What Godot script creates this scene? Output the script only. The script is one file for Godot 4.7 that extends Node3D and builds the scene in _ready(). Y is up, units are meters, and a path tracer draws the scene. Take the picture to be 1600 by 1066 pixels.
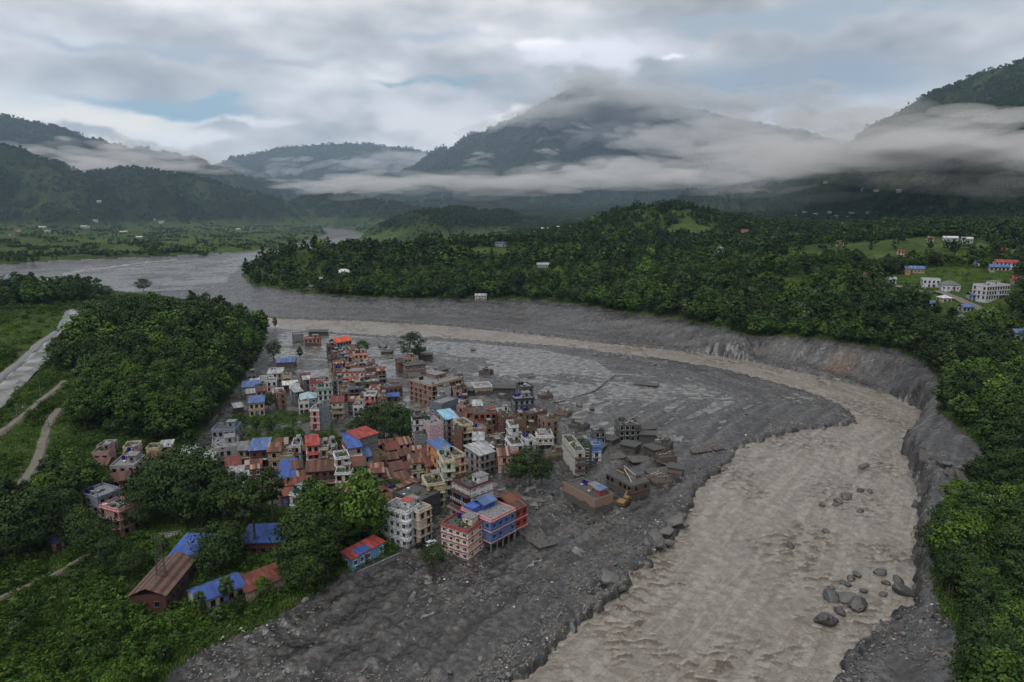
extends Node3D
# A flooded river town in a forested mountain valley, seen from a drone. Units are metres, y is up.
const CAM_H := 106.0
const SKY_GAIN := 0.74        # sky radiance for a sky painted in display values
const EXPOSURE := 2.15
var rng := RandomNumberGenerator.new()
var mats := {}
var taken := {}
# ---------------------------------------------------------------- tables (metres)
static var R_XZ := PackedVector2Array([Vector2(-2600, -9000), Vector2(-1300, -3700), Vector2(-731.3, -2636.3), Vector2(-522.7, -2353.1), Vector2(-259.6, -1643.4), Vector2(-203.5, -1365.4), Vector2(-219.6, -1175.5), Vector2(-340.3, -1303.5), Vector2(-409, -1093.3), Vector2(-366, -919.3), Vector2(-308.2, -808.3), Vector2(-219.5, -726.9), Vector2(-128.4, -679.5), Vector2(-50.7, -670.6), Vector2(18.8, -663.8), Vector2(59.7, -630.8), Vector2(97.6, -571.5), Vector2(130.8, -528.8), Vector2(157.5, -471.2), Vector2(175.1, -475.4), Vector2(182.3, -459.7), Vector2(214.8, -422.9), Vector2(229.3, -398), Vector2(230.1, -370.2), Vector2(216.5, -330.5), Vector2(192.7, -297.6), Vector2(180.4, -257.7), Vector2(173.8, -229.6), Vector2(156.8, -217.2), Vector2(140, -204.3), Vector2(121.1, -181.6), Vector2(110, -160.2), Vector2(105.2, -144.1), Vector2(95.4, -127.6), Vector2(79.2, -104.2), Vector2(90, -40), Vector2(700, -40), Vector2(3000, -800), Vector2(9000, -9000)])
static var R_EH := PackedFloat32Array([8, 8, 6, 6, 6, 4, 4, 5, 5, 5, 5, 6, 8, 8, 9, 9, 11, 13, 14, 9, 14, 16, 17, 17, 15, 12, 14, 12, 9, 7, 6, 6, 6, 6, 6, 6, 6, 6, 6])
static var R_BW := PackedFloat32Array([60, 40, 40, 30, 30, 25, 25, 25, 25, 20, 25, 40, 55, 60, 60, 55, 45, 35, 22, 22, 20, 20, 20, 18, 16, 14, 40, 38, 26, 14, 8, 8, 10, 14, 14, 14, 14, 20, 20])
static var L_XZ := PackedVector2Array([Vector2(-81, -102.5), Vector2(-77.8, -130.9), Vector2(-75.5, -142.8), Vector2(-63.6, -151.3), Vector2(-55.8, -162.2), Vector2(-50.5, -174.6), Vector2(-38.4, -187), Vector2(-34.2, -191.2), Vector2(-41.1, -202.2), Vector2(-55.6, -211), Vector2(-72.7, -218.2), Vector2(-110.1, -233.4), Vector2(-135.8, -253.2), Vector2(-137.6, -277.9), Vector2(-144.8, -313.7), Vector2(-150.9, -345.2), Vector2(-156.4, -376.3), Vector2(-162.9, -413.2), Vector2(-175.2, -467.7), Vector2(-191.6, -524.6), Vector2(-217.4, -578), Vector2(-297.4, -668), Vector2(-377.7, -740.7), Vector2(-482, -786.7), Vector2(-551.1, -790.5), Vector2(-900, -640), Vector2(-900, -40), Vector2(-160, -60)])
static var L_EH := PackedFloat32Array([1.5, 1.5, 1.5, 1.5, 1.5, 1.5, 1, 0.6, 0.6, 0.6, 0.6, 1, 1.5, 1.5, 1, 1, 1, 1, 1, 1, 1.5, 2, 2, 3, 4, 4, 2, 1.5])
static var L_BW := PackedFloat32Array([10, 9, 9, 8, 7, 6, 4, 3, 4, 6, 8, 10, 15, 15, 15, 12, 10, 10, 10, 10, 12, 15, 15, 15, 15, 20, 14, 10])
static var F_XZ := PackedVector2Array([Vector2(-1036.6, -1005.1), Vector2(-802.8, -1071.7), Vector2(-729.7, -1147.6), Vector2(-589.1, -1262.2), Vector2(-527.8, -1532.9), Vector2(-581.1, -2089.2), Vector2(-726.5, -2549.1), Vector2(-968.2, -3176), Vector2(-1500, -9000), Vector2(-9000, -9000), Vector2(-9000, -1500)])
static var F_EH := PackedFloat32Array([6, 6, 6, 5, 5, 6, 6, 8, 10, 10, 8])
static var F_BW := PackedFloat32Array([30, 25, 25, 20, 25, 30, 30, 40, 60, 60, 40])
# outline, edge height, bank width, slope, its cap, second slope, where it starts, its cap
static var REGIONS := [[R_XZ, R_EH, R_BW, 0.085, 30.0, 0.038, 330.0, 75.0], [L_XZ, L_EH, L_BW, 0.1, 14.0, 0.0, 0.0, 0.0], [F_XZ, F_EH, F_BW, 0.026, 55.0, 0.0, 0.0, 0.0]]
static var RIVER := PackedVector2Array([Vector2(-25, -91.4), Vector2(-12.4, -113.5), Vector2(0, -132.8), Vector2(7.6, -143.7), Vector2(16.3, -155.4), Vector2(26.9, -167), Vector2(33.7, -176.3), Vector2(42.5, -188.7), Vector2(60.2, -216.4), Vector2(69.3, -240.2), Vector2(82.1, -255.7), Vector2(94.6, -270.8), Vector2(98, -282.9), Vector2(116.8, -296.1), Vector2(139.6, -308.6), Vector2(166.6, -314.2), Vector2(173.3, -330.3), Vector2(173.6, -356.3), Vector2(162.7, -380.8), Vector2(140.4, -415.2), Vector2(111.3, -444.6), Vector2(68.3, -474), Vector2(23.8, -495.8), Vector2(-24.5, -512.2), Vector2(-75.6, -527.1), Vector2(-123.2, -537.5), Vector2(-168.3, -551.1), Vector2(-214.5, -562.5), Vector2(-268, -599.4), Vector2(-289.3, -648.9), Vector2(-252.8, -634), Vector2(-209.7, -612.8), Vector2(-137.6, -602.7), Vector2(-55, -577.3), Vector2(10.4, -542.9), Vector2(63.4, -509.8), Vector2(115.2, -480.3), Vector2(147.1, -463.8), Vector2(168.6, -437.3), Vector2(193.4, -399.6), Vector2(213.1, -365), Vector2(212.7, -335.6), Vector2(195.3, -310.4), Vector2(173, -286.9), Vector2(157.5, -246.2), Vector2(127.6, -196.5), Vector2(117.9, -178), Vector2(109, -164.7), Vector2(100.6, -160.6), Vector2(88.2, -152.8), Vector2(77, -141.8), Vector2(69.1, -133.2), Vector2(56.6, -110.5), Vector2(45.5, -88.2)])
const HILLS := [
	[274.1, -1301.4, 52, 150, 130],
	[-273.2, -920.3, 25, 85, 60],
	[-77.1, -1007.1, 18, 160, 120],
	[36.3, -759.1, 6, 120, 90],
	[218.8, -601.4, 14, 130, 80],
	[271.5, -535.1, 8, 90, 70],
	[-217.4, -416.7, 15, 85, 100],
	[-166.9, -396.3, 10, 40, 60],
	[-335.1, -448.7, 16, 60, 60],
	[194.2, -266.8, 10, 60, 70],
	[374, -494.5, 18, 120, 90],
	[491.1, -754.2, 16, 220, 150],
	[90.4, -149.9, 0, 14, 18]]
const FIELDS := [
	[373.4, -670.9, 55, 45, 1],
	[336.6, -721.2, 40, 40, 1],
	[416.6, -786.5, 42, 36, 1],
	[452.6, -1026.5, 50, 60, 1],
	[298.2, -1128.9, 45, 60, 0],
	[322.6, -505.3, 45, 30, 1],
	[320, -454.3, 30, 22, 0],
	[296.3, -483.3, 30, 20, 0],
	[-33.7, -903.7, 60, 25, 0],
	[28.1, -749.1, 70, 20, 0],
	[-6.6, -703.2, 60, 12, 0],
	[-184.3, -817.8, 45, 16, 0],
	[-228, -755.9, 25, 8, 0],
	[454.9, -641.5, 35, 30, 1],
	[477.5, -755.3, 40, 40, 1],
	[99.9, -1540.8, 40, 60, 0],
	[133, -175.3, 9, 8, 0],
	[125.4, -156.8, 10, 9, 0],
	[151, -200.6, 8, 8, 0],
	[-197.7, -265.1, 12, 20, 0],
	[-301.6, -404.9, 14, 50, 0],
	[100.8, -668.2, 20, 14, 0]]
const WOODS := [
	[-212.3, -423.4, 66, 90],
	[-173.5, -366.4, 52, 60],
	[-203.4, -473.2, 45, 70],
	[-193.5, -341.6, 26, 40],
	[-448.6, -608.1, 45, 70],
	[-170.7, -311.7, 32, 30],
	[-154.5, -315.3, 25, 35],
	[-190.8, -304.8, 26, 26],
	[-152.1, -212.5, 18, 14],
	[-143.4, -179.8, 14, 10],
	[-113.9, -266.6, 6, 10]]
const GARDENS := [
	[-113, -320.1, 18, 10, 0],
	[-94.1, -288.6, 22, 10, 0],
	[-117.1, -297, 18, 12, 0],
	[-78.8, -284.5, 14, 7, 0],
	[-131.9, -320.1, 8, 12, 0],
	[-101.9, -325.1, 14, 9, 0],
	[-58.4, -288.6, 20, 12, 0],
	[-60.6, -231.8, 8, 5, 0],
	[-68.7, -231.8, 8, 5, 0],
	[-47.1, -234.5, 12, 7, 0],
	[-38.8, -226.4, 8, 5, 0],
	[-32.1, -218.8, 3, 2, 0],
	[-132.8, -358.7, 6, 5, 0],
	[-125.4, -374.1, 10, 4, 0],
	[-177.7, -450.2, 3, 20, 0],
	[-47.3, -192.5, 12, 6, 0]]
const SCAR := Vector2(203.5, -413.2)
const STRIPS := [
	["canal", "wide canal of still grey water beside the wooded hill", "canal", [[-364.2, -582], [-283.4, -432.6], [-265.9, -385.1], [-254.5, -349.2], [-244.9, -316.9], [-229.5, -271.3]], 13, 0.6],
	["canal_bank", "sloping grey concrete lining of the canal", "slope", [[-371.7, -587.1], [-289, -433.8], [-274.1, -386.3], [-262, -348], [-251.7, -311.6]], 6, 0.35],
	["footpath", "pale earth footpath below the canal", "path", [[-224.1, -330.1], [-220.9, -311.4], [-217.7, -293.4], [-213.3, -273.6], [-209.1, -254.5]], 4.5, 0.35],
	["footpath", "curving earth track through the undergrowth", "path", [[-208, -300.4], [-201.9, -283.9], [-192.4, -265.7], [-183.4, -248.7], [-176.8, -232.7], [-170.2, -217.7], [-163.5, -203.8]], 5, 0.35],
	["footpath", "narrow path crossing the green slope", "path", [[-130.9, -153.3], [-126.7, -161], [-122.2, -169.5], [-118.6, -178.1]], 2.5, 0.3],
	["road", "grey road along the wooded bank", "path", [[298.5, -370.2], [309.8, -411.5], [306.4, -426.9], [305.7, -448.2], [302.6, -471.3], [292.9, -485.3], [283.3, -501.5], [280.5, -519]], 7, 0.35],
	["river_channel", "silver side channel across the far mud flats", "water", [[-460.5, -716], [-457.9, -809.6], [-430.1, -879.5], [-392.5, -908], [-356.8, -938.2]], 22, 0.35],
	["river_channel", "pale river reach entering from the gorge", "water", [[-653.6, -2666.2], [-520.7, -2343], [-388.6, -1948.2], [-305.4, -1642.5], [-248.6, -1419]], 60, 0.5],
	["river_channel", "pale river reach far up the gorge", "water", [[-995.2, -3265.1], [-814, -2935.6], [-613.3, -2549.1]], 60, 0.5],
	["river_channel", "thin pale stream along the far fields", "water", [[-613.4, -888.9], [-641.3, -990.5], [-624, -1117.6], [-596.7, -1211]], 16, 1.0],
	["river_channel", "pale braided channel along the edge of the far fields", "water", [[-713.9, -915.4], [-652.1, -979], [-582, -1071.7], [-503.6, -1171.3], [-459.1, -1368], [-460.4, -1596.9]], 16, 0.4],
	["river_channel", "pale braided channel curving round the wooded point", "water", [[-204.1, -1368], [-311.7, -1455], [-396.6, -1419], [-422.2, -1221.6], [-413.8, -1051.8], [-376.7, -915.4]], 18, 0.4]]
static var FLOW := PackedVector2Array([Vector2(-334.8, -641.3), Vector2(-205.6, -583.5), Vector2(-52.3, -548.3), Vector2(70.7, -491.3), Vector2(141.9, -446.4), Vector2(181.2, -380.8), Vector2(193.7, -335.6), Vector2(151.1, -288.6), Vector2(107.2, -229), Vector2(81.2, -188.7), Vector2(53.3, -154.1), Vector2(31.5, -127.3), Vector2(10.9, -97.1)])
const OPEN := Vector2(386.8, -656.1)
static var SHALLOWS := [
	[PackedVector2Array([Vector2(-218.9, -574.3), Vector2(-165.9, -542.9), Vector2(-99.8, -522), Vector2(-24, -500.4), Vector2(23, -478.2), Vector2(55.9, -446.4), Vector2(65, -407.2), Vector2(46.6, -368.8), Vector2(23.7, -346.8), Vector2(-3.4, -352.7), Vector2(-23, -335.6), Vector2(-31.4, -288.6), Vector2(-45.6, -288.6), Vector2(-51.7, -330.3), Vector2(-64.7, -330.3), Vector2(-84, -385), Vector2(-100.2, -382.2), Vector2(-127.7, -399.6), Vector2(-145.1, -423.4), Vector2(-168, -459.8)]), 0.18, 290.0, 615.0, -0.364, 0.158, "silver shallow floodwater between the ruined houses"],
	[PackedVector2Array([Vector2(-716.9, -886.5), Vector2(-760.5, -1014.1), Vector2(-691.6, -1103), Vector2(-564.5, -1208.6), Vector2(-501.4, -1455), Vector2(-495.7, -1666.3), Vector2(-473.3, -2127.6), Vector2(-289.1, -1553.6), Vector2(-385.4, -1290.7), Vector2(-404, -1051.8), Vector2(-372.8, -922.9), Vector2(-358.7, -809.6), Vector2(-439.3, -775.9), Vector2(-553, -792.4)]), 0.1, 886.0, 2180.0, -0.680, -0.184, "silver braided shallows on the far mud flats"],
	[PackedVector2Array([Vector2(-44.4, -280.6), Vector2(-24.1, -240.2), Vector2(-9.4, -234.5), Vector2(0, -223.8), Vector2(13.5, -223.8), Vector2(20.2, -252.4), Vector2(16.7, -280.6), Vector2(5, -252.4), Vector2(-10.3, -259), Vector2(-27.8, -280.6)]), -0.15, 224.0, 284.0, -0.157, 0.080, "muddy puddles in the street beside the river tree"],
	[PackedVector2Array([Vector2(-47.1, -491.3), Vector2(22.6, -469.9), Vector2(85, -440.9), Vector2(135.4, -399.6), Vector2(167.7, -358.7), Vector2(138.1, -320.1), Vector2(85.5, -288.6), Vector2(57, -288.6), Vector2(28.5, -288.6), Vector2(16.4, -335.6), Vector2(-13.1, -335.6)]), -0.28, 290.0, 494.0, -0.096, 0.437, "thin wet films streaking the open mud plain"],
	[PackedVector2Array([Vector2(-67.9, -135.3), Vector2(-50, -159.5), Vector2(-29.9, -181.4), Vector2(-18.4, -178), Vector2(20.1, -196.5), Vector2(30.4, -185), Vector2(0, -139.6)]), -0.6, 140.0, 198.0, -0.465, 0.163, "rain puddles in the broken mud before the hotels"]]
const LANDMARKS := [
	[-371.4, -593.9, "at the head of the canal"],
	[-255.5, -363.6, "beside the canal"],
	[-223.2, -328.7, "above the footpath fork"],
	[-188.3, -260.7, "beside the curving earth track"],
	[-133.9, -184.7, "near the tiny pink hut"],
	[-98.3, -176, "near the lattice tower"],
	[-138.7, -226.4, "around the wooded grey houses"],
	[-158.6, -380.1, "at the town edge of the wooded hill"],
	[-212.7, -557.9, "on the river tip of the wooded hill"],
	[-193.5, -365.5, "on top of the wooded hill"],
	[-180.5, -307.7, "on the lower wooded slope"],
	[216.7, -445, "above the rust red scar in the bank"],
	[177.7, -490.1, "above the notch in the mud bank"],
	[109.4, -577.3, "along the mud bank of the central woods"],
	[218.7, -352.9, "on the corner where the river bends"],
	[263.4, -360.1, "by the orange walled house"],
	[196.5, -270.9, "above the slumped grey bank"],
	[185.8, -237.7, "behind the slumped grey bank"],
	[155.8, -203.3, "near the collapsed metal shed"],
	[124.4, -181.5, "on the lip above the oval boulder"],
	[126.8, -166.1, "in the grassy clearing above the boulders"],
	[102.3, -140.7, "near the broken shed at the cliff lip"],
	[114.5, -139.3, "behind the broken shed at the cliff lip"],
	[330.4, -460.6, "near the white three storey bank house"],
	[284.3, -469.7, "near the bank road sheds"]]
static var RIDGES := [
	[0.5, PackedVector3Array([Vector3(-1202, 155, -5469), Vector3(-980, 211, -5107), Vector3(-720, 305, -4948), Vector3(-486, 400, -4876), Vector3(-259, 504, -4793), Vector3(-86, 583, -4799), Vector3(66, 656, -4900), Vector3(250, 765, -5094), Vector3(392, 847, -5185), Vector3(492, 900, -5277), Vector3(615, 866, -5315), Vector3(786, 815, -5342), Vector3(1086, 786, -5290), Vector3(1356, 729, -5227), Vector3(1582, 680, -5268), Vector3(2101, 586, -5191), Vector3(2582, 474, -5194), Vector3(3150, 378, -5107)])],
	[0.48, PackedVector3Array([Vector3(148, 557, -4698), Vector3(194, 466, -4296), Vector3(124, 331, -3898), Vector3(0, 228, -3600)])],
	[0.48, PackedVector3Array([Vector3(484, 829, -5177), Vector3(421, 539, -4681), Vector3(502, 390, -4271), Vector3(664, 270, -3843)])],
	[0.5, PackedVector3Array([Vector3(1068, 734, -5191), Vector3(994, 491, -4594), Vector3(1034, 323, -4071), Vector3(1064, 220, -3648)])],
	[0.5, PackedVector3Array([Vector3(-86, 571, -4799), Vector3(-318, 379, -4389), Vector3(-519, 233, -4067)])],
	[0.52, PackedVector3Array([Vector3(1253, 287, -2615), Vector3(1295, 336, -2482), Vector3(1336, 370, -2404), Vector3(1384, 426, -2318), Vector3(1426, 459, -2233), Vector3(1450, 480, -2158), Vector3(1505, 498, -2120), Vector3(1643, 535, -2079), Vector3(1826, 549, -1989)])],
	[0.5, PackedVector3Array([Vector3(1506, 491, -2119), Vector3(1216, 272, -1712), Vector3(1076, 210, -1566)])],
	[0.45, PackedVector3Array([Vector3(992, 72, -1737), Vector3(1033, 94, -1654), Vector3(1056, 120, -1580), Vector3(1064, 141, -1513), Vector3(1097, 170, -1490), Vector3(1199, 210, -1474)])],
	[0.45, PackedVector3Array([Vector3(876, 125, -2127), Vector3(959, 138, -1980), Vector3(1009, 147, -1842), Vector3(1104, 182, -1786), Vector3(1247, 219, -1812)])],
	[0.46, PackedVector3Array([Vector3(-2976, 551, -3508), Vector3(-2743, 537, -3567), Vector3(-2563, 514, -3577), Vector3(-2379, 475, -3582), Vector3(-2199, 413, -3695), Vector3(-2089, 386, -3644), Vector3(-2031, 334, -3676), Vector3(-1845, 348, -3549), Vector3(-1783, 335, -3581), Vector3(-1611, 302, -3552), Vector3(-1530, 254, -3696), Vector3(-1377, 195, -3968), Vector3(-1238, 137, -4222), Vector3(-1146, 74, -4455)])],
	[0.46, PackedVector3Array([Vector3(-1979, 306, -2386), Vector3(-1699, 275, -2350), Vector3(-1589, 233, -2305), Vector3(-1481, 183, -2258), Vector3(-1406, 150, -2246)])],
	[0.44, PackedVector3Array([Vector3(-1538, 161, -2459), Vector3(-1503, 197, -2539), Vector3(-1389, 215, -2546), Vector3(-1272, 200, -2495), Vector3(-1161, 184, -2548), Vector3(-1066, 139, -2589), Vector3(-963, 123, -2629), Vector3(-907, 78, -2596), Vector3(-890, 51, -2760)])],
	[0.42, PackedVector3Array([Vector3(-870, 86, -2871), Vector3(-781, 119, -2793), Vector3(-649, 121, -2724), Vector3(-534, 101, -2647), Vector3(-436, 88, -2563)])],
	[0.42, PackedVector3Array([Vector3(-310, 37, -1824), Vector3(-263, 61, -1781), Vector3(-214, 76, -1787), Vector3(-136, 80, -1845), Vector3(-35, 72, -1900)])],
	[0.4, PackedVector3Array([Vector3(-465, 89, -3166), Vector3(-293, 95, -3187), Vector3(0, 83, -3300), Vector3(302, 71, -3286)])],
	[0.36, PackedVector3Array([Vector3(-2545, 388, -6090), Vector3(-2348, 468, -6168), Vector3(-2042, 545, -6276), Vector3(-1726, 580, -6370), Vector3(-1408, 600, -6499), Vector3(-959, 564, -6631), Vector3(-609, 494, -6722)])],
	[0.36, PackedVector3Array([Vector3(-1536, 157, -5593), Vector3(-1242, 233, -5666), Vector3(-955, 288, -5822)])]]
const TREES := [
	[-22.9, -181, 8.6, "dome", "lone round tree standing in grey mud before the pink hotel", "", 1.0],
	[-65.6, -439.5, 19, "dome", "large dark lone tree standing in the silver flood", "", 0.95],
	[-104.4, -464, 9.5, "broad", "flat topped green tree beside the orange roofed flooded house", "", 1.5],
	[-194.1, -549.7, 10.5, "slim", "slender lone tree at the far water edge", "", 0.7],
	[-159.8, -445.9, 13, "dome", "dark tree at the lane by the flooded houses", "", 0.8],
	[-142.2, -445.9, 8.5, "tall", "narrow dark tree beside the blue roofed brick hut", "", 1.0],
	[6.8, -241.2, 14, "dome", "leafy dark tree at the water edge of the brick quarter", "river edge trees", 1.1],
	[1.5, -243.2, 9, "dome", "leafy dark tree at the water edge of the brick quarter", "river edge trees", 1.1],
	[11.2, -242.9, 10, "dome", "leafy dark tree at the water edge of the brick quarter", "river edge trees", 1.0],
	[-57.5, -291.3, 17, "dome", "big dark tree in the grove below the flooded street", "grove below the flooded street", 1.1],
	[-49.8, -287.9, 16, "dome", "big dark tree in the grove below the flooded street", "grove below the flooded street", 1.1],
	[-64.5, -294.7, 13, "dome", "big dark tree in the grove below the flooded street", "grove below the flooded street", 1.1],
	[-45.2, -287.5, 13, "dome", "big dark tree in the grove below the flooded street", "grove below the flooded street", 1.1],
	[-69.1, -286.3, 10, "dome", "big dark tree in the grove below the flooded street", "grove below the flooded street", 1.1],
	[-113.1, -302.4, 7, "broad", "small leafy tree in the town garden", "trees of the town garden", 1.0],
	[-120.6, -306.5, 6.5, "broad", "small leafy tree in the town garden", "trees of the town garden", 1.0],
	[-99, -286.2, 8, "broad", "small leafy tree in the town garden", "trees of the town garden", 1.0],
	[-100.9, -279.2, 7, "light", "small leafy tree in the town garden", "trees of the town garden", 1.0],
	[-93.6, -286.8, 6.5, "broad", "small leafy tree in the town garden", "trees of the town garden", 1.0],
	[-83.2, -280.1, 7.5, "dome", "small leafy tree in the town garden", "trees of the town garden", 1.0],
	[-71.7, -278.5, 8, "broad", "small leafy tree in the town garden", "trees of the town garden", 1.0],
	[-80.8, -286.9, 7, "light", "small leafy tree in the town garden", "trees of the town garden", 1.0],
	[-129.1, -308.8, 7, "broad", "small leafy tree in the town garden", "trees of the town garden", 1.0],
	[-128, -293.6, 8, "dome", "small leafy tree in the town garden", "trees of the town garden", 1.0],
	[-120.2, -368.9, 6, "broad", "small leafy tree in the town garden", "trees of the town garden", 1.0],
	[-139.3, -362.1, 6, "dome", "small leafy tree in the town garden", "trees of the town garden", 1.0],
	[-124.8, -335.8, 8, "dome", "small leafy tree in the town garden", "trees of the town garden", 1.0],
	[-59.4, -188.5, 15, "broad", "thick leafy tree above the sky blue cottage", "thick trees above the sky blue cottage", 1.15],
	[-53.8, -187.7, 12, "broad", "thick leafy tree above the sky blue cottage", "thick trees above the sky blue cottage", 1.1],
	[-64.6, -186.8, 13, "broad", "thick leafy tree above the sky blue cottage", "thick trees above the sky blue cottage", 1.1],
	[-50, -192, 10, "broad", "thick leafy tree above the sky blue cottage", "thick trees above the sky blue cottage", 1],
	[-74.9, -182.8, 23, "airy", "tall thin crowned tree beside the red walled hall", "tall trees beside the red walled hall", 0.9],
	[-76, -201, 20, "airy", "tall thin crowned tree beside the red walled hall", "tall trees beside the red walled hall", 0.9],
	[-85, -202.1, 18, "airy", "tall thin crowned tree beside the red walled hall", "tall trees beside the red walled hall", 0.9],
	[-83, -190, 20, "airy", "tall thin crowned tree beside the red walled hall", "tall trees beside the red walled hall", 0.9],
	[-106.5, -207, 24, "dome", "huge dark tree hiding the houses behind the halls", "huge dark trees behind the halls", 1],
	[-113.3, -209.7, 21, "dome", "huge dark tree hiding the houses behind the halls", "huge dark trees behind the halls", 1],
	[-99.7, -202.2, 22, "dome", "huge dark tree hiding the houses behind the halls", "huge dark trees behind the halls", 1],
	[-115.3, -204.3, 16, "dome", "huge dark tree hiding the houses behind the halls", "huge dark trees behind the halls", 1.1],
	[-94.6, -200.7, 19, "dome", "huge dark tree hiding the houses behind the halls", "huge dark trees behind the halls", 1],
	[-81.1, -175.9, 13, "dome", "huge dark tree hiding the houses behind the halls", "huge dark trees behind the halls", 1.1],
	[-81.7, -172.2, 11, "dome", "huge dark tree hiding the houses behind the halls", "huge dark trees behind the halls", 1.1],
	[-116, -197.5, 12, "dome", "huge dark tree hiding the houses behind the halls", "huge dark trees behind the halls", 1.1],
	[-136.1, -191.1, 13, "dome", "dark rounded tree in the green slope by the tiny pink hut", "dark trees by the tiny pink hut", 1.1],
	[-148.1, -197.8, 12, "dome", "dark rounded tree in the green slope by the tiny pink hut", "dark trees by the tiny pink hut", 1.1],
	[-125.1, -183.2, 12, "dome", "dark rounded tree in the green slope by the tiny pink hut", "dark trees by the tiny pink hut", 1.1],
	[-116.6, -175.4, 12, "dome", "dark rounded tree in the green slope by the tiny pink hut", "dark trees by the tiny pink hut", 1.1],
	[-137, -173.4, 11, "dome", "dark rounded tree in the green slope by the tiny pink hut", "dark trees by the tiny pink hut", 1.1],
	[-110, -169.9, 9, "dome", "dark rounded tree in the green slope by the tiny pink hut", "dark trees by the tiny pink hut", 1.1],
	[-103, -167.7, 8, "dome", "dark rounded tree in the green slope by the tiny pink hut", "dark trees by the tiny pink hut", 1.1],
	[-78.2, -153.8, 7.5, "slim", "slender young tree before the long blue roofed shed gable", "", 0.8],
	[-73.6, -159.1, 8, "slim", "slender young tree halfway along the long blue roofed shed", "", 0.9],
	[-66.2, -163.8, 6, "light", "small bright green tree before the rusty sheet roof", "", 1.0],
	[-60.4, -171.4, 8, "broad", "round green tree at the end of the rusty sheet roof", "", 1.1],
	[-46.4, -230.9, 6.5, "dome", "low bushy tree squeezed between town houses", "bushy trees between town houses", 1.2],
	[-42.2, -233.6, 6, "dome", "low bushy tree squeezed between town houses", "bushy trees between town houses", 1.2],
	[-50.7, -229.1, 5, "dome", "low bushy tree squeezed between town houses", "bushy trees between town houses", 1.2],
	[-11.2, -231.5, 4.5, "dome", "low bushy tree squeezed between town houses", "bushy trees between town houses", 1.2],
	[-14.6, -234.1, 4, "dome", "low bushy tree squeezed between town houses", "bushy trees between town houses", 1.2],
	[-426.5, -657, 12, "dome", "dark spreading tree at the head of the canal", "spreading trees at the head of the canal", 1.2],
	[-415.7, -656.5, 14, "dome", "dark spreading tree at the head of the canal", "spreading trees at the head of the canal", 1.2],
	[-409.8, -663.9, 14, "dome", "dark spreading tree at the head of the canal", "spreading trees at the head of the canal", 1.2],
	[-405.8, -677.3, 12, "dome", "dark spreading tree at the head of the canal", "spreading trees at the head of the canal", 1.2],
	[-428.3, -788.3, 15, "dome", "dark spreading tree at the head of the canal", "spreading trees at the head of the canal", 1.2]]
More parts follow.
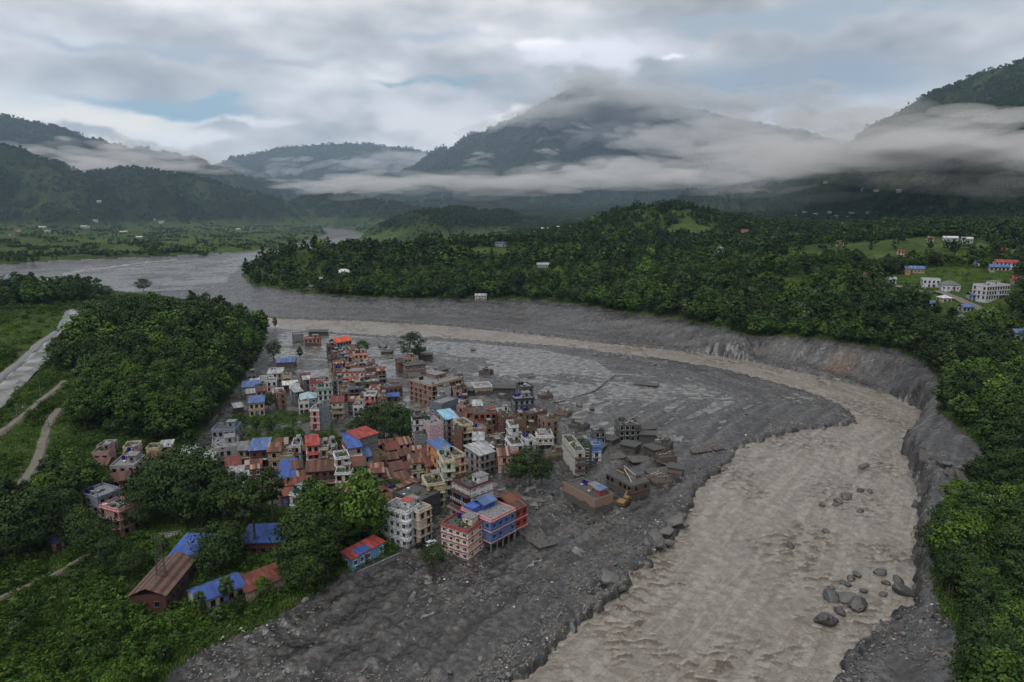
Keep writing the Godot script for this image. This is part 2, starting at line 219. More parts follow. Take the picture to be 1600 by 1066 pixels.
const FRONDS := [
	[-97.3, -145, 1.2, "broad leaved banana plant rising from the green slope undergrowth"],
	[-87.7, -136, 0.9, "broad leaved banana plant rising from the green slope undergrowth"],
	[-114.1, -161.3, 1.3, "broad leaved banana plant rising from the green slope undergrowth"],
	[-112.9, -166, 1.4, "broad leaved banana plant rising from the green slope undergrowth"],
	[-107.2, -130.8, 0.8, "broad leaved banana plant rising from the green slope undergrowth"],
	[-103.4, -160.1, 1.5, "broad leaved banana plant rising from the green slope undergrowth"],
	[-124.9, -162.4, 1.5, "broad leaved banana plant rising from the green slope undergrowth"],
	[-117.9, -159.6, 1.0, "broad leaved banana plant rising from the green slope undergrowth"],
	[-110.2, -157.4, 1.0, "broad leaved banana plant rising from the green slope undergrowth"],
	[-94.2, -152.8, 0.9, "broad leaved banana plant rising from the green slope undergrowth"],
	[-103.4, -136.4, 1.1, "broad leaved banana plant rising from the green slope undergrowth"],
	[-94.9, -140.8, 1.5, "broad leaved banana plant rising from the green slope undergrowth"],
	[-119.2, -160.5, 1.1, "broad leaved banana plant rising from the green slope undergrowth"],
	[-93.3, -174.2, 1.5, "broad leaved banana plant rising from the green slope undergrowth"],
	[-125.4, -154.7, 1.4, "broad leaved banana plant rising from the green slope undergrowth"],
	[-99.1, -138.7, 1.2, "broad leaved banana plant rising from the green slope undergrowth"],
	[-121.3, -170.1, 1.5, "broad leaved banana plant rising from the green slope undergrowth"],
	[-119.3, -155.5, 1.0, "broad leaved banana plant rising from the green slope undergrowth"],
	[-107.6, -173.3, 1.1, "broad leaved banana plant rising from the green slope undergrowth"],
	[-93.3, -146, 1.4, "broad leaved banana plant rising from the green slope undergrowth"],
	[-100, -160.5, 1.1, "broad leaved banana plant rising from the green slope undergrowth"],
	[-101.5, -155.1, 0.9, "broad leaved banana plant rising from the green slope undergrowth"],
	[-87.2, -134.8, 1.4, "broad leaved banana plant rising from the green slope undergrowth"],
	[-99.3, -136, 1.1, "broad leaved banana plant rising from the green slope undergrowth"],
	[-115.8, -171.9, 1.0, "broad leaved banana plant rising from the green slope undergrowth"],
	[-104.6, -165.8, 1.4, "broad leaved banana plant rising from the green slope undergrowth"],
	[-84.3, -154.5, 1.4, "broad leaved banana plant rising from the green slope undergrowth"],
	[-116.3, -155.8, 1.5, "broad leaved banana plant rising from the green slope undergrowth"],
	[-118, -150.7, 1.1, "broad leaved banana plant rising from the green slope undergrowth"],
	[-104.6, -136.3, 1.5, "broad leaved banana plant rising from the green slope undergrowth"],
	[-104.5, -154, 1.2, "broad leaved banana plant rising from the green slope undergrowth"],
	[-90, -147.2, 1.3, "broad leaved banana plant rising from the green slope undergrowth"],
	[-100.8, -146.8, 1.2, "broad leaved banana plant rising from the green slope undergrowth"],
	[-130.5, -169.7, 1.1, "broad leaved banana plant rising from the green slope undergrowth"],
	[-96.8, -132.1, 1.1, "broad leaved banana plant rising from the green slope undergrowth"],
	[-109.4, -145.1, 1.2, "broad leaved banana plant rising from the green slope undergrowth"],
	[-106.7, -156.1, 0.8, "broad leaved banana plant rising from the green slope undergrowth"],
	[-96.3, -133.3, 1.0, "broad leaved banana plant rising from the green slope undergrowth"],
	[-107.1, -144.1, 1.1, "broad leaved banana plant rising from the green slope undergrowth"],
	[-107.1, -130.9, 1.2, "broad leaved banana plant rising from the green slope undergrowth"],
	[-69.9, -231.9, 1.5, "banana plant in the yard behind the white terrace house"],
	[-66.6, -229.9, 1.5, "banana plant in the yard behind the white terrace house"],
	[-63.3, -228.8, 1.5, "banana plant in the yard behind the white terrace house"],
	[-72.9, -234.1, 1.5, "banana plant in the yard behind the white terrace house"],
	[-59.4, -231.8, 1.5, "banana plant in the yard behind the white terrace house"]]
const REEDS := [
	[-81.9, -144.1, 1.1, "pale dry reed clump at the edge of the mud bank"],
	[-80.9, -146.2, 1.4, "pale dry reed clump at the edge of the mud bank"],
	[-78.2, -145.4, 0.9, "pale dry reed clump at the edge of the mud bank"],
	[-85.7, -148.2, 1.0, "pale dry reed clump at the edge of the mud bank"],
	[-74.4, -148.9, 1.2, "pale dry reed clump at the edge of the mud bank"],
	[-72.7, -150.5, 1.3, "pale dry reed clump at the edge of the mud bank"],
	[-70.7, -151.4, 1.0, "pale dry reed clump at the edge of the mud bank"],
	[-66.4, -150.5, 1.3, "pale dry reed clump at the edge of the mud bank"],
	[-66, -155.7, 1.4, "pale dry reed clump at the edge of the mud bank"],
	[-70.5, -147.1, 1.1, "pale dry reed clump at the edge of the mud bank"],
	[-77.3, -146.7, 1.2, "pale dry reed clump at the edge of the mud bank"],
	[-69.4, -154.2, 1.0, "pale dry reed clump at the edge of the mud bank"]]
const BOULDERS := [
	[81.4, -0.89, -158.5, 3.55, 0, "largest round dark boulder in the river rapids", ""],
	[93.1, -0.96, -165.4, 3.19, 0, "broad dark boulder beside a pale flat one in the rapids", ""],
	[91.4, -1.08, -168.3, 2.61, 1, "pale flat topped boulder in the river rapids", ""],
	[86.9, -1.21, -162.5, 1.93, 0, "small dark boulder behind the largest boulder", ""],
	[87.9, -1, -169.6, 3.01, 0, "low wide dark boulder upstream of the largest one", ""],
	[108.9, -0.96, -171.4, 3.2, 0, "oval dark boulder near the wooded bank", ""],
	[107.7, -1.2, -181.7, 2, 0, "small dark rock breaking the river surface", "rocks in the river rapids"],
	[110.7, -1.2, -177.9, 1.98, 0, "small dark rock breaking the river surface", "rocks in the river rapids"],
	[106.7, -1.3, -176.3, 1.51, 0, "small dark rock breaking the river surface", "rocks in the river rapids"],
	[113.7, -1.25, -173.7, 1.74, 0, "small dark rock breaking the river surface", "rocks in the river rapids"],
	[97.9, -1.3, -178.9, 1.5, 0, "small dark rock breaking the river surface", "rocks in the river rapids"],
	[100.6, -1.3, -180.6, 1.52, 0, "small dark rock breaking the river surface", "rocks in the river rapids"],
	[95.4, -1.35, -175.6, 1.26, 0, "small dark rock breaking the river surface", "rocks in the river rapids"],
	[94.6, -1.35, -176.6, 1.26, 0, "small dark rock breaking the river surface", "rocks in the river rapids"],
	[98.3, -1.35, -172.4, 1.25, 0, "small dark rock breaking the river surface", "rocks in the river rapids"],
	[103.2, -1.26, -207.1, 1.7, 0, "small dark rock breaking the river surface", "rocks in the river rapids"],
	[87.8, -1.28, -197.4, 1.59, 0, "small dark rock breaking the river surface", "rocks in the river rapids"],
	[130.8, -1.26, -239.2, 1.72, 0, "small dark rock breaking the river surface", "rocks in the river rapids"],
	[88.1, -1.33, -198.2, 1.37, 0, "small dark rock breaking the river surface", "rocks in the river rapids"],
	[122.3, -1.33, -222.1, 1.33, 0, "small dark rock breaking the river surface", "rocks in the river rapids"],
	[122.6, -1.16, -233.6, 2.22, 0, "small dark rock breaking the river surface", "rocks in the river rapids"],
	[118, -1.22, -229.8, 1.9, 0, "small dark rock breaking the river surface", "rocks in the river rapids"],
	[115.7, -1.33, -227.2, 1.34, 0, "small dark rock breaking the river surface", "rocks in the river rapids"],
	[133.8, -1.31, -238.1, 1.43, 0, "small dark rock breaking the river surface", "rocks in the river rapids"],
	[110.9, -1.33, -227.2, 1.33, 0, "small dark rock breaking the river surface", "rocks in the river rapids"],
	[136.8, -1.34, -211.6, 1.32, 0, "small dark rock breaking the river surface", "rocks in the river rapids"],
	[102.8, -1.35, -170.8, 1.26, 0, "small dark rock breaking the river surface", "rocks in the river rapids"],
	[90.1, -1.39, -174, 1.03, 0, "small dark rock breaking the river surface", "rocks in the river rapids"],
	[45.6, 0.6, -198.8, 3.85, 1, "mud caked rock heaped at the eroded river bank", "mud caked rocks along the eroded bank"],
	[49.6, 0.48, -203, 3.07, 1, "mud caked rock heaped at the eroded river bank", "mud caked rocks along the eroded bank"],
	[54.4, 0.59, -210.5, 3.65, 1, "mud caked rock heaped at the eroded river bank", "mud caked rocks along the eroded bank"],
	[42.3, 0.09, -197.1, 2.12, 1, "mud caked rock heaped at the eroded river bank", "mud caked rocks along the eroded bank"],
	[57.7, 0.36, -215.1, 2.34, 1, "mud caked rock heaped at the eroded river bank", "mud caked rocks along the eroded bank"],
	[49.3, 0.04, -197.1, 1.92, 1, "mud caked rock heaped at the eroded river bank", "mud caked rocks along the eroded bank"],
	[39.4, 0.12, -192.8, 1.45, 1, "mud caked rock heaped at the eroded river bank", "mud caked rocks along the eroded bank"],
	[57.2, 0.13, -208.9, 1.82, 1, "mud caked rock heaped at the eroded river bank", "mud caked rocks along the eroded bank"],
	[46.3, 0.34, -194.5, 1.89, 1, "mud caked rock heaped at the eroded river bank", "mud caked rocks along the eroded bank"],
	[30.9, 0.29, -171.1, 1.64, 0, "black rounded rock under the pale mud lip", ""],
	[27.2, 0.65, -175.3, 3.35, 1, "wide pale mud dome beside the black rock", ""],
	[-94.2, 0.77, -485.9, 5.2, 1, "grey boulder mound in the silver flood", ""],
	[-46.2, 0.26, -481, 2.03, 1, "mud coated rock on the silver mud plain", "rocks on the silver mud plain"],
	[-27.4, 0.33, -474.8, 2.5, 1, "mud coated rock on the silver mud plain", "rocks on the silver mud plain"],
	[57.6, 0.28, -460.7, 2.44, 1, "mud coated rock on the silver mud plain", "rocks on the silver mud plain"],
	[66, 0.07, -457.7, 2.43, 1, "mud coated rock on the silver mud plain", "rocks on the silver mud plain"],
	[72.8, 0.42, -458.6, 2.92, 1, "mud coated rock on the silver mud plain", "rocks on the silver mud plain"],
	[80.4, 0.13, -451.7, 2.41, 1, "mud coated rock on the silver mud plain", "rocks on the silver mud plain"],
	[90.2, 0.12, -446.1, 2.39, 1, "mud coated rock on the silver mud plain", "rocks on the silver mud plain"],
	[101.4, 0.18, -438.1, 1.89, 1, "mud coated rock on the silver mud plain", "rocks on the silver mud plain"],
	[110.7, 0.01, -424.9, 1.84, 1, "mud coated rock on the silver mud plain", "rocks on the silver mud plain"],
	[126.2, 0.19, -407.9, 1.79, 1, "mud coated rock on the silver mud plain", "rocks on the silver mud plain"],
	[-19.8, 0.21, -336.8, 2.83, 1, "mud coated rock on the silver mud plain", "rocks on the silver mud plain"],
	[35.1, 0.2, -342.4, 2.89, 1, "mud coated rock on the silver mud plain", "rocks on the silver mud plain"],
	[26.3, 0.28, -336.3, 2.48, 1, "mud coated rock on the silver mud plain", "rocks on the silver mud plain"],
	[41.1, 0.25, -336.2, 2.13, 1, "mud coated rock on the silver mud plain", "rocks on the silver mud plain"],
	[11.6, 0.2, -400.4, 2.1, 1, "mud coated rock on the silver mud plain", "rocks on the silver mud plain"],
	[-80.7, 0.31, -527.8, 2.24, 1, "mud coated rock on the silver mud plain", "rocks on the silver mud plain"],
	[-84.7, 0.31, -520.7, 2.77, 1, "mud coated rock on the silver mud plain", "rocks on the silver mud plain"],
	[142.1, 0.27, -259.4, 2.17, 1, "angular rock in the slumped grey bank", "rocks in the slumped grey bank"],
	[163.3, 9.53, -234, 2.7, 1, "angular rock in the slumped grey bank", "rocks in the slumped grey bank"],
	[168.1, 11.65, -234.7, 2.42, 1, "angular rock in the slumped grey bank", "rocks in the slumped grey bank"],
	[161.8, 9.12, -239.1, 2.42, 1, "angular rock in the slumped grey bank", "rocks in the slumped grey bank"],
	[159.2, 6.43, -238.1, 2.1, 1, "angular rock in the slumped grey bank", "rocks in the slumped grey bank"]]
const SLABS := [
	[52.9, 0.4, -266.2, 10, 6, 0.1, 0.3, -0.12, "tilted mud covered roof slab upstream of the torn brick house"],
	[58.5, 0.4, -252.7, 12, 7, 0.12, 0.5, -0.1, "large cracked slab heap beside the torn brick house"],
	[42.2, 0.4, -269.1, 10, 5, 0.06, 0.2, 0.08, "flat slab half sunk between two muddy ruins"],
	[62.9, 0.4, -263.4, 8, 5, 0.2, 0.9, -0.2, "broken slab at the edge of the eroded bank"],
	[81, 0.4, -277.2, 9, 5, 0.05, 0.2, 0.05, "dark slab at the river lip"],
	[88.5, 0.4, -279.5, 6, 4, 0.1, 0.6, -0.1, "small slab beside the dark slab at the river lip"],
	[78.1, 0.4, -383.6, 14, 6, 0.02, -0.4, 0.03, "thin flat roof slab alone on the mud plain"],
	[9, 0.4, -402.6, 10, 7, 0.05, 0.2, 0.02, "grey roof slab surrounded by silver water"],
	[-85.8, 0.4, -450.4, 11, 5, 0.15, 0.1, 0.1, "concrete wreck lying in the silver flood"],
	[10, 0.4, -196.6, 8, 5, 0.1, 0.7, -0.15, "slab wedged below the red house"],
	[7.4, 0.4, -200.7, 6, 4, 0.3, 0.4, 0.2, "leaning slab against the red house"],
	[161.7, 7.81, -235, 8, 5, 0.3, 0.8, 0.1, "stepped slab in the slumped grey bank"],
	[169, 10.66, -234.1, 7, 5, 0.25, 0.6, 0.15, "upper slab in the slumped grey bank"],
	[161, 7.83, -249.5, 9, 6, 0.25, 1.1, 0.2, "broad slab sliding toward the river in the slumped grey bank"],
	[162.8, 8.73, -242.6, 7, 5, 0.35, 0.4, -0.2, "split slab lying below the upper slab in the slumped bank"],
	[160.4, 9.16, -227.7, 8, 4, 0.2, 1.4, 0.25, "narrow slab at the foot of the slumped grey bank"],
	[-40.7, 0.4, -380.8, 6, 4, 0.2, 0.9, 0.2, "mangled slab in the flooded street"]]
const TOWER := [-90.9, 3.6, -160.7, 17.6]
const EXCAVATOR := [39.3, .1, -223.8]
const CARS := [
	[-28.2, .15, -194.1, 0.7, Color(.10, .10, .10), "black car parked beside the white apartment block"],
	[-25.3, .15, -195.3, 0.75, Color(.75, .76, .78), "white car parked behind the black car"]]
const PEOPLE := [
	[-222.1, -299.4, .5, 1.7, Color(.5,.12,.12), "person in a red top walking on the footpath below the canal"],
	[-222.4, -301.1, .5, 5.8, Color(.2,.2,.24), "person in dark clothes walking beside the one in red"],
	[-223.8, -315, .5, 2.3, Color(.15,.15,.18), "person in dark clothes near the footpath fork"],
	[-220.5, -295, .5, 5.8, Color(.7,.7,.7), "person in a white top further along the footpath"],
	[-214.7, -276, .5, 5.5, Color(.2,.25,.4), "person in a blue top on the footpath by the pole"],
	[-218.9, -289, .5, 3.6, Color(.3,.3,.3), "person in a grey top beside the utility pole"]]
const POLES := [
	[-216.4, -285.4, 7, "utility pole beside the footpath with walkers"],
	[-224.4, -312.7, 7, "utility pole at the footpath fork"],
	[-198.1, -278.1, 6, "utility pole beside the curving track"],
	[-172.1, -224.7, 7, "utility pole at the low end of the curving track"],
	[-33.2, -219.3, 8, "utility pole beside the narrow cream block"],
	[168, -239.1, 9, "dark bare pole standing in the slumped bank"]]
const WALLS := [
	[-62.5, -170.6, -54.8, -178.6, 2.2, "beige boundary wall running on from the rusty roofed shed", "beige"],
	[-43.9, -177.1, -33.7, -187.6, 1.0, "low grey retaining wall beside the muddy road", "concrete"],
	[-111, -191.1, -93.8, -196.2, 1.4, "pale wall under the huge dark trees", "whitegrey"]]
# points, count, spread up, spread around, size from, to, density, flatness, label
static var MIST := [
	[PackedVector3Array([Vector3(-767, 156, -2797), Vector3(-455, 153, -2763), Vector3(-148, 157, -2696), Vector3(142, 160, -2596), Vector3(405, 166, -2467), Vector3(614, 172, -2320)]), 45, 24, 200, 130, 420, 0.00192, 0.12, "white mist band across the foot of the central mountain"],
	[PackedVector3Array([Vector3(581, 179, -2277), Vector3(686, 190, -2038), Vector3(751, 202, -1800), Vector3(825, 207, -1656), Vector3(902, 211, -1535), Vector3(990, 221, -1443), Vector3(1101, 238, -1424)]), 34, 38, 170, 130, 420, 0.00129, 0.16, "thick mist bank over the slope below the steep wooded mountain"],
	[PackedVector3Array([Vector3(623, 146, -1795), Vector3(714, 149, -1598), Vector3(756, 160, -1433), Vector3(815, 162, -1318), Vector3(874, 166, -1219)]), 13, 40, 140, 90, 280, 0.00061, 0.17, "thin mist drifting over the village slope"],
	[PackedVector3Array([Vector3(116, 552, -4298), Vector3(275, 622, -4391), Vector3(435, 664, -4429), Vector3(637, 671, -4455), Vector3(867, 692, -4416), Vector3(1127, 677, -4357), Vector3(1382, 611, -4177), Vector3(1638, 553, -3976), Vector3(1831, 505, -3780)]), 70, 130, 300, 220, 650, 0.00131, 0.24, "cloud wrapped round the summit ridge of the central mountain"],
	[PackedVector3Array([Vector3(465, 474, -3973), Vector3(658, 429, -3844), Vector3(836, 394, -3707), Vector3(972, 336, -3466), Vector3(1104, 348, -3216), Vector3(1206, 311, -2964)]), 44, 85, 250, 120, 420, 0.00142, 0.26, "cloud curling over the shoulder of the central mountain"],
	[PackedVector3Array([Vector3(-212, 253, -3594), Vector3(-197, 306, -3745), Vector3(-169, 348, -3896), Vector3(-143, 365, -3947)]), 5, 12, 50, 40, 130, 0.00437, 0.28, "small mist wisp in a gully of the central mountain"],
	[PackedVector3Array([Vector3(111, 250, -3498), Vector3(163, 292, -3596), Vector3(155, 349, -3797), Vector3(99, 375, -3899)]), 5, 10, 50, 40, 120, 0.00437, 0.28, "curling mist wisp on the central mountain spur"],
	[PackedVector3Array([Vector3(216, 215, -3393), Vector3(380, 249, -3479), Vector3(515, 308, -3664), Vector3(565, 277, -3555), Vector3(626, 253, -3444)]), 10, 26, 80, 60, 220, 0.00311, 0.3, "ragged mist wisps above the white mist band"],
	[PackedVector3Array([Vector3(-1681, 223, -2485), Vector3(-1594, 215, -2541), Vector3(-1607, 249, -2767), Vector3(-1556, 271, -2910), Vector3(-1409, 244, -2873), Vector3(-1191, 202, -2753)]), 26, 34, 160, 90, 320, 0.002, 0.2, "mist lying between the two wooded ridges across the flats"],
	[PackedVector3Array([Vector3(-1973, 374, -3364), Vector3(-1835, 336, -3327), Vector3(-1629, 300, -3211)]), 7, 34, 140, 80, 240, 0.00233, 0.28, "mist wisp climbing the far wooded ridge"],
	[PackedVector3Array([Vector3(-1977, 290, -2766), Vector3(-1862, 275, -2724)]), 3, 15, 60, 60, 180, 0.00324, 0.25, "small mist patch on the upper wooded ridge"],
	[PackedVector3Array([Vector3(-1676, 353, -5761), Vector3(-1278, 393, -5862), Vector3(-847, 428, -5839), Vector3(-463, 469, -5681)]), 17, 70, 350, 220, 700, 0.00115, 0.2, "low cloud before the farthest blue mountain"]]
const SKYBLOBS := [
	[-0.4497, 0.1099, 0.1143, 0.0167, 1.0, 0.35, 138, 166, 180, 3.0],
	[-0.3815, 0.1250, 0.0469, 0.0078, 1.0, 0.3, 140, 168, 182, 2.5],
	[-0.1061, 0.1543, 0.0617, 0.0057, 1.0, 0.2, 140, 160, 172, 2.5],
	[-0.5664, 0.0959, 0.0803, 0.0201, 1.25, 0.45, 222, 220, 214, 4.0],
	[-0.5080, 0.0882, 0.0785, 0.0164, 1.2, 0.4, 224, 221, 214, 4.0],
	[-0.4456, 0.0756, 0.0838, 0.0124, 1.1, 0.35, 214, 216, 216, 3.0],
	[-0.3446, 0.0989, 0.0733, 0.0064, 1.0, 0.4, 208, 210, 212, 3.0],
	[-0.4293, 0.0941, 0.0301, 0.0054, 1.1, 0.3, 214, 214, 212, 3.0],
	[-0.0895, 0.1047, 0.1522, 0.0335, 0.95, 0.35, 206, 206, 208, 2.0],
	[-0.0090, 0.1093, 0.0403, 0.0118, 1.2, 0.3, 240, 238, 232, 2.5],
	[-0.1795, 0.0525, 0.1342, 0.0214, 1.0, 0.4, 205, 210, 214, 2.0],
	[0.0570, 0.2063, 0.0609, 0.0117, 1.0, 0.6, 228, 228, 230, 2.0],
	[0.2318, 0.1842, 0.0216, 0.0054, 0.8, 0.4, 226, 226, 228, 2.0],
	[0.1138, 0.1943, 0.1441, 0.0235, 0.9, 0.4, 206, 206, 214, 2.0],
	[0.4210, 0.1037, 0.0859, 0.0269, 0.9, 0.4, 196, 202, 210, 2.0],
	[-0.5374, 0.1822, 0.1392, 0.0273, 0.7, 0.5, 190, 196, 202, 1.6],
	[0.3793, 0.1519, 0.1563, 0.0302, 0.95, 0.4, 138, 151, 163, 2.0],
	[0.3732, 0.2261, 0.2636, 0.0214, 0.9, 0.4, 150, 160, 168, 2.0],
	[-0.4146, 0.1757, 0.2403, 0.0103, 0.9, 0.3, 160, 168, 176, 2.0],
	[-0.1389, 0.2209, 0.1302, 0.0107, 0.8, 0.4, 164, 172, 180, 2.0]]
const FARMS := [
	[-1301.6, -2075.7, 12, 4.3, 1, "pale farmhouse in the upper fields across the far mud flats"],
	[-1230.6, -2002, 14, 4.3, 0, "pale farmhouse in the upper fields across the far mud flats"],
	[-1237.1, -2056.6, 13, 6.8, 0, "pale farmhouse in the upper fields across the far mud flats"],
	[-1275.1, -2150.4, 12, 5.6, 1, "pale farmhouse in the upper fields across the far mud flats"],
	[-1184, -1913.3, 16, 6.5, 1, "pale farmhouse in the upper fields across the far mud flats"],
	[-1144.6, -2222.6, 12, 6.8, 2, "pale farmhouse in the middle fields across the far mud flats"],
	[-1092.7, -2159.2, 16, 6.4, 0, "pale farmhouse in the middle fields across the far mud flats"],
	[-1116.2, -2348.2, 11, 4.9, 2, "pale farmhouse in the middle fields across the far mud flats"],
	[-1292.1, -1902.8, 18, 6.5, 1, "pale farmhouse in the upper fields across the far mud flats"],
	[-1249.2, -1749.8, 11, 5.8, 2, "pale farmhouse in the upper fields across the far mud flats"],
	[-1172.3, -1742.3, 13, 4.7, 0, "pale farmhouse in the upper fields across the far mud flats"],
	[-1161.1, -1603.8, 14, 4.3, 2, "pale farmhouse in the upper fields across the far mud flats"],
	[-1005.4, -1786.5, 17, 4.0, 1, "pale farmhouse in the middle fields across the far mud flats"],
	[-913.5, -2110.8, 15, 6.6, 2, "pale farmhouse in the middle fields across the far mud flats"],
	[-810.6, -2045.2, 12, 5.3, 1, "pale farmhouse in the middle fields across the far mud flats"],
	[-856.4, -1583.2, 13, 4.5, 1, "pale farmhouse in the middle fields across the far mud flats"],
	[-247.6, -2688.6, 15, 8.2, 0, "pale house of the distant town below the white mist band"],
	[-203, -2592.1, 12, 7.5, 1, "pale house of the distant town below the white mist band"],
	[-158.4, -2645.3, 17, 7.6, 2, "pale house of the distant town below the white mist band"],
	[-92.1, -2498.3, 15, 9.0, 0, "pale house of the distant town below the white mist band"],
	[-74.6, -2699, 13, 8.7, 2, "pale house of the distant town below the white mist band"],
	[-35.9, -2599.8, 18, 6.1, 1, "pale house of the distant town below the white mist band"],
	[0, -2450, 16, 7.4, 2, "pale house of the distant town below the white mist band"],
	[-252.1, -2487.3, 18, 8.6, 0, "pale house of the distant town below the white mist band"],
	[-192.8, -2793.4, 20, 7.8, 1, "pale house of the distant town below the white mist band"],
	[758.5, -1796.4, 12, 6.8, 0, "small pale house of the hill village under the mist bank"],
	[761.1, -1740.9, 9, 7.8, 1, "small pale house of the hill village under the mist bank"],
	[809, -1807.2, 10, 5.1, 2, "small pale house of the hill village under the mist bank"],
	[802.4, -1755.3, 8, 7.9, 1, "small pale house of the hill village under the mist bank"],
	[835.1, -1706.6, 12, 7.9, 0, "small pale house of the hill village under the mist bank"],
	[875.8, -1742.3, 10, 6.0, 0, "small pale house of the hill village under the mist bank"],
	[846.1, -1645.2, 12, 6.2, 2, "small pale house of the hill village under the mist bank"],
	[878.1, -1684.9, 11, 5.2, 2, "small pale house of the hill village under the mist bank"],
	[698.1, -1713.2, 9, 6.3, 0, "small pale house of the hill village under the mist bank"],
	[761.6, -1630.9, 9, 6.8, 0, "small pale house of the hill village under the mist bank"],
	[764.5, -1574.2, 10, 5.0, 0, "small pale house of the hill village under the mist bank"],
	[872.3, -1574.5, 10, 6.1, 1, "small pale house of the hill village under the mist bank"]]
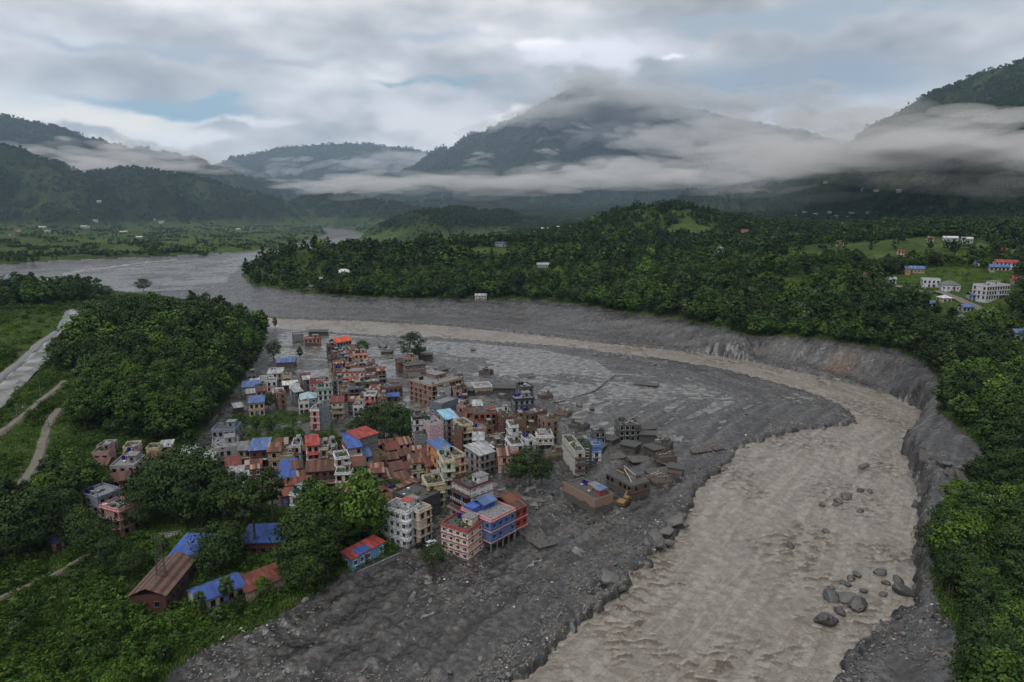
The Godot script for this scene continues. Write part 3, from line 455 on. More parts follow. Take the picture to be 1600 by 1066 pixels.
const HOUSES := [
	["apartment_building", "white four storey apartment block with rounded corner balconies and red roof box", -34.7, -0.1, -198.8, -0.5, 9.2, 6.9, 11.5, 4, "white", "flat", "rust", "nsq", "white"],
	["apartment_building", "narrow cream apartment block standing behind the white apartment block", -30.5, -0.1, -200.2, 0.88, 5.2, 9, 11, 4, "cream", "flat", "rust", "st", "cream"],
	["hotel", "pink hotel of four storeys with red floor bands and a roof garden", -15.1, -0.1, -192.5, -0.55, 10, 8.5, 9.1, 4, "pinkcream", "flat", "rust", "pst", "redband"],
	["hotel", "blue hotel with pink bands and open columns below beside the pink hotel", -7.5, -0.1, -198.9, 0.84, 11, 13, 10.5, 3, "blue", "flat", "rust", "oy", "pink"],
	["house", "bright red three storey house with rusty roof at the end of the blue hotel", -1.4, -0.1, -205.7, 0.81, 5.7, 12, 9.8, 3, "red", "tin", "rust", "o", "pink"],
	["commercial_building", "corner building with dark blue glass front, maroon band and white side wall", -12.9, -0.1, -210.8, -0.84, 9.5, 9.7, 15, 5, "glassblue", "flat", "rust", "pb2", "maroon"],
	["apartment_building", "pale mint apartment block with green water tanks on its flat roof", -24.4, -0.1, -237.3, 0.29, 4.2, 11.2, 13, 4, "mintpale", "flat", "rust", "gb", "cream"],
	["apartment_building", "peach apartment block joined to the pale mint block", -21.8, -0.1, -242.3, 0.59, 4.6, 9, 12.5, 4, "peach", "flat", "rust", "gt", "cream"],
	["house", "tall orange house with a big blue sheet roof above rusty roofs", -28, -0.1, -249.1, 0.59, 6.1, 8.9, 13, 4, "orange", "lean", "bluetin", "", ""],
	["apartment_building", "tall lavender pink blank wall block with a green tank on top", -33.8, -0.1, -274.5, 0.43, 5.8, 12, 14, 4, "lavender", "flat", "rust", "g1", ""],
	["apartment_building", "tall white house with dark ornate upper storeys beside the lavender block", -39.8, -0.1, -279.7, 0.29, 6, 8, 15, 5, "white", "flat", "rust", "cpn", "dark"],
	["house", "plain grey concrete box below the ornate white house", -37.7, -0.1, -272.9, 0.12, 6.4, 5, 9, 3, "concrete", "flat", "rust", "p1", ""],
	["house", "grey house with curved light metal roof and long white side windows", -12.9, -0.1, -255.7, 0.71, 7.3, 10, 8.5, 3, "lightgrey", "lean", "lighttin", "b", ""],
	["house", "small peach house with striped rusty roof beside the leafy river tree", -3.6, -0, -256, 0.15, 4.5, 8, 7.5, 2, "peach", "tin", "rustwhite", "", ""],
	["house", "pale pink house with red awning behind the leafy river tree", 0.9, -0.1, -266.7, 0.27, 5.4, 9, 8, 3, "pinkwhite", "flat", "rust", "aps", "white"],
	["house", "cream house with brick side and roof plants next to the dark flat roof", -27.9, -0.1, -226.4, 0.36, 6.2, 8.6, 8.5, 3, "yellowcream", "flat", "rust", "psb", "cream"],
	["house", "long low building with mossy dark flat roof beside the street", -33, -0.1, -219.8, 0.9, 10.3, 13, 6.5, 2, "darkgrey", "flat", "rust", "p1", ""],
	["house", "grey house with wide cluttered flat roof at the edge of the garden", -117.3, -0.1, -264.7, 0.37, 9.9, 13, 8, 2, "lightgrey", "flat", "rust", "c", ""],
	["house", "blue grey house with cream penthouse beside the green garden", -126.4, -0.1, -288, 0.08, 10, 9, 7, 2, "bluegrey", "flat", "rust", "s", ""],
	["house", "slim dusty pink house with grey gable beside the blue roofed maroon house", -105.7, -0.1, -257.6, 0.15, 4.8, 9, 9.5, 3, "dustypink", "tin", "greytin", "", "cream"],
	["house", "maroon house with white balcony and stepped blue metal roof", -99.2, -0, -255, 0.21, 6.6, 10, 10.5, 3, "maroon", "lean", "bluetin", "b", "white"],
	["house", "tan three storey house with green window shutters and rusty roof", -92.6, -0.1, -253.5, 0.15, 4.5, 9, 10.5, 3, "tan", "tin", "rustwhite", "w", "tan"],
	["house", "yellow ochre house with flat roof behind the blue and teal roofed shed", -87.3, -0.1, -251.6, 0.15, 4.5, 8, 8.5, 3, "ochre", "flat", "rust", "", ""],
	["shed", "shed with a steep bright blue and teal metal roof among brown roofs", -84.2, -0.1, -241.3, 0.22, 5.4, 11, 4.5, 1, "brick", "leansteep", "brightblue", "", ""],
	["house", "small white grey house with metal roofed top room near the garden trees", -86.3, -0, -259.8, 0.23, 3.2, 8, 10, 3, "white", "flat", "rust", "s", ""],
	["house", "pink house with red metal roof and red awning between rusty roofs", -79.3, -0.1, -257, 0.31, 4.6, 9, 11.5, 4, "pink", "lean", "redtin", "a", "white"],
	["house", "beige house with dark cluttered roof joined to the pink house with red awning", -75, -0.1, -257.8, 0.21, 3.4, 8, 9.5, 3, "tan", "flat", "rust", "cs", "cream"],
	["row_house", "long brown brick row house under two tiers of rusty sheet roof", -71.6, -0, -241.7, 0.18, 10.3, 10, 7.5, 3, "brownbrick", "tin", "rust", "2", ""],
	["house", "whitewashed house with six large dark window openings beside the mint green house", -61, -0.1, -233.5, 0.1, 5.9, 6, 9, 3, "cream", "flat", "rust", "wp", "white"],
	["house", "cream upper house with balcony standing behind the whitewashed house", -63.9, -0.1, -241.3, 0.38, 5.1, 7, 12, 4, "cream", "flat", "rust", "bp", "white"],
	["house", "mint green three storey house with rusty roof", -57.4, -0.1, -240, 0.24, 5, 9, 10, 3, "mint", "tin", "rustwhite", "", "mintpale"],
	["house", "pinkish house topped by a bright blue roof terrace shed", -62.8, -0.1, -253.8, 0.43, 4.9, 13, 12.5, 4, "dustypink", "lean", "brightblue", "b", "white"],
	["house", "grey concrete house with bright red metal roof under the big dark tree", -60.1, -0.1, -260.9, 0.84, 9, 8, 13.5, 4, "concrete", "lean", "redtin", "1", ""],
	["house", "tall bare brick house with white side wall among rusty roofs", -51.1, -0, -248.4, -1.03, 8.5, 3, 9.5, 3, "brick", "flat", "rust", "p1", ""],
	["house", "dark brown timber fronted house with patchy corroded roof", -50.6, -0.1, -238.5, 0.24, 5.1, 9, 8, 3, "brownbrick", "tin", "rustwhite", "b", ""],
	["house", "ochre cottage with orange striped rusty roof beside the garden bushes", -47.3, -0.1, -240.5, 0.45, 4.1, 8, 5.5, 2, "ochre", "tin", "rustwhite", "", ""],
	["house", "cream plastered house with gabled rusty striped roof amid brown roofs", -37.1, -0.1, -250.8, 0.31, 6.4, 9, 7, 2, "cream", "tin", "rustwhite", "", ""],
	["house", "low brown cottage with rusty roof behind the ochre cottage", -48.1, -0.1, -257.2, 0.32, 4.3, 7, 5.5, 2, "brick", "tin", "rust", "", ""],
	["house", "small cottage with dull red roof below the red roofed concrete house", -50, -0.1, -266.8, 0.47, 4.8, 8, 6, 2, "peach", "tin", "redrust", "", ""],
	["house", "weathered cottage with patched roof near the ornate white house", -46.6, -0.1, -274.1, 0.43, 5.5, 8, 5.5, 2, "pinkwhite", "tin", "rustwhite", "", ""],
	["house", "brown roofed cottage between the tall brick house and the cream gabled house", -44.1, -0, -260.9, 0.5, 4.3, 7, 5.5, 2, "brick", "tin", "rust", "", ""],
	["house", "cottage with orange rust roof in front of the tall bare brick house", -45.1, -0.1, -246.8, 0.51, 5.1, 8, 5.5, 2, "tan", "tin", "rustwhite", "", ""],
	["house", "narrow cottage with torn rusty roof beside the cream gabled house", -41.8, -0.1, -247.7, 0.62, 3.2, 7, 5, 2, "brick", "tin", "rust", "", ""],
	["house", "cottage with dark red rusty roof beside the pale mint block", -32.7, -0.1, -249.5, 0.61, 4.4, 8, 6, 2, "ochre", "tin", "redrust", "", ""],
	["house", "wide cottage with red brown roof below the tall orange house", -36, -0.1, -259.3, 0.56, 6.4, 8, 6, 2, "brick", "tin", "redrust", "", ""],
	["house", "cottage with pale rust roof at the foot of the grey concrete box", -39.4, -0.1, -266.6, 0.29, 5, 6, 5, 1, "peach", "tin", "rustwhite", "", ""],
	["house", "cottage with sagging rust roof behind the bushes by the cream house", -42.4, -0.1, -239.3, 0.55, 5.6, 8, 4.5, 1, "brick", "tin", "rust", "", ""],
	["shed", "shed with rusty sheets and one white sheet beside the cream brick sided house", -40.1, -0.1, -235.4, 0.95, 7.7, 9, 4, 1, "brick", "lean", "rustwhite", "", ""],
	["house", "house with pale grey striped metal roof above the brown hipped house", -53.3, -0.1, -221.9, 0.16, 6.2, 11, 5.5, 2, "brick", "leansteep", "greystripe", "", ""],
	["house", "brown house with broad hipped roof of dark rust sheets", -48.6, 0.1, -211.2, 0.76, 7.5, 7.6, 5.5, 2, "brownbrick", "hip", "redrust", "", ""],
	["house", "whitewashed low house with arched openings beside the brown hipped house", -55, 0.7, -210.4, 0.06, 7.4, 7, 5, 2, "white", "flat", "rust", "", "darkgrey"],
	["shed", "shed with steep patched rusty roof above the arched white house", -57.5, 0.2, -217.5, 0.11, 4.6, 10, 5, 1, "brick", "leansteep", "rustwhite", "", ""],
	["house", "white two storey house with roof terrace and green tank near the leafy trees", -71.7, 0.7, -216.8, 1.15, 6.7, 4.3, 7.5, 2, "white", "flat", "rust", "gb", "white"],
	["shed", "shed with curved light grey metal roof beside the white terrace house", -68, 0.8, -214.9, 0.1, 4.8, 9, 5, 1, "brick", "lean", "lighttin", "", ""],
	["house", "tall white house with blank side wall among the dark trees", -95.5, 1.5, -223.3, 0.26, 6.4, 9, 9, 3, "white", "flat", "rust", "b1", "white"],
	["house", "house with light grey sheet roof and orange roofed lean-to", -99.2, 0.8, -230.6, 0.26, 4.5, 8, 8.5, 3, "brick", "lean", "lighttin", "", ""],
	["house", "house with red orange clay coloured roof behind the light grey sheet roof", -106.4, -0, -245.9, 0.37, 5.1, 9, 7.5, 2, "peach", "tin", "redrust", "", ""],
	["house", "house with pale patched roof in front of the maroon house", -98.7, -0.1, -245.7, 0.35, 5.4, 9, 6.5, 2, "brick", "tin", "rustwhite", "", ""],
	["house", "small brick house squeezed behind the brown brick row house", -82.3, -0.1, -245.7, 0.37, 3.5, 8, 6.5, 2, "brick", "tin", "rust", "", ""],
	["house", "dark cottage with broken pale roof beside the bright blue shed", -78.9, -0.1, -239.9, 0.41, 3, 7, 5, 2, "brownbrick", "tin", "rustwhite", "", ""],
	["house", "small red brick cottage below the bright blue shed", -79.4, 0.4, -224.5, 0.28, 3.8, 7, 4.5, 1, "brick", "tin", "redrust", "", ""],
	["house", "grey cottage with metal roof behind the pink house with red awning", -73.7, -0.1, -264.2, 0.42, 3.6, 7, 8, 3, "lightgrey", "flat", "rust", "s", ""],
	["house", "blue washed house beneath the grey concrete red roofed house", -57.9, -0.1, -253, 0.46, 4.5, 7, 8, 3, "bluegrey", "lean", "bluetin", "b", ""],
	["house", "dusky pink house between the beige house and the cream upper house", -70.3, -0.1, -251.5, 0.23, 2.9, 8, 9, 3, "brick", "flat", "rust", "c", ""],
	["house", "white house with wide blue metal porch roof by the riverside lane", -144.4, -0.1, -364.9, 0.3, 8.9, 9, 5, 2, "white", "lean", "bluetin", "", ""],
	["house", "cream and pink two storey house with blue sheets on its roof", -128, -0.1, -328.8, 0.31, 7.1, 9, 7, 2, "cream", "lean", "bluetin", "", "pink"],
	["house", "slim pink and brick tower house standing alone in the grass", -119.3, -0.1, -338.3, 0.64, 3.9, 7, 8.5, 3, "pinkbrick", "flat", "rust", "c", ""],
	["house", "teal and pale blue two storey house with pointed metal roof", -105, -0.1, -338.3, 0.29, 7.8, 9, 6.5, 2, "teal", "hip", "paletin", "", "teal2"],
	["house", "white four storey house with green bands beside the teal house", -96.3, -0.1, -338, 0.33, 7.2, 9, 11, 4, "white", "flat", "rust", "gs", "mintband"],
	["house", "pink house with red roof edge behind the white house with green bands", -105.4, -0.1, -360.7, 0.27, 9.7, 9, 8.5, 3, "pink", "flat", "rust", "cs", "redband"],
	["house", "cream house with brown roof and red doors beside the white house with green bands", -86.3, -0.1, -324.7, 0.19, 5.8, 8, 8.5, 3, "cream", "tin", "redrust", "b", "tan"],
	["house", "slim pink house attached to a blank slate grey block", -92.3, -0.1, -309.4, -0, 4.2, 8, 9, 3, "pink", "flat", "rust", "", "white"],
	["house", "blank slate grey block attached to the slim pink house", -89.1, -0.1, -311, 0.22, 4.6, 9, 10, 3, "slate", "flat", "rust", "1", ""],
	["house", "low white house with dark flat roof behind the white blue porch house", -141, -0.1, -379.7, 0.38, 7.6, 9, 5, 2, "white", "flat", "rust", "c", ""],
	["house", "low cream house with pale metal roof and blue tank by the flooded lane", -139.4, -0.1, -390.6, 0.19, 7.9, 9, 6, 2, "cream", "lean", "lighttin", "t", ""],
	["house", "small cream hut with a plant on its roof by the flooded lane", -131.6, -0.1, -386.6, 0.3, 4.9, 6, 5, 1, "cream", "flat", "rust", "p", ""],
	["shed", "open shed with white metal roof by the yellow flowering bushes", -125.7, -0.1, -373.5, 0.35, 7.9, 6, 3.5, 1, "darkgrey", "lean", "whitetin", "", ""],
	["house", "brick hut with two blue metal roofs at the edge of the flood", -144.7, -0.1, -426.2, 0.16, 11, 8, 4, 1, "brick", "tin", "bluetin", "m", ""],
	["shed", "grey shack at the foot of the wooded hill", -137.8, -0.1, -329.2, 0.53, 4.2, 6, 4, 1, "darkgrey", "lean", "lighttin", "", ""],
	["shed", "patched metal shack behind the cream and pink house", -140.5, -0.1, -355.5, 0.39, 6.4, 7, 4, 1, "tan", "tin", "lighttin", "", ""],
	["house", "orange roofed kiosk beside the slim pink tower house", -129, -0.1, -357.2, 0.39, 3.3, 5, 4, 1, "tan", "tin", "orangetin", "", ""],
	["house", "house with bright orange metal roof standing in the flood", -122.4, -0.1, -475.9, 0.82, 12.1, 10, 7, 2, "bluegrey", "tin", "orangetin", "m", ""],
	["house", "pale brick house below the orange roofed house", -112.4, -0.1, -464.2, 0.23, 9, 8, 5, 2, "pinkbrick", "flat", "rust", "m", ""],
	["ruined_house", "dark shattered house leaning in the flood beside the brown brick one", -115.2, -0.1, -430.8, 0.53, 7.1, 7, 5.5, 2, "mudwall", "ruin", "rust", "m", ""],
	["house", "brown mud coated house beside the pink two storey flooded house", -110.7, -0.1, -440.4, 0.46, 8.4, 9, 6, 2, "brownbrick", "flat", "rust", "cm", ""],
	["house", "salmon pink two storey house with brown windows in the flood", -97.8, -0.1, -430.3, 0.22, 8.4, 8, 8, 3, "salmon", "flat", "rust", "sk", "salmon"],
	["house", "wide white house with red roof edge and red awning in the flood", -92.1, -0.1, -384.1, 0.11, 13.7, 11, 8.5, 3, "white", "flat", "rust", "akc", "redband"],
	["house", "brown mud coated block to the side of the wide white house", -85.2, -0.1, -402.6, 0.21, 7.5, 9, 5.5, 2, "brownbrick", "flat", "rust", "cm1", ""],
	["shed", "low shed with bright red sheet roof below the wide white house", -93.1, -0.1, -373.4, 0.35, 7.8, 6, 3.5, 1, "brick", "lean", "redtin", "", ""],
	["house", "olive dark house with cluttered roof above the pink flooded house", -77.6, -0.1, -364.6, 0.32, 8.3, 9, 7.5, 3, "olive", "flat", "rust", "ck", ""],
	["house", "pink house with red awning at the flooded street", -71.9, -0.1, -335.3, -0, 5.5, 7, 8.5, 3, "pink", "flat", "rust", "a", "white"],
	["house", "dark grey house with open storeys beside the pink flooded house", -83.8, -0.1, -352.8, 0.34, 7.3, 9, 7.5, 3, "darkgrey", "flat", "rust", "w", "concrete"],
	["house", "red brick house with torn black roof and blue tarpaulin lean-to", -66, -0.1, -360.9, 0.39, 10.1, 9, 5.5, 2, "brick", "flat", "rust", "cm", ""],
	["shed", "low lean-to of blue tarpaulin against the red brick house", -64.1, -0.1, -352, 0.18, 6.7, 5, 2.8, 1, "mudwall", "lean", "brightblue", "", ""],
	["house", "wide brick house with thick black roof slab across the flooded street", -60.4, -0.1, -408.5, 0.4, 12.4, 9, 6.5, 2, "pinkbrick", "slab", "rust", "m", ""],
	["house", "tan mud stained house below the wide brick house with black roof", -57, -0.1, -386.2, 0.23, 6.3, 8, 5, 2, "tan", "slab", "rust", "m", ""],
	["house", "narrow brick house with arched dark roof under the lone flood tree", -69.6, -0.1, -413.3, 0.39, 4.4, 8, 7, 2, "brick", "tin", "darktin", "m", ""],
	["house", "tan block with ragged roof under the lone flood tree", -66.1, -0.1, -427.1, 0.24, 7.3, 7, 6, 2, "tan", "flat", "rust", "cm", ""],
	["house", "long low grey house with dark openings behind the lone flood tree", -58.2, -0.1, -447.6, 0.21, 8.9, 7, 3.5, 1, "mudwall", "slab", "rust", "m", ""],
	["house", "grey concrete house standing in silver shallows near the wooded point", -161.4, -0.1, -504.3, 0.3, 8.2, 8, 6, 2, "concrete", "flat", "rust", "m1", ""],
	["house", "tan house with red roof room standing in silver shallows", -146.6, -0.1, -491.5, 0.21, 11.2, 8, 5.5, 2, "tan", "flat", "rust", "sm", "redband"],
	["house", "long half buried house with dark roof at the far water edge", -153, -0.1, -529.7, 0.19, 14.1, 9, 3.5, 1, "mudwall", "slab", "rust", "m", ""],
	["apartment_building", "long brick and pink row with balconies along the flooded street", -41.1, -0.1, -354.3, 0.83, 20.8, 18.6, 11, 4, "pinkbrick", "flat", "rust", "bcsk", "tan"],
	["house", "flat grey walled house in front of the long brick row", -35.7, -0.1, -343.1, 0.18, 6.9, 7, 10, 3, "lightgrey", "flat", "rust", "1p", ""],
	["house", "dark grey slanting wall house at the corner of the flooded street", -33.3, -0.1, -321.4, 0.92, 12, 8, 9, 3, "slate", "flat", "rust", "1", ""],
	["house", "grey house with light blue sheet roof on its top room", -28.7, -0.1, -292, 0.48, 5.8, 10, 11, 4, "lightgrey", "lean", "palebluetin", "", ""],
	["house", "brick fronted house with dark planted roof beside the cream balcony house", -22.4, -0.1, -273.4, -0, 3.4, 9, 11.5, 4, "brick", "flat", "rust", "p1", ""],
	["house", "cream four storey house with stacked balconies beside the brick fronted house", -21, -0.1, -279.6, 0.51, 5.1, 9, 12, 4, "yellowcream", "flat", "rust", "b", "cream"],
	["ruined_house", "torn open building with orange walls and white roof posts", -12.9, -0.1, -307.6, 0.09, 10.7, 10, 8.5, 3, "orangered", "ruin", "rust", "w", "dark"],
	["apartment_building", "grey concrete tower block at the water side of the brick quarter", 6.4, -0.1, -334.3, 0.37, 6.6, 8, 13, 4, "concrete", "flat", "rust", "ck", "darkgrey"],
	["house", "blue grey house with cluttered terraces below the concrete tower block", 5.2, -0.1, -320.4, 0.21, 10.4, 8, 11, 4, "bluegrey", "flat", "rust", "cts", "dark"],
	["house", "slim orange brick house with ragged roof in the brick quarter", 3.2, -0.1, -287.4, 0.22, 4, 9, 11.5, 4, "brick", "flat", "rust", "cp1", ""],
	["house", "wide brown brick house with blue tank facing the mud plain", 9.6, -0.1, -300.3, 0.63, 9.6, 9, 10.5, 4, "brownbrick", "flat", "rust", "ct", ""],
	["house", "tan and brick house with dark bushy roof facing the mud plain", 16, -0.1, -289.5, 0.43, 6.3, 8, 10.5, 4, "tanbrick", "flat", "rust", "p", ""],
	["house", "pinkish flat roofed house raised on stilts above the mud", 13.8, -0, -280.4, 0.12, 6.9, 9, 6.5, 2, "pinkwhite", "flat", "rust", "oc", "white"],
	["house", "slim white house with blue window in the brick quarter", 0.1, -0.1, -284.7, 0.23, 3.7, 8, 9.5, 3, "white", "flat", "rust", "b", "white"],
	["house", "brown house with twisted white metal roof frame", -7.6, -0.1, -278.5, 0.19, 8.2, 9, 5.5, 2, "brownbrick", "ruin", "rust", "w", ""],
	["house", "half buried house with white parapet and red sign panel in the mud", -16.8, -0.1, -366.5, 0.27, 9.7, 9, 4.5, 1, "tan", "flat", "rust", "m", "white"],
	["house", "half buried long house under a cracked grey roof slab", -4.1, -0.1, -366.5, 0.1, 12.4, 8, 3.5, 1, "mudwall", "slab", "rust", "m", ""],
	["house", "low pink house in front of the twisted white metal roof frame", 2.1, -0.1, -278.6, 0.25, 6.2, 7, 5, 2, "pinkwhite", "flat", "rust", "cs", ""],
	["house", "brick house with cluttered roof behind the slim white house", -2.4, -0.1, -298.4, 0.29, 6.3, 8, 9, 3, "brick", "flat", "rust", "cp", ""],
	["apartment_building", "long white grey apartment block with blank side wall in the mud", 24.6, -0.1, -259.9, -1.38, 19.2, 4.2, 9.5, 4, "whitegrey", "flat", "rust", "pc31", ""],
	["house", "slim white house with sky blue top storey behind the long white grey block", 33.9, -0, -266.7, 0.18, 4.1, 7, 7, 3, "white", "flat", "rust", "z", "blue2"],
	["house", "dark narrow house between the long white grey block and the slim white one", 29.8, -0.1, -265.5, 0.19, 3.8, 8, 7.5, 3, "darkgrey", "flat", "rust", "gp", ""],
	["ruined_house", "dark concrete shell of a three storey house standing alone in mud", 52.1, -0.1, -293.1, 0.09, 9.8, 9, 7.5, 3, "darkconcrete", "ruin", "rust", "wkc", "darkgrey"],
	["ruined_house", "low collapsed concrete frame near the slim white house", 38.3, -0.1, -289.5, 0.18, 4.7, 7, 5, 2, "darkconcrete", "ruin", "rust", "w", ""],
	["ruined_house", "curved brick house buried to its roof with red cabin and blue tanks", 27.1, -0, -226.9, -0.98, 17.3, 8.4, 4.5, 1, "tanbrick", "flat", "rust", "mtr1", ""],
	["ruined_house", "brick and olive house torn open on its riverward side", 42.8, -0.1, -236.7, -1.02, 14.3, 8.8, 5.1, 2, "brownbrick", "ruin", "rust", "mw", "olive"],
	["ruined_house", "low slab topped ruin beside the dark concrete shell", 62, -0.1, -298.6, 0.13, 6.6, 7, 3.5, 1, "darkconcrete", "slab", "rust", "m", ""],
	["house", "grey walled house with long flat roof among trees on the wooded side", -134.8, 4.4, -208.7, 1.11, 8.2, 9.8, 7.5, 3, "bluegrey", "flat", "rust", "tc", ""],
	["house", "brick and pink house with balconies below the long flat roofed house", -121.6, 4.7, -196.5, -0.41, 8.8, 7, 8.5, 3, "dustypink", "flat", "rust", "bc", "pink"],
	["house", "grey house with white top room and blue tank among trees", -141.8, 3.3, -237.4, 0.14, 8.4, 10, 7.5, 3, "lightgrey", "flat", "rust", "st", ""],
	["house", "low house with rusty roof between two grey houses in the trees", -141, 3.6, -228.4, 0.48, 8.4, 8, 5, 2, "brick", "tin", "rust", "", ""],
	["house", "low white house half hidden by the big dark trees", -130.6, 2.6, -230.7, 0.18, 6.1, 8, 5, 2, "white", "flat", "rust", "s", ""],
	["shed", "shed with teal and blue sheets half hidden by the big dark trees", -120.8, 2.5, -222.2, 0.18, 2.9, 6, 4, 1, "brightblue", "lean", "tealtin", "", ""],
	["house", "house with orange rust roof behind the big dark trees", -139.2, 2, -251.5, 0.16, 4.1, 7, 6, 2, "brick", "tin", "redrust", "", ""],
	["hut", "tiny pink hut with blue roof alone in the undergrowth", -131.7, 6.7, -181, 0.88, 2.9, 4, 3, 1, "pink", "lean", "bluetin", "", ""],
	["hut", "small hut with pale blue roof beside the footpath", -157.6, 5.3, -221.3, 0.31, 1.7, 4, 2.6, 1, "pink", "lean", "palebluetin", "", ""],
	["shed", "long white walled shed with bright blue gabled roof by the mud bank", -77.6, 2.7, -161.9, 0.77, 11.7, 7.6, 3.3, 1, "whitegrey", "tin", "brightblue", "", ""],
	["shed", "long low beige shed with rusty flat sheet roof behind the mud bank", -67.6, 2.4, -166.8, 0.76, 10.7, 7, 3.2, 1, "beige", "lean", "redrust", "1", ""],
	["hall", "large old hall with striped rusty brown gabled roof behind the lattice tower", -91.4, 3.8, -162.7, 1.6, 17.6, 8.9, 5, 1, "maroonbrick", "tin", "ruststripe", "", ""],
	["hall", "hall with blue metal roof joined to the old rusty roofed hall", -90.1, 4.3, -177.2, -0.04, 8.8, 10, 5, 1, "darkblue", "lean", "brightblue", "", ""],
	["hall", "dark red walled hall with bright blue roof under tall trees", -72.5, 3.5, -185.9, 0.06, 12.3, 9, 5, 1, "maroonbrick", "lean", "brightblue", "", ""],
	["house", "sky blue cottage with red roof and one blue sheet beside the road", -44.1, 1.1, -185.3, 0.94, 12.5, 4.5, 3.6, 1, "skyblue", "lean", "redtin", "", ""],
	["house", "ochre house with blue roof below the rice terraces", 309.6, 49.4, -525.7, -0.32, 13.2, 8, 4, 1, "ochre", "tin", "bluetin", "", ""],
	["house", "flat white house beside the dark shade tree below the terraces", 301.8, 43.4, -490.7, -0.33, 10.9, 8, 5.5, 2, "white", "flat", "rust", "", ""],
	["house", "house with grey hipped roof beside the flat white house", 308.5, 42.3, -479, -0.34, 11.4, 9, 4.5, 1, "white", "hip", "greytin", "", ""],
	["apartment_building", "white three storey house with dark windows on the wooded bank road", 322.1, 40, -456.4, 0.33, 21.2, 10, 9, 3, "white", "flat", "rust", "sc", "white"],
	["house", "white house with red and blue roofs above the bank road", 374, 52.8, -517.8, -0.38, 15.2, 8, 6, 2, "white", "tin", "redtin", "", ""],
	["house", "low hut with blue roof beside the white house with red roof", 367.4, 52.6, -515.7, -0.37, 12.6, 7, 3, 1, "lightgrey", "tin", "bluetin", "", ""],
	["house", "lone house with red roof under the wooded mountain", 641.2, 56.6, -957, -0.35, 17, 12, 5, 1, "tan", "hip", "redtin", "", ""],
	["house", "long low white house under the wooded mountain", 494.7, 58.7, -778, -0.34, 14.6, 7, 4, 1, "white", "tin", "whitetin", "", ""],
	["house", "low white house beside the long low white house", 501.9, 58.7, -760.1, -0.35, 10.5, 7, 4, 1, "white", "tin", "whitetin", "", ""],
	["house", "white roofed house high above the terraces", 625.4, 53.6, -1073.8, -0.32, 13.9, 7, 4, 1, "white", "tin", "whitetin", "", ""],
	["house", "pale pink house amid trees above the terraces", 396.7, 47.3, -700.8, -0.31, 5.8, 7, 6, 2, "pinkwhite", "tin", "redrust", "", ""],
	["hut", "small orange hut above the bank road", 465.1, 54.4, -648.4, -0.37, 4.8, 5, 4, 1, "orange", "tin", "orangetin", "", ""],
	["shed", "long shed with blue roof half hidden by bank bushes", 283.4, 33.6, -459.1, -0.35, 8.3, 7, 3, 1, "lightgrey", "tin", "bluetin", "", ""],
	["shed", "blue roofed shed beside the bank road", 298.1, 33.6, -443.4, -0, 7.1, 6, 3, 1, "lightgrey", "tin", "bluetin", "", ""],
	["house", "round roofed pale hut beside the bank road", 296, 36.2, -463.4, -0, 6.1, 7, 3.5, 1, "cream", "hip", "whitetin", "", ""],
	["house", "white house with blue roof where the bank road leaves the woods", 295, 25.1, -391.6, -0, 6.7, 8, 4.5, 1, "white", "tin", "bluetin", "", ""],
	["house", "orange walled house among the bank trees", 270.6, 21.5, -356, -0, 4.7, 7, 5, 2, "orange", "tin", "orangetin", "", ""],
	["house", "white hip roofed villa on the wooded point in the river", -201.4, 13.1, -816.5, 0.15, 17, 12, 7, 2, "white", "hip", "whitetin", "", ""],
	["school_building", "long blue roofed school block in the central woods", -15.1, 41.4, -941.5, 0.01, 17, 9, 4.5, 1, "white", "tin", "darkbluetin", "", ""],
	["house", "white houses terrace block in the central woods", 38, 26.3, -808.3, -0.03, 17, 8, 3.5, 1, "white", "tin", "lighttin", "", ""],
	["house", "white two storey house above the dense river woods", 259.6, 38.1, -869.1, -0.17, 17, 8, 6, 2, "white", "flat", "rust", "", ""],
	["house", "white and pink house beside the domed hill", 113.3, 36.3, -1612, -0.04, 17, 8, 5, 1, "peach", "tin", "whitetin", "", ""],
	["house", "row house with white roof beside the domed hill", 76.7, 33, -1628.4, -0.03, 17, 8, 4, 1, "white", "tin", "whitetin", "", ""],
	["house", "pale block house on the misty slope", 722.9, 57.2, -1547.4, -0.26, 17, 8, 5, 2, "white", "flat", "rust", "", ""],
	["shed", "collapsed metal roofed shed among the bank trees above the boulders", 153.6, 9.5, -202.3, 0.23, 6, 6, 3, 1, "darkgrey", "lean", "whitetin", "", ""],
	["house", "white cottage at the upper edge of the terraces", 507.1, 49.6, -1014.3, -0.28, 11.2, 7, 4.2, 2, "white", "tin", "lighttin", "", ""],
	["house", "cream cottage with rusty roof among the upper terrace trees", 381.1, 52.6, -799.9, -0.27, 7.4, 7, 4.2, 2, "cream", "tin", "rust", "", ""],
	["house", "small pink cottage above the middle terraces", 463.1, 59.1, -763.5, -0.33, 6.3, 7, 4.2, 2, "pinkwhite", "tin", "rustwhite", "", ""],
	["house", "grey cottage with white roof beyond the terraces", 603, 53.8, -1109.4, -0.3, 10.2, 7, 4.2, 2, "lightgrey", "tin", "whitetin", "", ""],
	["house", "ochre cottage with grey roof by the upper lane", 432.5, 46.6, -660.3, -0.35, 6.7, 7, 4.2, 2, "ochre", "tin", "greytin", "", ""],
	["house", "white cottage with blue roof by the upper lane", 401, 49.4, -588.1, -0.36, 6.6, 7, 4.2, 2, "white", "tin", "bluetin", "", ""],
	["house", "tan cottage with red roof beside the bank lane", 351.4, 47.3, -474.5, -0.38, 5.3, 7, 4.2, 2, "tan", "tin", "redtin", "", ""],
	["house", "white cottage with pale roof at the end of the bank road", 283.1, 42.9, -507.7, -0.31, 5.2, 7, 4.2, 2, "white", "tin", "lighttin", "", ""],
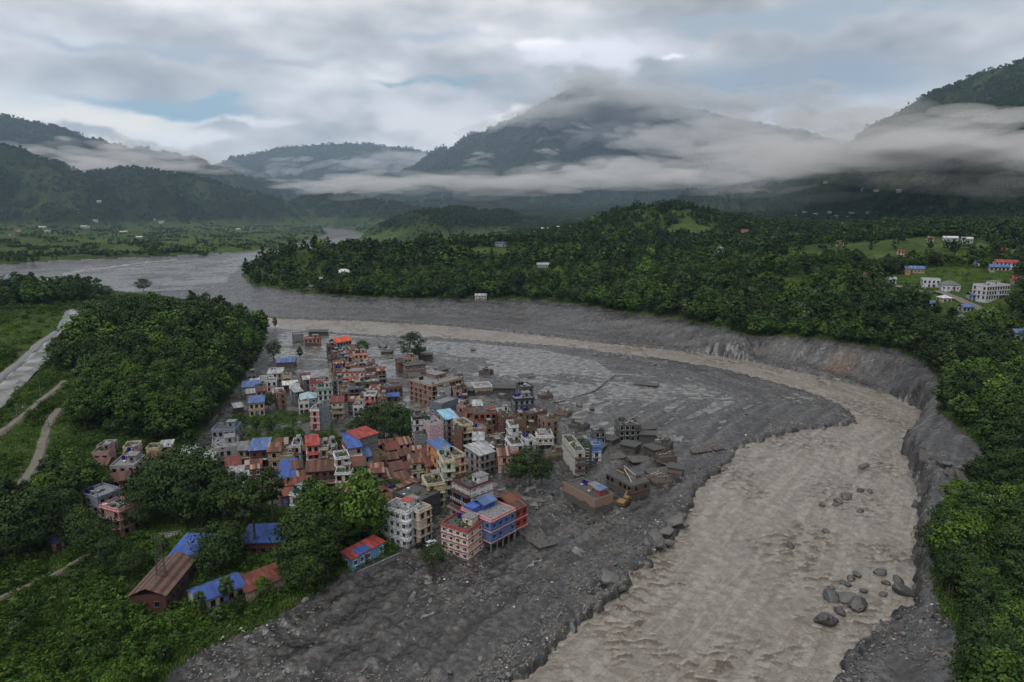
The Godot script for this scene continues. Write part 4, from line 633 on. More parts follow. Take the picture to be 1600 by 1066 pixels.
	["house", "brick cottage with rusty roof at the end of the bank road", 283.3, 42.1, -545.5, -0.29, 5.1, 7, 4.2, 2, "brick", "tin", "rust", "", ""],
	["house", "white cottage at the edge of the dense river woods", 407.4, 46.4, -987.7, -0.23, 11, 7, 4.2, 2, "white", "tin", "whitetin", "", ""],
	["house", "pale cottage with red roof in the woods by the domed hill", 375.4, 51.6, -1114, -0.2, 10.3, 7, 4.2, 2, "cream", "tin", "redtin", "", ""],
	["house", "white cottage in the clearing of the central woods", 4, 16.7, -715.2, -0, 8, 7, 4.2, 2, "white", "tin", "lighttin", "", ""],
	["house", "long white cottage on the shore of the central woods", -30.9, 8.1, -670.5, 0.03, 11.3, 7, 4.2, 2, "whitegrey", "tin", "lighttin", "", ""],
	["house", "yellow cottage with pale roof on the wooded point", -221.8, 9.8, -798.1, 0.16, 7.5, 7, 4.2, 2, "yellowcream", "tin", "lighttin", "", ""],
	["house", "white cottage with grey roof on the shore of the wooded point", -221.2, 6.7, -751.6, 0.17, 8.5, 7, 4.2, 2, "white", "tin", "greytin", "", ""],
	["house", "blue roofed cottage beside the white three storey bank house", 311.7, 38, -458.2, -0, 5.2, 7, 4.2, 2, "lightgrey", "tin", "bluetin", "", ""],
	["house", "white cottage with dark roof below the white three storey bank house", 283.6, 28.3, -428.5, -0, 4.8, 7, 4.2, 2, "white", "tin", "greytin", "", ""],
	["house", "cream cottage with rusty roof squeezed next to slim dusty pink house", -102.47, 0, -274.53, 0.21, 4.24, 6.35, 3.41, 1, "cream", "tin", "rust", "", ""],
	["house", "cream cottage with patchy rust roof squeezed next to small white grey house", -97.24, 0, -273.81, 0.23, 4.73, 7.28, 5.42, 2, "cream", "tin", "rustwhite", "", ""],
	["house", "pale pink cottage with flat roof squeezed next to small white grey house", -91.04, 0, -273.67, 0.25, 4.87, 6.3, 3.61, 1, "pinkwhite", "flat", "", "s", ""],
	["house", "cream cottage with flat roof squeezed next to small white grey house", -84.55, 0, -274.07, 0.29, 4.27, 6.04, 5.27, 2, "cream", "flat", "", "cs", ""],
	["house", "brown brick cottage with patchy rust roof squeezed next to grey cottage with metal roof", -78.84, 0, -275.27, 0.31, 5.33, 7.4, 4.74, 2, "brownbrick", "tin", "rustwhite", "", ""],
	["house", "brown brick cottage with brown roof squeezed next to grey cottage with metal roof", -69.46, 0, -274.82, 0.54, 5.58, 6.67, 4.28, 2, "brownbrick", "tin", "rust", "", ""],
	["house", "brick cottage with brown roof squeezed next to grey concrete house", -62.88, 0, -275.47, 0.83, 5.48, 6.16, 3.87, 1, "brick", "tin", "rust", "", ""],
	["house", "brick cottage with rusty roof squeezed next to weathered cottage", -57.78, 0, -275.33, 0.44, 5.21, 5.71, 4.24, 2, "brick", "tin", "rust", "", ""],
	["house", "peach cottage with rusty roof squeezed next to weathered cottage", -51.97, 0, -274.82, 0.33, 5.44, 6.63, 4.83, 2, "peach", "tin", "rust", "", ""],
	["house", "tan cottage with red brown roof squeezed next to grey house with wide cluttered flat", -110.73, 0, -268.06, 0.38, 4.67, 5.53, 3.71, 1, "tan", "tin", "redrust", "", ""],
	["house", "tan cottage with rusty roof squeezed next to small white grey house", -87.69, 0, -267.87, 0.15, 4.99, 5.7, 4.56, 2, "tan", "tin", "rust", "", ""],
	["house", "cream cottage with brown roof squeezed next to grey cottage with metal roof", -65.76, 0, -267.75, 0.43, 4.25, 7.49, 4.08, 1, "cream", "tin", "rust", "", ""],
	["house", "brick cottage with red brown roof squeezed next to grey concrete house", -59.95, 0, -268.04, 0.89, 5.6, 6.65, 4.99, 2, "brick", "tin", "redrust", "", ""],
	["house", "brick cottage with brown roof squeezed next to slim dusty pink house", -110.41, 0, -256.73, 0.07, 4.9, 5.87, 4.12, 1, "brick", "tin", "rust", "", ""],
	["house", "brown brick cottage with brown roof squeezed next to house with light grey sheet roof", -94.02, 0.3, -232.79, 0.27, 5.36, 5.65, 4.69, 2, "brownbrick", "tin", "rust", "", ""],
	["house", "cream cottage with rusty roof squeezed next to shed with a steep bright blue and", -88.93, 0.05, -233.06, 0.27, 5.32, 6.57, 4.52, 2, "cream", "tin", "rust", "", ""],
	["house", "pale pink cottage with red brown roof squeezed next to dark cottage with broken pale", -82.76, 0, -233.18, 0.36, 5.58, 6.64, 4.62, 2, "pinkwhite", "tin", "redrust", "", ""],
	["house", "tan cottage with red brown roof squeezed next to dark cottage with broken pale roof", -76.34, 0, -233.69, 0.33, 5.38, 7.27, 5.1, 2, "tan", "tin", "redrust", "b", ""],
	["house", "peach cottage with brown roof squeezed next to whitewashed house", -69.36, 0, -227.47, 0.18, 5.16, 7.12, 4.6, 2, "peach", "tin", "rust", "", ""],
	["house", "brick cottage with rusty roof squeezed next to whitewashed house", -63.76, 0, -227.8, 0.07, 5.49, 6.22, 3.59, 1, "brick", "tin", "rust", "", ""],
	["house", "cream cottage with red brown roof squeezed next to shed with rusty sheets and one", -46.07, 0, -228.16, 1.03, 4.3, 7.09, 3.75, 1, "cream", "tin", "redrust", "", ""],
	["house", "ochre cottage with flat roof squeezed next to shed with rusty sheets and one white", -41.39, 0, -228, 0.85, 4.44, 7.28, 3.8, 1, "ochre", "flat", "", "t", ""],
	["house", "brick cottage with rusty roof squeezed next to long low building", -42.47, 0, -222.17, 0.79, 5.64, 5.91, 3.87, 1, "brick", "tin", "rust", "", ""],
	["house", "brown brick house with cluttered flat roof squeezed next to half buried house", -30.92, 0, -380.53, 0.16, 5.32, 7.36, 5.09, 2, "brownbrick", "flat", "", "c", ""],
	["house", "brick house with rusty roof squeezed next to tan mud stained house", -49.24, 0, -373.77, 0.29, 4.53, 6.4, 6.49, 2, "brick", "tin", "rust", "b", ""],
	["house", "brick house with pale metal roof squeezed next to tan mud stained house", -42.2, 0, -374.52, 0.23, 4.25, 5.63, 8.38, 3, "brick", "lean", "lighttin", "b", ""],
	["house", "brown brick house with rusty roof squeezed next to long brick and pink row", -35.89, 0, -374.16, 0.8, 4.86, 7.39, 6.02, 2, "brownbrick", "tin", "rust", "", ""],
	["house", "brick house with rusty roof squeezed next to long brick and pink row", -38.08, 0, -366.45, 0.74, 4.24, 7.47, 5.73, 2, "brick", "tin", "rust", "", ""],
	["house", "pale brick house with pale metal roof squeezed next to half buried house", -31.32, 0, -367.14, 0.32, 5.17, 7.35, 5.87, 2, "pinkbrick", "lean", "lighttin", "", ""],
	["house", "pale brick house with flat roof squeezed next to half buried house", -27.33, 0, -359.52, 0.29, 5.11, 6.23, 5.24, 2, "pinkbrick", "flat", "", "p", ""],
	["house", "dusty pink house with flat roof squeezed next to flat grey walled house", -28.9, 0, -344.97, 0.17, 4.55, 6.52, 7.9, 3, "dustypink", "flat", "", "p", ""],
	["house", "brown brick house with flat roof squeezed next to flat grey walled house", -25.1, 0, -335.98, 0.12, 5.69, 7.47, 5.19, 2, "brownbrick", "flat", "", "t", ""],
	["house", "grey concrete house with flat roof squeezed next to dark grey slanting wall house", -34.88, 0, -330.38, 0.94, 4.8, 5.82, 8.23, 3, "concrete", "flat", "", "c", ""],
	["house", "brick house with pale metal roof squeezed next to dark grey slanting wall house", -27.81, 0, -329.36, 1.03, 4.52, 7.14, 5.68, 2, "brick", "lean", "lighttin", "", ""],
	["house", "dusty pink house with cluttered flat roof squeezed next to dark grey slanting wall house", -23.95, 0, -322.51, 1.01, 4.25, 5.65, 5.76, 2, "dustypink", "flat", "", "c", ""],
	["house", "pale brick house with pale metal roof squeezed next to torn open building", -17.09, 0, -322.34, 0.13, 4.26, 7.05, 7.06, 3, "pinkbrick", "lean", "lighttin", "", ""],
	["house", "dusty pink house with rusty roof squeezed next to torn open building", -20.83, 0, -314.61, 0.01, 4.44, 7.27, 5.79, 2, "dustypink", "tin", "rust", "", ""],
	["house", "brown brick house with rusty roof squeezed next to torn open building", -24.28, 0, -307.84, 0.06, 5.45, 6.91, 5.85, 2, "brownbrick", "tin", "rust", "b", ""],
	["house", "white house with cluttered flat roof squeezed next to brick house with cluttered roof", -3.92, 0, -306.58, 0.25, 5.77, 6.59, 8.38, 3, "white", "flat", "", "s", ""],
	["house", "pale brick house with rusty roof squeezed next to wide brown brick house", 4.23, 0, -307.72, 0.6, 5.79, 6.65, 5.33, 2, "pinkbrick", "tin", "rust", "", ""],
	["house", "brown brick house with cluttered flat roof squeezed next to grey house with light blue", -27.62, 0, -299.7, 0.57, 5.01, 6.43, 7.4, 3, "brownbrick", "flat", "", "cs", ""],
	["house", "grey concrete house with rusty roof squeezed next to grey house with light blue sheet", -20.53, 0, -299.27, 0.4, 5.13, 6.4, 5.78, 2, "concrete", "tin", "rust", "", ""],
	["house", "grey concrete small house with rusty roof squeezed next to grey small house with light blue", -18.42, 0, -292.02, 0.5, 5.39, 7.15, 6.51, 2, "concrete", "tin", "rust", "", ""],
	["house", "brick house with flat roof squeezed next to brick house with cluttered roof", -10.93, 0, -293.31, 0.28, 4.22, 6.57, 5.94, 2, "brick", "flat", "", "p", ""],
	["house", "dusty pink house with flat roof squeezed next to cream four storey house", -15, 0, -285.71, 0.45, 5.44, 6.28, 7.19, 3, "dustypink", "flat", "", "t", ""],
	["house", "brown brick house with flat roof squeezed next to slim orange brick house", 7.68, 0, -284.79, 0.16, 5.01, 6.29, 8.03, 3, "brownbrick", "flat", "", "p", ""],
	["house", "grey concrete house with pale metal roof squeezed next to brick fronted house", -14.1, 0, -271.72, 0.03, 4.39, 7.19, 7.92, 3, "concrete", "lean", "lighttin", "", ""],
	["house", "brick house with cluttered flat roof squeezed next to brown house with twisted white metal", -6.73, 0, -270.61, 0.27, 4.96, 6.44, 5.27, 2, "brick", "flat", "", "cs", ""],
	["house", "white house with flat roof squeezed next to pale pink house", 6.76, 0, -271.31, 0.38, 4.4, 5.61, 7.72, 3, "white", "flat", "", "t", ""],
	["house", "white house with pale metal roof squeezed next to grey house with curved light metal", -11.01, 0, -264.43, 0.59, 4.36, 6.25, 6.7, 2, "white", "lean", "lighttin", "", ""],
	["house", "grey concrete house with cluttered flat roof squeezed next to pale brick house", -125.18, 0, -460.07, 0.2, 5.31, 5.62, 7.17, 3, "concrete", "flat", "", "c", ""],
	["house", "brown brick house with cluttered flat roof squeezed next to pale brick house", -123.07, 0, -452.96, 0.32, 5.45, 5.68, 7.76, 3, "brownbrick", "flat", "", "s", ""],
	["house", "white house with cluttered flat roof squeezed next to brown mud coated house", -114.74, 0, -451.74, 0.46, 4.58, 6.04, 4.69, 2, "white", "flat", "", "cs", ""],
	["house", "tan house with patched roof squeezed next to brown mud coated house", -107.72, 0, -452.53, 0.44, 4.42, 6.78, 5.73, 2, "tan", "lean", "rustwhite", "", ""],
	["house", "brick house with flat roof squeezed next to brown mud coated house", -117.91, 0, -445.21, 0.57, 4.45, 7.38, 5.69, 2, "brick", "flat", "", "cs", ""],
	["house", "white small house with cluttered flat roof squeezed next to brown mud coated small house", -104.04, 0, -445.05, 0.45, 4.39, 7.48, 4.55, 2, "white", "flat", "", "c", ""],
	["house", "brick house with patched roof squeezed next to salmon pink two storey house", -103.87, 0, -428.41, 0.32, 5.37, 6.93, 6.33, 2, "brick", "lean", "rustwhite", "", ""],
	["house", "brown brick house with flat roof squeezed next to dark shattered house leaning", -107.34, 0, -420.35, 0.42, 5.3, 5.82, 7.72, 3, "brownbrick", "flat", "", "s", ""],
	["house", "tan house with flat roof squeezed next to salmon pink two storey house", -98.88, 0, -421.9, 0.28, 5.12, 6.27, 5.31, 2, "tan", "flat", "", "c", ""],
	["house", "white house with cluttered flat roof squeezed next to salmon pink two storey house", -91.74, 0, -420.45, 0.12, 5.28, 6.96, 4.98, 2, "white", "flat", "", "c", ""],
	["house", "brick house with cluttered flat roof squeezed next to dark shattered house leaning", -110.15, 0, -412.71, 0.49, 5.36, 6.84, 5.85, 2, "brick", "flat", "", "p", ""],
	["house", "grey concrete house with flat roof squeezed next to salmon pink two storey house", -104.13, 0, -413.36, 0.31, 4.67, 6.1, 7.59, 3, "concrete", "flat", "", "s", ""],
	["house", "grey concrete house with cluttered flat roof squeezed next to brown mud coated block", -95.55, 0, -413.21, 0.28, 5.71, 6.34, 4.74, 2, "concrete", "flat", "", "c", ""],
	["house", "pale brick house with cluttered flat roof squeezed next to brown mud coated block", -87.73, 0, -413.9, 0.21, 4.48, 6.64, 6.56, 2, "pinkbrick", "flat", "", "c", ""],
	["house", "brick house with patched roof squeezed next to brown mud coated block", -106.32, 0, -405.41, 0.29, 5.36, 6.14, 7.89, 3, "brick", "lean", "rustwhite", "", ""],
	["house", "grey concrete house with patched roof squeezed next to brown mud coated block", -98.9, 0, -406.12, 0.21, 5.62, 7.08, 6.17, 2, "concrete", "lean", "rustwhite", "", ""],
	["house", "pale brick house with flat roof squeezed next to brown mud coated block", -93.24, 0, -404.66, 0.26, 5.53, 5.76, 5.31, 2, "pinkbrick", "flat", "", "s", ""],
	["house", "brick house with cluttered flat roof squeezed next to wide white house", -104.22, 0, -397.76, 0.14, 4.45, 6.92, 5.82, 2, "brick", "flat", "", "t", ""],
	["house", "tan house with cluttered flat roof squeezed next to brown mud coated block", -96.63, 0, -396.78, 0.31, 4.95, 5.54, 6.8, 2, "tan", "flat", "", "p", ""],
	["house", "pale brick house with patched roof squeezed next to brown mud coated block", -76.91, 0, -390.25, 0.21, 4.76, 6.64, 7.22, 3, "pinkbrick", "lean", "rustwhite", "b", ""],
	["house", "pale brick house with cluttered flat roof squeezed next to wide white house", -81.72, 0, -381.95, 0.14, 5.36, 6.91, 6.28, 2, "pinkbrick", "flat", "", "c", ""],
	["house", "tan house with patched roof squeezed next to olive dark house", -77.83, 0, -374.29, 0.22, 4.54, 6.54, 5.2, 2, "tan", "lean", "rustwhite", "b", ""],
	["house", "grey concrete house with cluttered flat roof squeezed next to low shed with bright red", -96.78, 0, -366.46, 0.24, 5.62, 6.42, 7.85, 3, "concrete", "flat", "", "cs", ""],
	["house", "tan house with patched roof squeezed next to low shed with bright red sheet roof", -87.84, 0, -366.87, 0.32, 5.08, 7.25, 7.69, 3, "tan", "lean", "rustwhite", "b", ""],
	["house", "pale brick house with cluttered flat roof squeezed next to dark grey house", -91.41, 0, -357.61, 0.36, 5.59, 5.86, 6.2, 2, "pinkbrick", "flat", "", "cs", ""],
	["house", "pale brick small house with cluttered flat roof squeezed next to dark grey small house", -88.94, 0, -350.64, 0.38, 4.39, 5.99, 5.15, 2, "pinkbrick", "flat", "", "c", ""],
	["house", "pale brick house with patched roof squeezed next to low lean-to of blue tarpaulin against", -73.14, 0, -351.3, 0.12, 5.04, 7.06, 6.97, 2, "pinkbrick", "lean", "rustwhite", "", ""],
	["house", "pale brick house with flat roof squeezed next to pink house with red awning", -76.37, 0, -341.77, 0.03, 4.68, 6.22, 6.34, 2, "pinkbrick", "flat", "", "cs", ""],
	["house", "brick house with cluttered flat roof squeezed next to pink house with red awning", -69.29, 0, -342.52, 0.11, 5.44, 6.43, 6.76, 2, "brick", "flat", "", "p", ""],
	["house", "brown brick house with patched roof squeezed next to pink house with red awning", -80.2, 0, -334.69, 0.11, 5.8, 6.68, 5.37, 2, "brownbrick", "lean", "rustwhite", "", ""],
	["house", "pale brick small house with flat roof squeezed next to pink small house with red awning", -65.99, 0, -333.89, 0.12, 4.36, 6.8, 7.56, 3, "pinkbrick", "flat", "", "cs", ""],
	["house", "white house with cluttered flat roof squeezed next to pink house with red awning", -76.32, 0, -327.7, 0.05, 5.33, 7.46, 4.91, 2, "white", "flat", "", "cs", ""],
	["house", "grey concrete house with flat roof squeezed next to low white house", -150.77, 0.28, -381.89, 0.48, 5.05, 5.84, 6.41, 2, "concrete", "flat", "", "p", ""],
	["house", "dusty pink house with rusty roof squeezed next to open shed with white metal roof", -120.15, 0, -383.11, 0.4, 5.32, 6.67, 5.65, 2, "dustypink", "tin", "rust", "", ""],
	["house", "tan house with pale metal roof squeezed next to white house with wide blue metal", -145.03, 0, -371.88, 0.42, 4.5, 6.33, 5.11, 2, "tan", "lean", "lighttin", "", ""],
	["house", "white house with flat roof squeezed next to low white house", -135.53, 0, -372.47, 0.28, 5.61, 7.2, 5.66, 2, "white", "flat", "", "c", ""],
	["house", "grey concrete house with pale metal roof squeezed next to open shed with white metal", -115.64, 0, -372.37, 0.39, 4.4, 5.61, 6.72, 2, "concrete", "lean", "lighttin", "", ""],
	["house", "white house with pale metal roof squeezed next to orange roofed kiosk", -119.24, 0, -361.23, 0.33, 4.91, 7.27, 4.78, 2, "white", "lean", "lighttin", "", ""],
	["house", "dusty pink house with rusty roof squeezed next to patched metal shack", -134, 0, -351.08, 0.42, 4.91, 7.37, 6.28, 2, "dustypink", "tin", "rust", "", ""],
	["house", "grey concrete house with pale metal roof squeezed next to orange roofed kiosk", -125.12, 0, -351.8, 0.36, 5.26, 6.42, 5.24, 2, "concrete", "lean", "lighttin", "", ""],
	["house", "grey concrete house with pale metal roof squeezed next to slim pink and brick tower", -114.77, 0, -350.86, 0.66, 4.35, 6.36, 5.77, 2, "concrete", "lean", "lighttin", "", ""],
	["house", "white house with flat roof squeezed next to teal and pale blue two storey house", -105.02, 0, -330.59, 0.31, 5.1, 5.7, 5.6, 2, "white", "flat", "", "c", ""],
	["house", "tan house with pale metal roof squeezed next to house with orange rust roof", -141.07, 2.05, -264.07, 0.27, 4.36, 5.88, 5.63, 2, "tan", "lean", "lighttin", "", ""],
	["house", "white house with pale metal roof squeezed next to grey house with wide cluttered flat", -131.34, 1.09, -263.5, 0.33, 5.39, 5.72, 4.62, 2, "white", "lean", "lighttin", "", ""],
	["house", "brick house with pale metal roof squeezed next to house with orange rust roof", -127.72, 0.78, -255.43, 0.22, 4.44, 7.32, 7.37, 3, "brick", "lean", "lighttin", "", ""],
	["house", "white small house with pale metal roof squeezed next to grey small house with wide cluttered", -119.83, 0.09, -254.85, 0.32, 4.57, 6.91, 6.24, 2, "white", "lean", "lighttin", "", ""],
	["house", "tan small house with pale metal roof squeezed next to small house with orange rust roof", -132.14, 1.61, -248.14, 0.17, 4.47, 6.23, 5.03, 2, "tan", "lean", "lighttin", "", ""],
	["house", "tan house with rusty roof squeezed next to house with orange rust roof", -123.35, 1.12, -247.36, 0.26, 5.11, 6.28, 7.39, 3, "tan", "tin", "rust", "b", ""],
	["house", "white house with pale metal roof squeezed next to house with red orange clay coloured", -116.43, 0.53, -246.48, 0.4, 5.31, 6.06, 5.86, 2, "white", "lean", "lighttin", "b", ""],
	["house", "tan house with pale metal roof squeezed next to low white house half hidden", -129.06, 1.99, -239.85, 0.11, 4.38, 5.62, 6.88, 2, "tan", "lean", "lighttin", "", ""],
	["house", "dusty pink house with rusty roof squeezed next to low white house half hidden", -120.54, 1.41, -238.62, 0.07, 4.2, 7.45, 7.29, 3, "dustypink", "tin", "rust", "b", ""],
	["house", "cream house with rusty roof squeezed next to house with red orange clay coloured roof", -112.82, 0.88, -239.38, 0.27, 5.65, 6.57, 5.3, 2, "cream", "tin", "rust", "", ""],
	["house", "tan house with flat roof squeezed next to low white house half hidden", -123.43, 2.28, -229.72, 0.1, 4.78, 5.67, 5.34, 2, "tan", "flat", "", "s", ""],
	["house", "cream house with flat roof squeezed next to shed with teal and blue sheets half", -116.78, 1.67, -231.1, 0.07, 4.88, 7.04, 5.74, 2, "cream", "flat", "", "cs", ""],
	["house", "brick house with rusty roof squeezed next to house with light grey sheet roof and", -108.45, 1.19, -230.47, 0.21, 4.62, 5.51, 6.67, 2, "brick", "tin", "rust", "", ""],
	["house", "tan house with rusty roof squeezed next to tall white house", -103.91, 1.65, -222.95, 0.34, 4.66, 6.69, 5.29, 2, "tan", "tin", "rust", "", ""],
	["house", "light grey house with cluttered flat roof squeezed next to house with orange rust roof", -161.65, 4.75, -258.15, 0.1, 4.69, 7.26, 5.14, 2, "lightgrey", "flat", "", "p", ""],
	["house", "cream house with flat roof squeezed next to house with orange rust roof", -152.53, 3.53, -259.88, 0.27, 5.17, 7.26, 5.31, 2, "cream", "flat", "", "p", ""],
	["house", "cream house with cluttered flat roof squeezed next to house with orange rust roof", -142.97, 2.31, -258.29, 0.22, 4.63, 5.83, 6.44, 2, "cream", "flat", "", "p", ""],
	["house", "dusty pink house with flat roof squeezed next to house with orange rust roof", -157.2, 4.09, -248.78, 0.17, 5.61, 7.06, 6.92, 2, "dustypink", "flat", "", "p", ""],
	["house", "dusty pink small house with flat roof squeezed next to small house with orange rust roof", -147.13, 2.89, -249.37, 0.19, 4.54, 6.11, 6.99, 2, "dustypink", "flat", "", "t", ""],
	["house", "brick house with rusty roof squeezed next to grey house with white top room and", -151.95, 3.91, -238.98, 0.09, 5.63, 6.55, 6.37, 2, "brick", "tin", "rust", "", ""],
	["house", "brick small house with rusty roof squeezed next to grey small house with white top room", -133.84, 2.47, -238.48, 0.16, 5.02, 6.23, 4.56, 2, "brick", "tin", "rust", "", ""],
	["ruined_house", "half buried mud coated ruin with tilted roof slab near half buried house", -23.01, -0.1, -363.72, -0.5, 5.08, 5.93, 2.74, 1, "mudwall", "slab", "rust", "m", ""],
	["ruined_house", "half buried dark concrete ruin with broken top near half buried long house", -3.47, -0.1, -356.29, -0.37, 6.57, 6.57, 1.68, 1, "darkconcrete", "ruin", "rust", "m", ""],
	["ruined_house", "half buried brown brick ruin with broken top near half buried long house", 18.05, -0.1, -356.29, 0.33, 7.05, 5.2, 1.96, 1, "brownbrick", "ruin", "rust", "m", ""],
	["ruined_house", "half buried tan brick ruin with broken top near grey concrete tower block", 25.64, -0.1, -327.18, -0.5, 7.3, 6.19, 2, 1, "tanbrick", "ruin", "rust", "m", ""],
	["ruined_house", "half buried dark concrete ruin with broken top near low collapsed concrete frame", 31.77, -0.1, -307.66, -0.58, 8.37, 6.34, 1.55, 1, "darkconcrete", "ruin", "rust", "m", ""],
	["ruined_house", "half buried dark concrete ruin with tilted roof slab near low collapsed concrete frame", 36.47, -0.1, -279.04, -0.49, 6.77, 5.7, 1.78, 1, "darkconcrete", "slab", "rust", "m", ""],
	["ruined_house", "half buried mud coated ruin with tilted roof slab near low collapsed concrete frame", 43.33, -0.1, -288.56, -0.78, 6.62, 5.13, 1.72, 1, "mudwall", "slab", "rust", "m", ""],
	["ruined_house", "half buried mud coated ruin with tilted roof slab near dark concrete shell", 51.12, -0.1, -279.04, -0.68, 6.97, 5.44, 2.41, 1, "mudwall", "slab", "rust", "m", ""],
	["ruined_house", "half buried brown brick ruin with tilted roof slab near dark concrete shell", 60.72, -0.1, -276, 0.51, 5.89, 6.67, 2.1, 1, "brownbrick", "slab", "rust", "m", ""],
	["ruined_house", "half buried brown brick ruin with broken top near slim white house", 63.09, -0.1, -264.42, 0.21, 7.17, 5.86, 3.16, 1, "brownbrick", "ruin", "rust", "m", ""],
	["ruined_house", "half buried tan brick ruin with tilted roof slab near brick and olive house torn open", 64.18, -0.1, -251.15, -0.41, 5.46, 5.06, 3.49, 1, "tanbrick", "slab", "rust", "m", ""],
	["ruined_house", "half buried tan brick ruin with broken top near long white grey apartment block", 18.14, -0.1, -268.66, 0.29, 8.93, 5.07, 3.42, 1, "tanbrick", "ruin", "rust", "m", ""],
	["ruined_house", "half buried mud coated ruin with tilted roof slab near low slab topped ruin", 60.75, -0.1, -290.2, -0.14, 7.88, 5.13, 3.29, 1, "mudwall", "slab", "rust", "m", ""],
	["ruined_house", "half buried mud coated ruin with broken top near low slab topped ruin", 65.54, -0.1, -280.59, -0.51, 7.13, 5.77, 2.89, 1, "mudwall", "ruin", "rust", "m", ""],
	["ruined_house", "half buried brown brick ruin with broken top near dark narrow house", 27.6, -0.1, -264.42, 0.61, 5.56, 7.92, 3.6, 1, "brownbrick", "ruin", "rust", "m", ""],
	["ruined_house", "half buried tan brick ruin with tilted roof slab near wide brick house", -43.33, -0.1, -407.23, -0.73, 5.61, 6.52, 3.45, 1, "tanbrick", "slab", "rust", "m", ""],
	["ruined_house", "half buried brown brick ruin with broken top near half buried house", -15.76, -0.1, -407.23, -0.36, 7.07, 6.21, 2.52, 1, "brownbrick", "ruin", "rust", "m", ""],
	["ruined_house", "half buried tan brick ruin with tilted roof slab near long low grey house", -66, -0.1, -474.01, -0.32, 7.85, 5.24, 1.52, 1, "tanbrick", "slab", "rust", "m", ""],
	["ruined_house", "half buried tan brick ruin with tilted roof slab near pale brick house", -87.29, -0.1, -465.8, -0.11, 6.47, 6.77, 1.47, 1, "tanbrick", "slab", "rust", "m", ""],
	["ruined_house", "half buried brown brick ruin with broken top near brown mud coated house", -101.56, -0.1, -439.11, -0.42, 8.63, 6.32, 2.29, 1, "brownbrick", "ruin", "rust", "m", ""],
	["ruined_house", "half buried tan brick ruin with broken top near brick and olive house torn open", 48.14, -0.1, -240.22, -0.26, 5.96, 7.15, 1.69, 1, "tanbrick", "ruin", "rust", "m", ""],
	["ruined_house", "low half buried tan brick ruin with broken top near brick and olive house torn open", 56.36, -0.1, -244.97, 0.41, 6.36, 7.71, 1.71, 1, "tanbrick", "ruin", "rust", "m", ""]]

# ---------------------------------------------------------------- mesh builder
class MB:
	var v := PackedVector3Array()
	var n := PackedVector3Array()
	var c := PackedColorArray()
	var ix := PackedInt32Array()
	func quad(a: Vector3, b: Vector3, d: Vector3, e: Vector3, col := Color.WHITE, nn := Vector3.ZERO) -> void:
		var k := v.size()
		if nn == Vector3.ZERO:
			nn = (e - a).cross(b - a).normalized()
		for p in [a, b, d, e]:
			v.append(p); n.append(nn); c.append(col)
		ix.append_array(PackedInt32Array([k, k + 1, k + 2, k, k + 2, k + 3]))
	func tri(a: Vector3, b: Vector3, d: Vector3, col := Color.WHITE) -> void:
		var k := v.size()
		var nn := (d - a).cross(b - a).normalized()
		for p in [a, b, d]:
			v.append(p); n.append(nn); c.append(col)
		ix.append_array(PackedInt32Array([k, k + 1, k + 2]))
	func box(at: Vector3, s: Vector3, col := Color.WHITE, bs := Basis.IDENTITY) -> void:
		var h := s * 0.5
		var p := []
		for i in 8:
			p.append(at + bs * Vector3(h.x if i & 1 else -h.x, h.y if i & 2 else -h.y, h.z if i & 4 else -h.z))
		for f in [[4, 6, 7, 5], [1, 3, 2, 0], [0, 2, 6, 4], [5, 7, 3, 1], [6, 2, 3, 7], [0, 4, 5, 1]]:
			quad(p[f[0]], p[f[1]], p[f[2]], p[f[3]], col, Vector3.ZERO)
	func tube(a: Vector3, b: Vector3, r0: float, r1: float, seg := 6, col := Color.WHITE, cap := true) -> void:
		var d := (b - a).normalized()
		var u := d.cross(Vector3.RIGHT if absf(d.x) < 0.8 else Vector3.UP).normalized()
		var w := d.cross(u)
		var k := v.size()
		for i in seg:
			var t := TAU * i / seg
			var o := u * cos(t) + w * sin(t)
			v.append(a + o * r0); v.append(b + o * r1)
			n.append(o); n.append(o); c.append(col); c.append(col)
		for i in seg:
			var q := k + 2 * i
			var s := k + 2 * ((i + 1) % seg)
			ix.append_array(PackedInt32Array([q, q + 1, s + 1, q, s + 1, s]))
		if cap:
			var m := v.size()
			v.append(b); n.append(d); c.append(col)
			for i in seg:
				v.append(v[k + 2 * i + 1]); n.append(d); c.append(col)
			for i in seg:
				ix.append_array(PackedInt32Array([m, m + 1 + (i + 1) % seg, m + 1 + i]))
	func mesh(mat: Material = null) -> ArrayMesh:
		var a := []
		a.resize(Mesh.ARRAY_MAX)
		a[Mesh.ARRAY_VERTEX] = v; a[Mesh.ARRAY_NORMAL] = n; a[Mesh.ARRAY_COLOR] = c; a[Mesh.ARRAY_INDEX] = ix
		var m := ArrayMesh.new()
		m.add_surface_from_arrays(Mesh.PRIMITIVE_TRIANGLES, a)
		if mat: m.surface_set_material(0, mat)
		return m

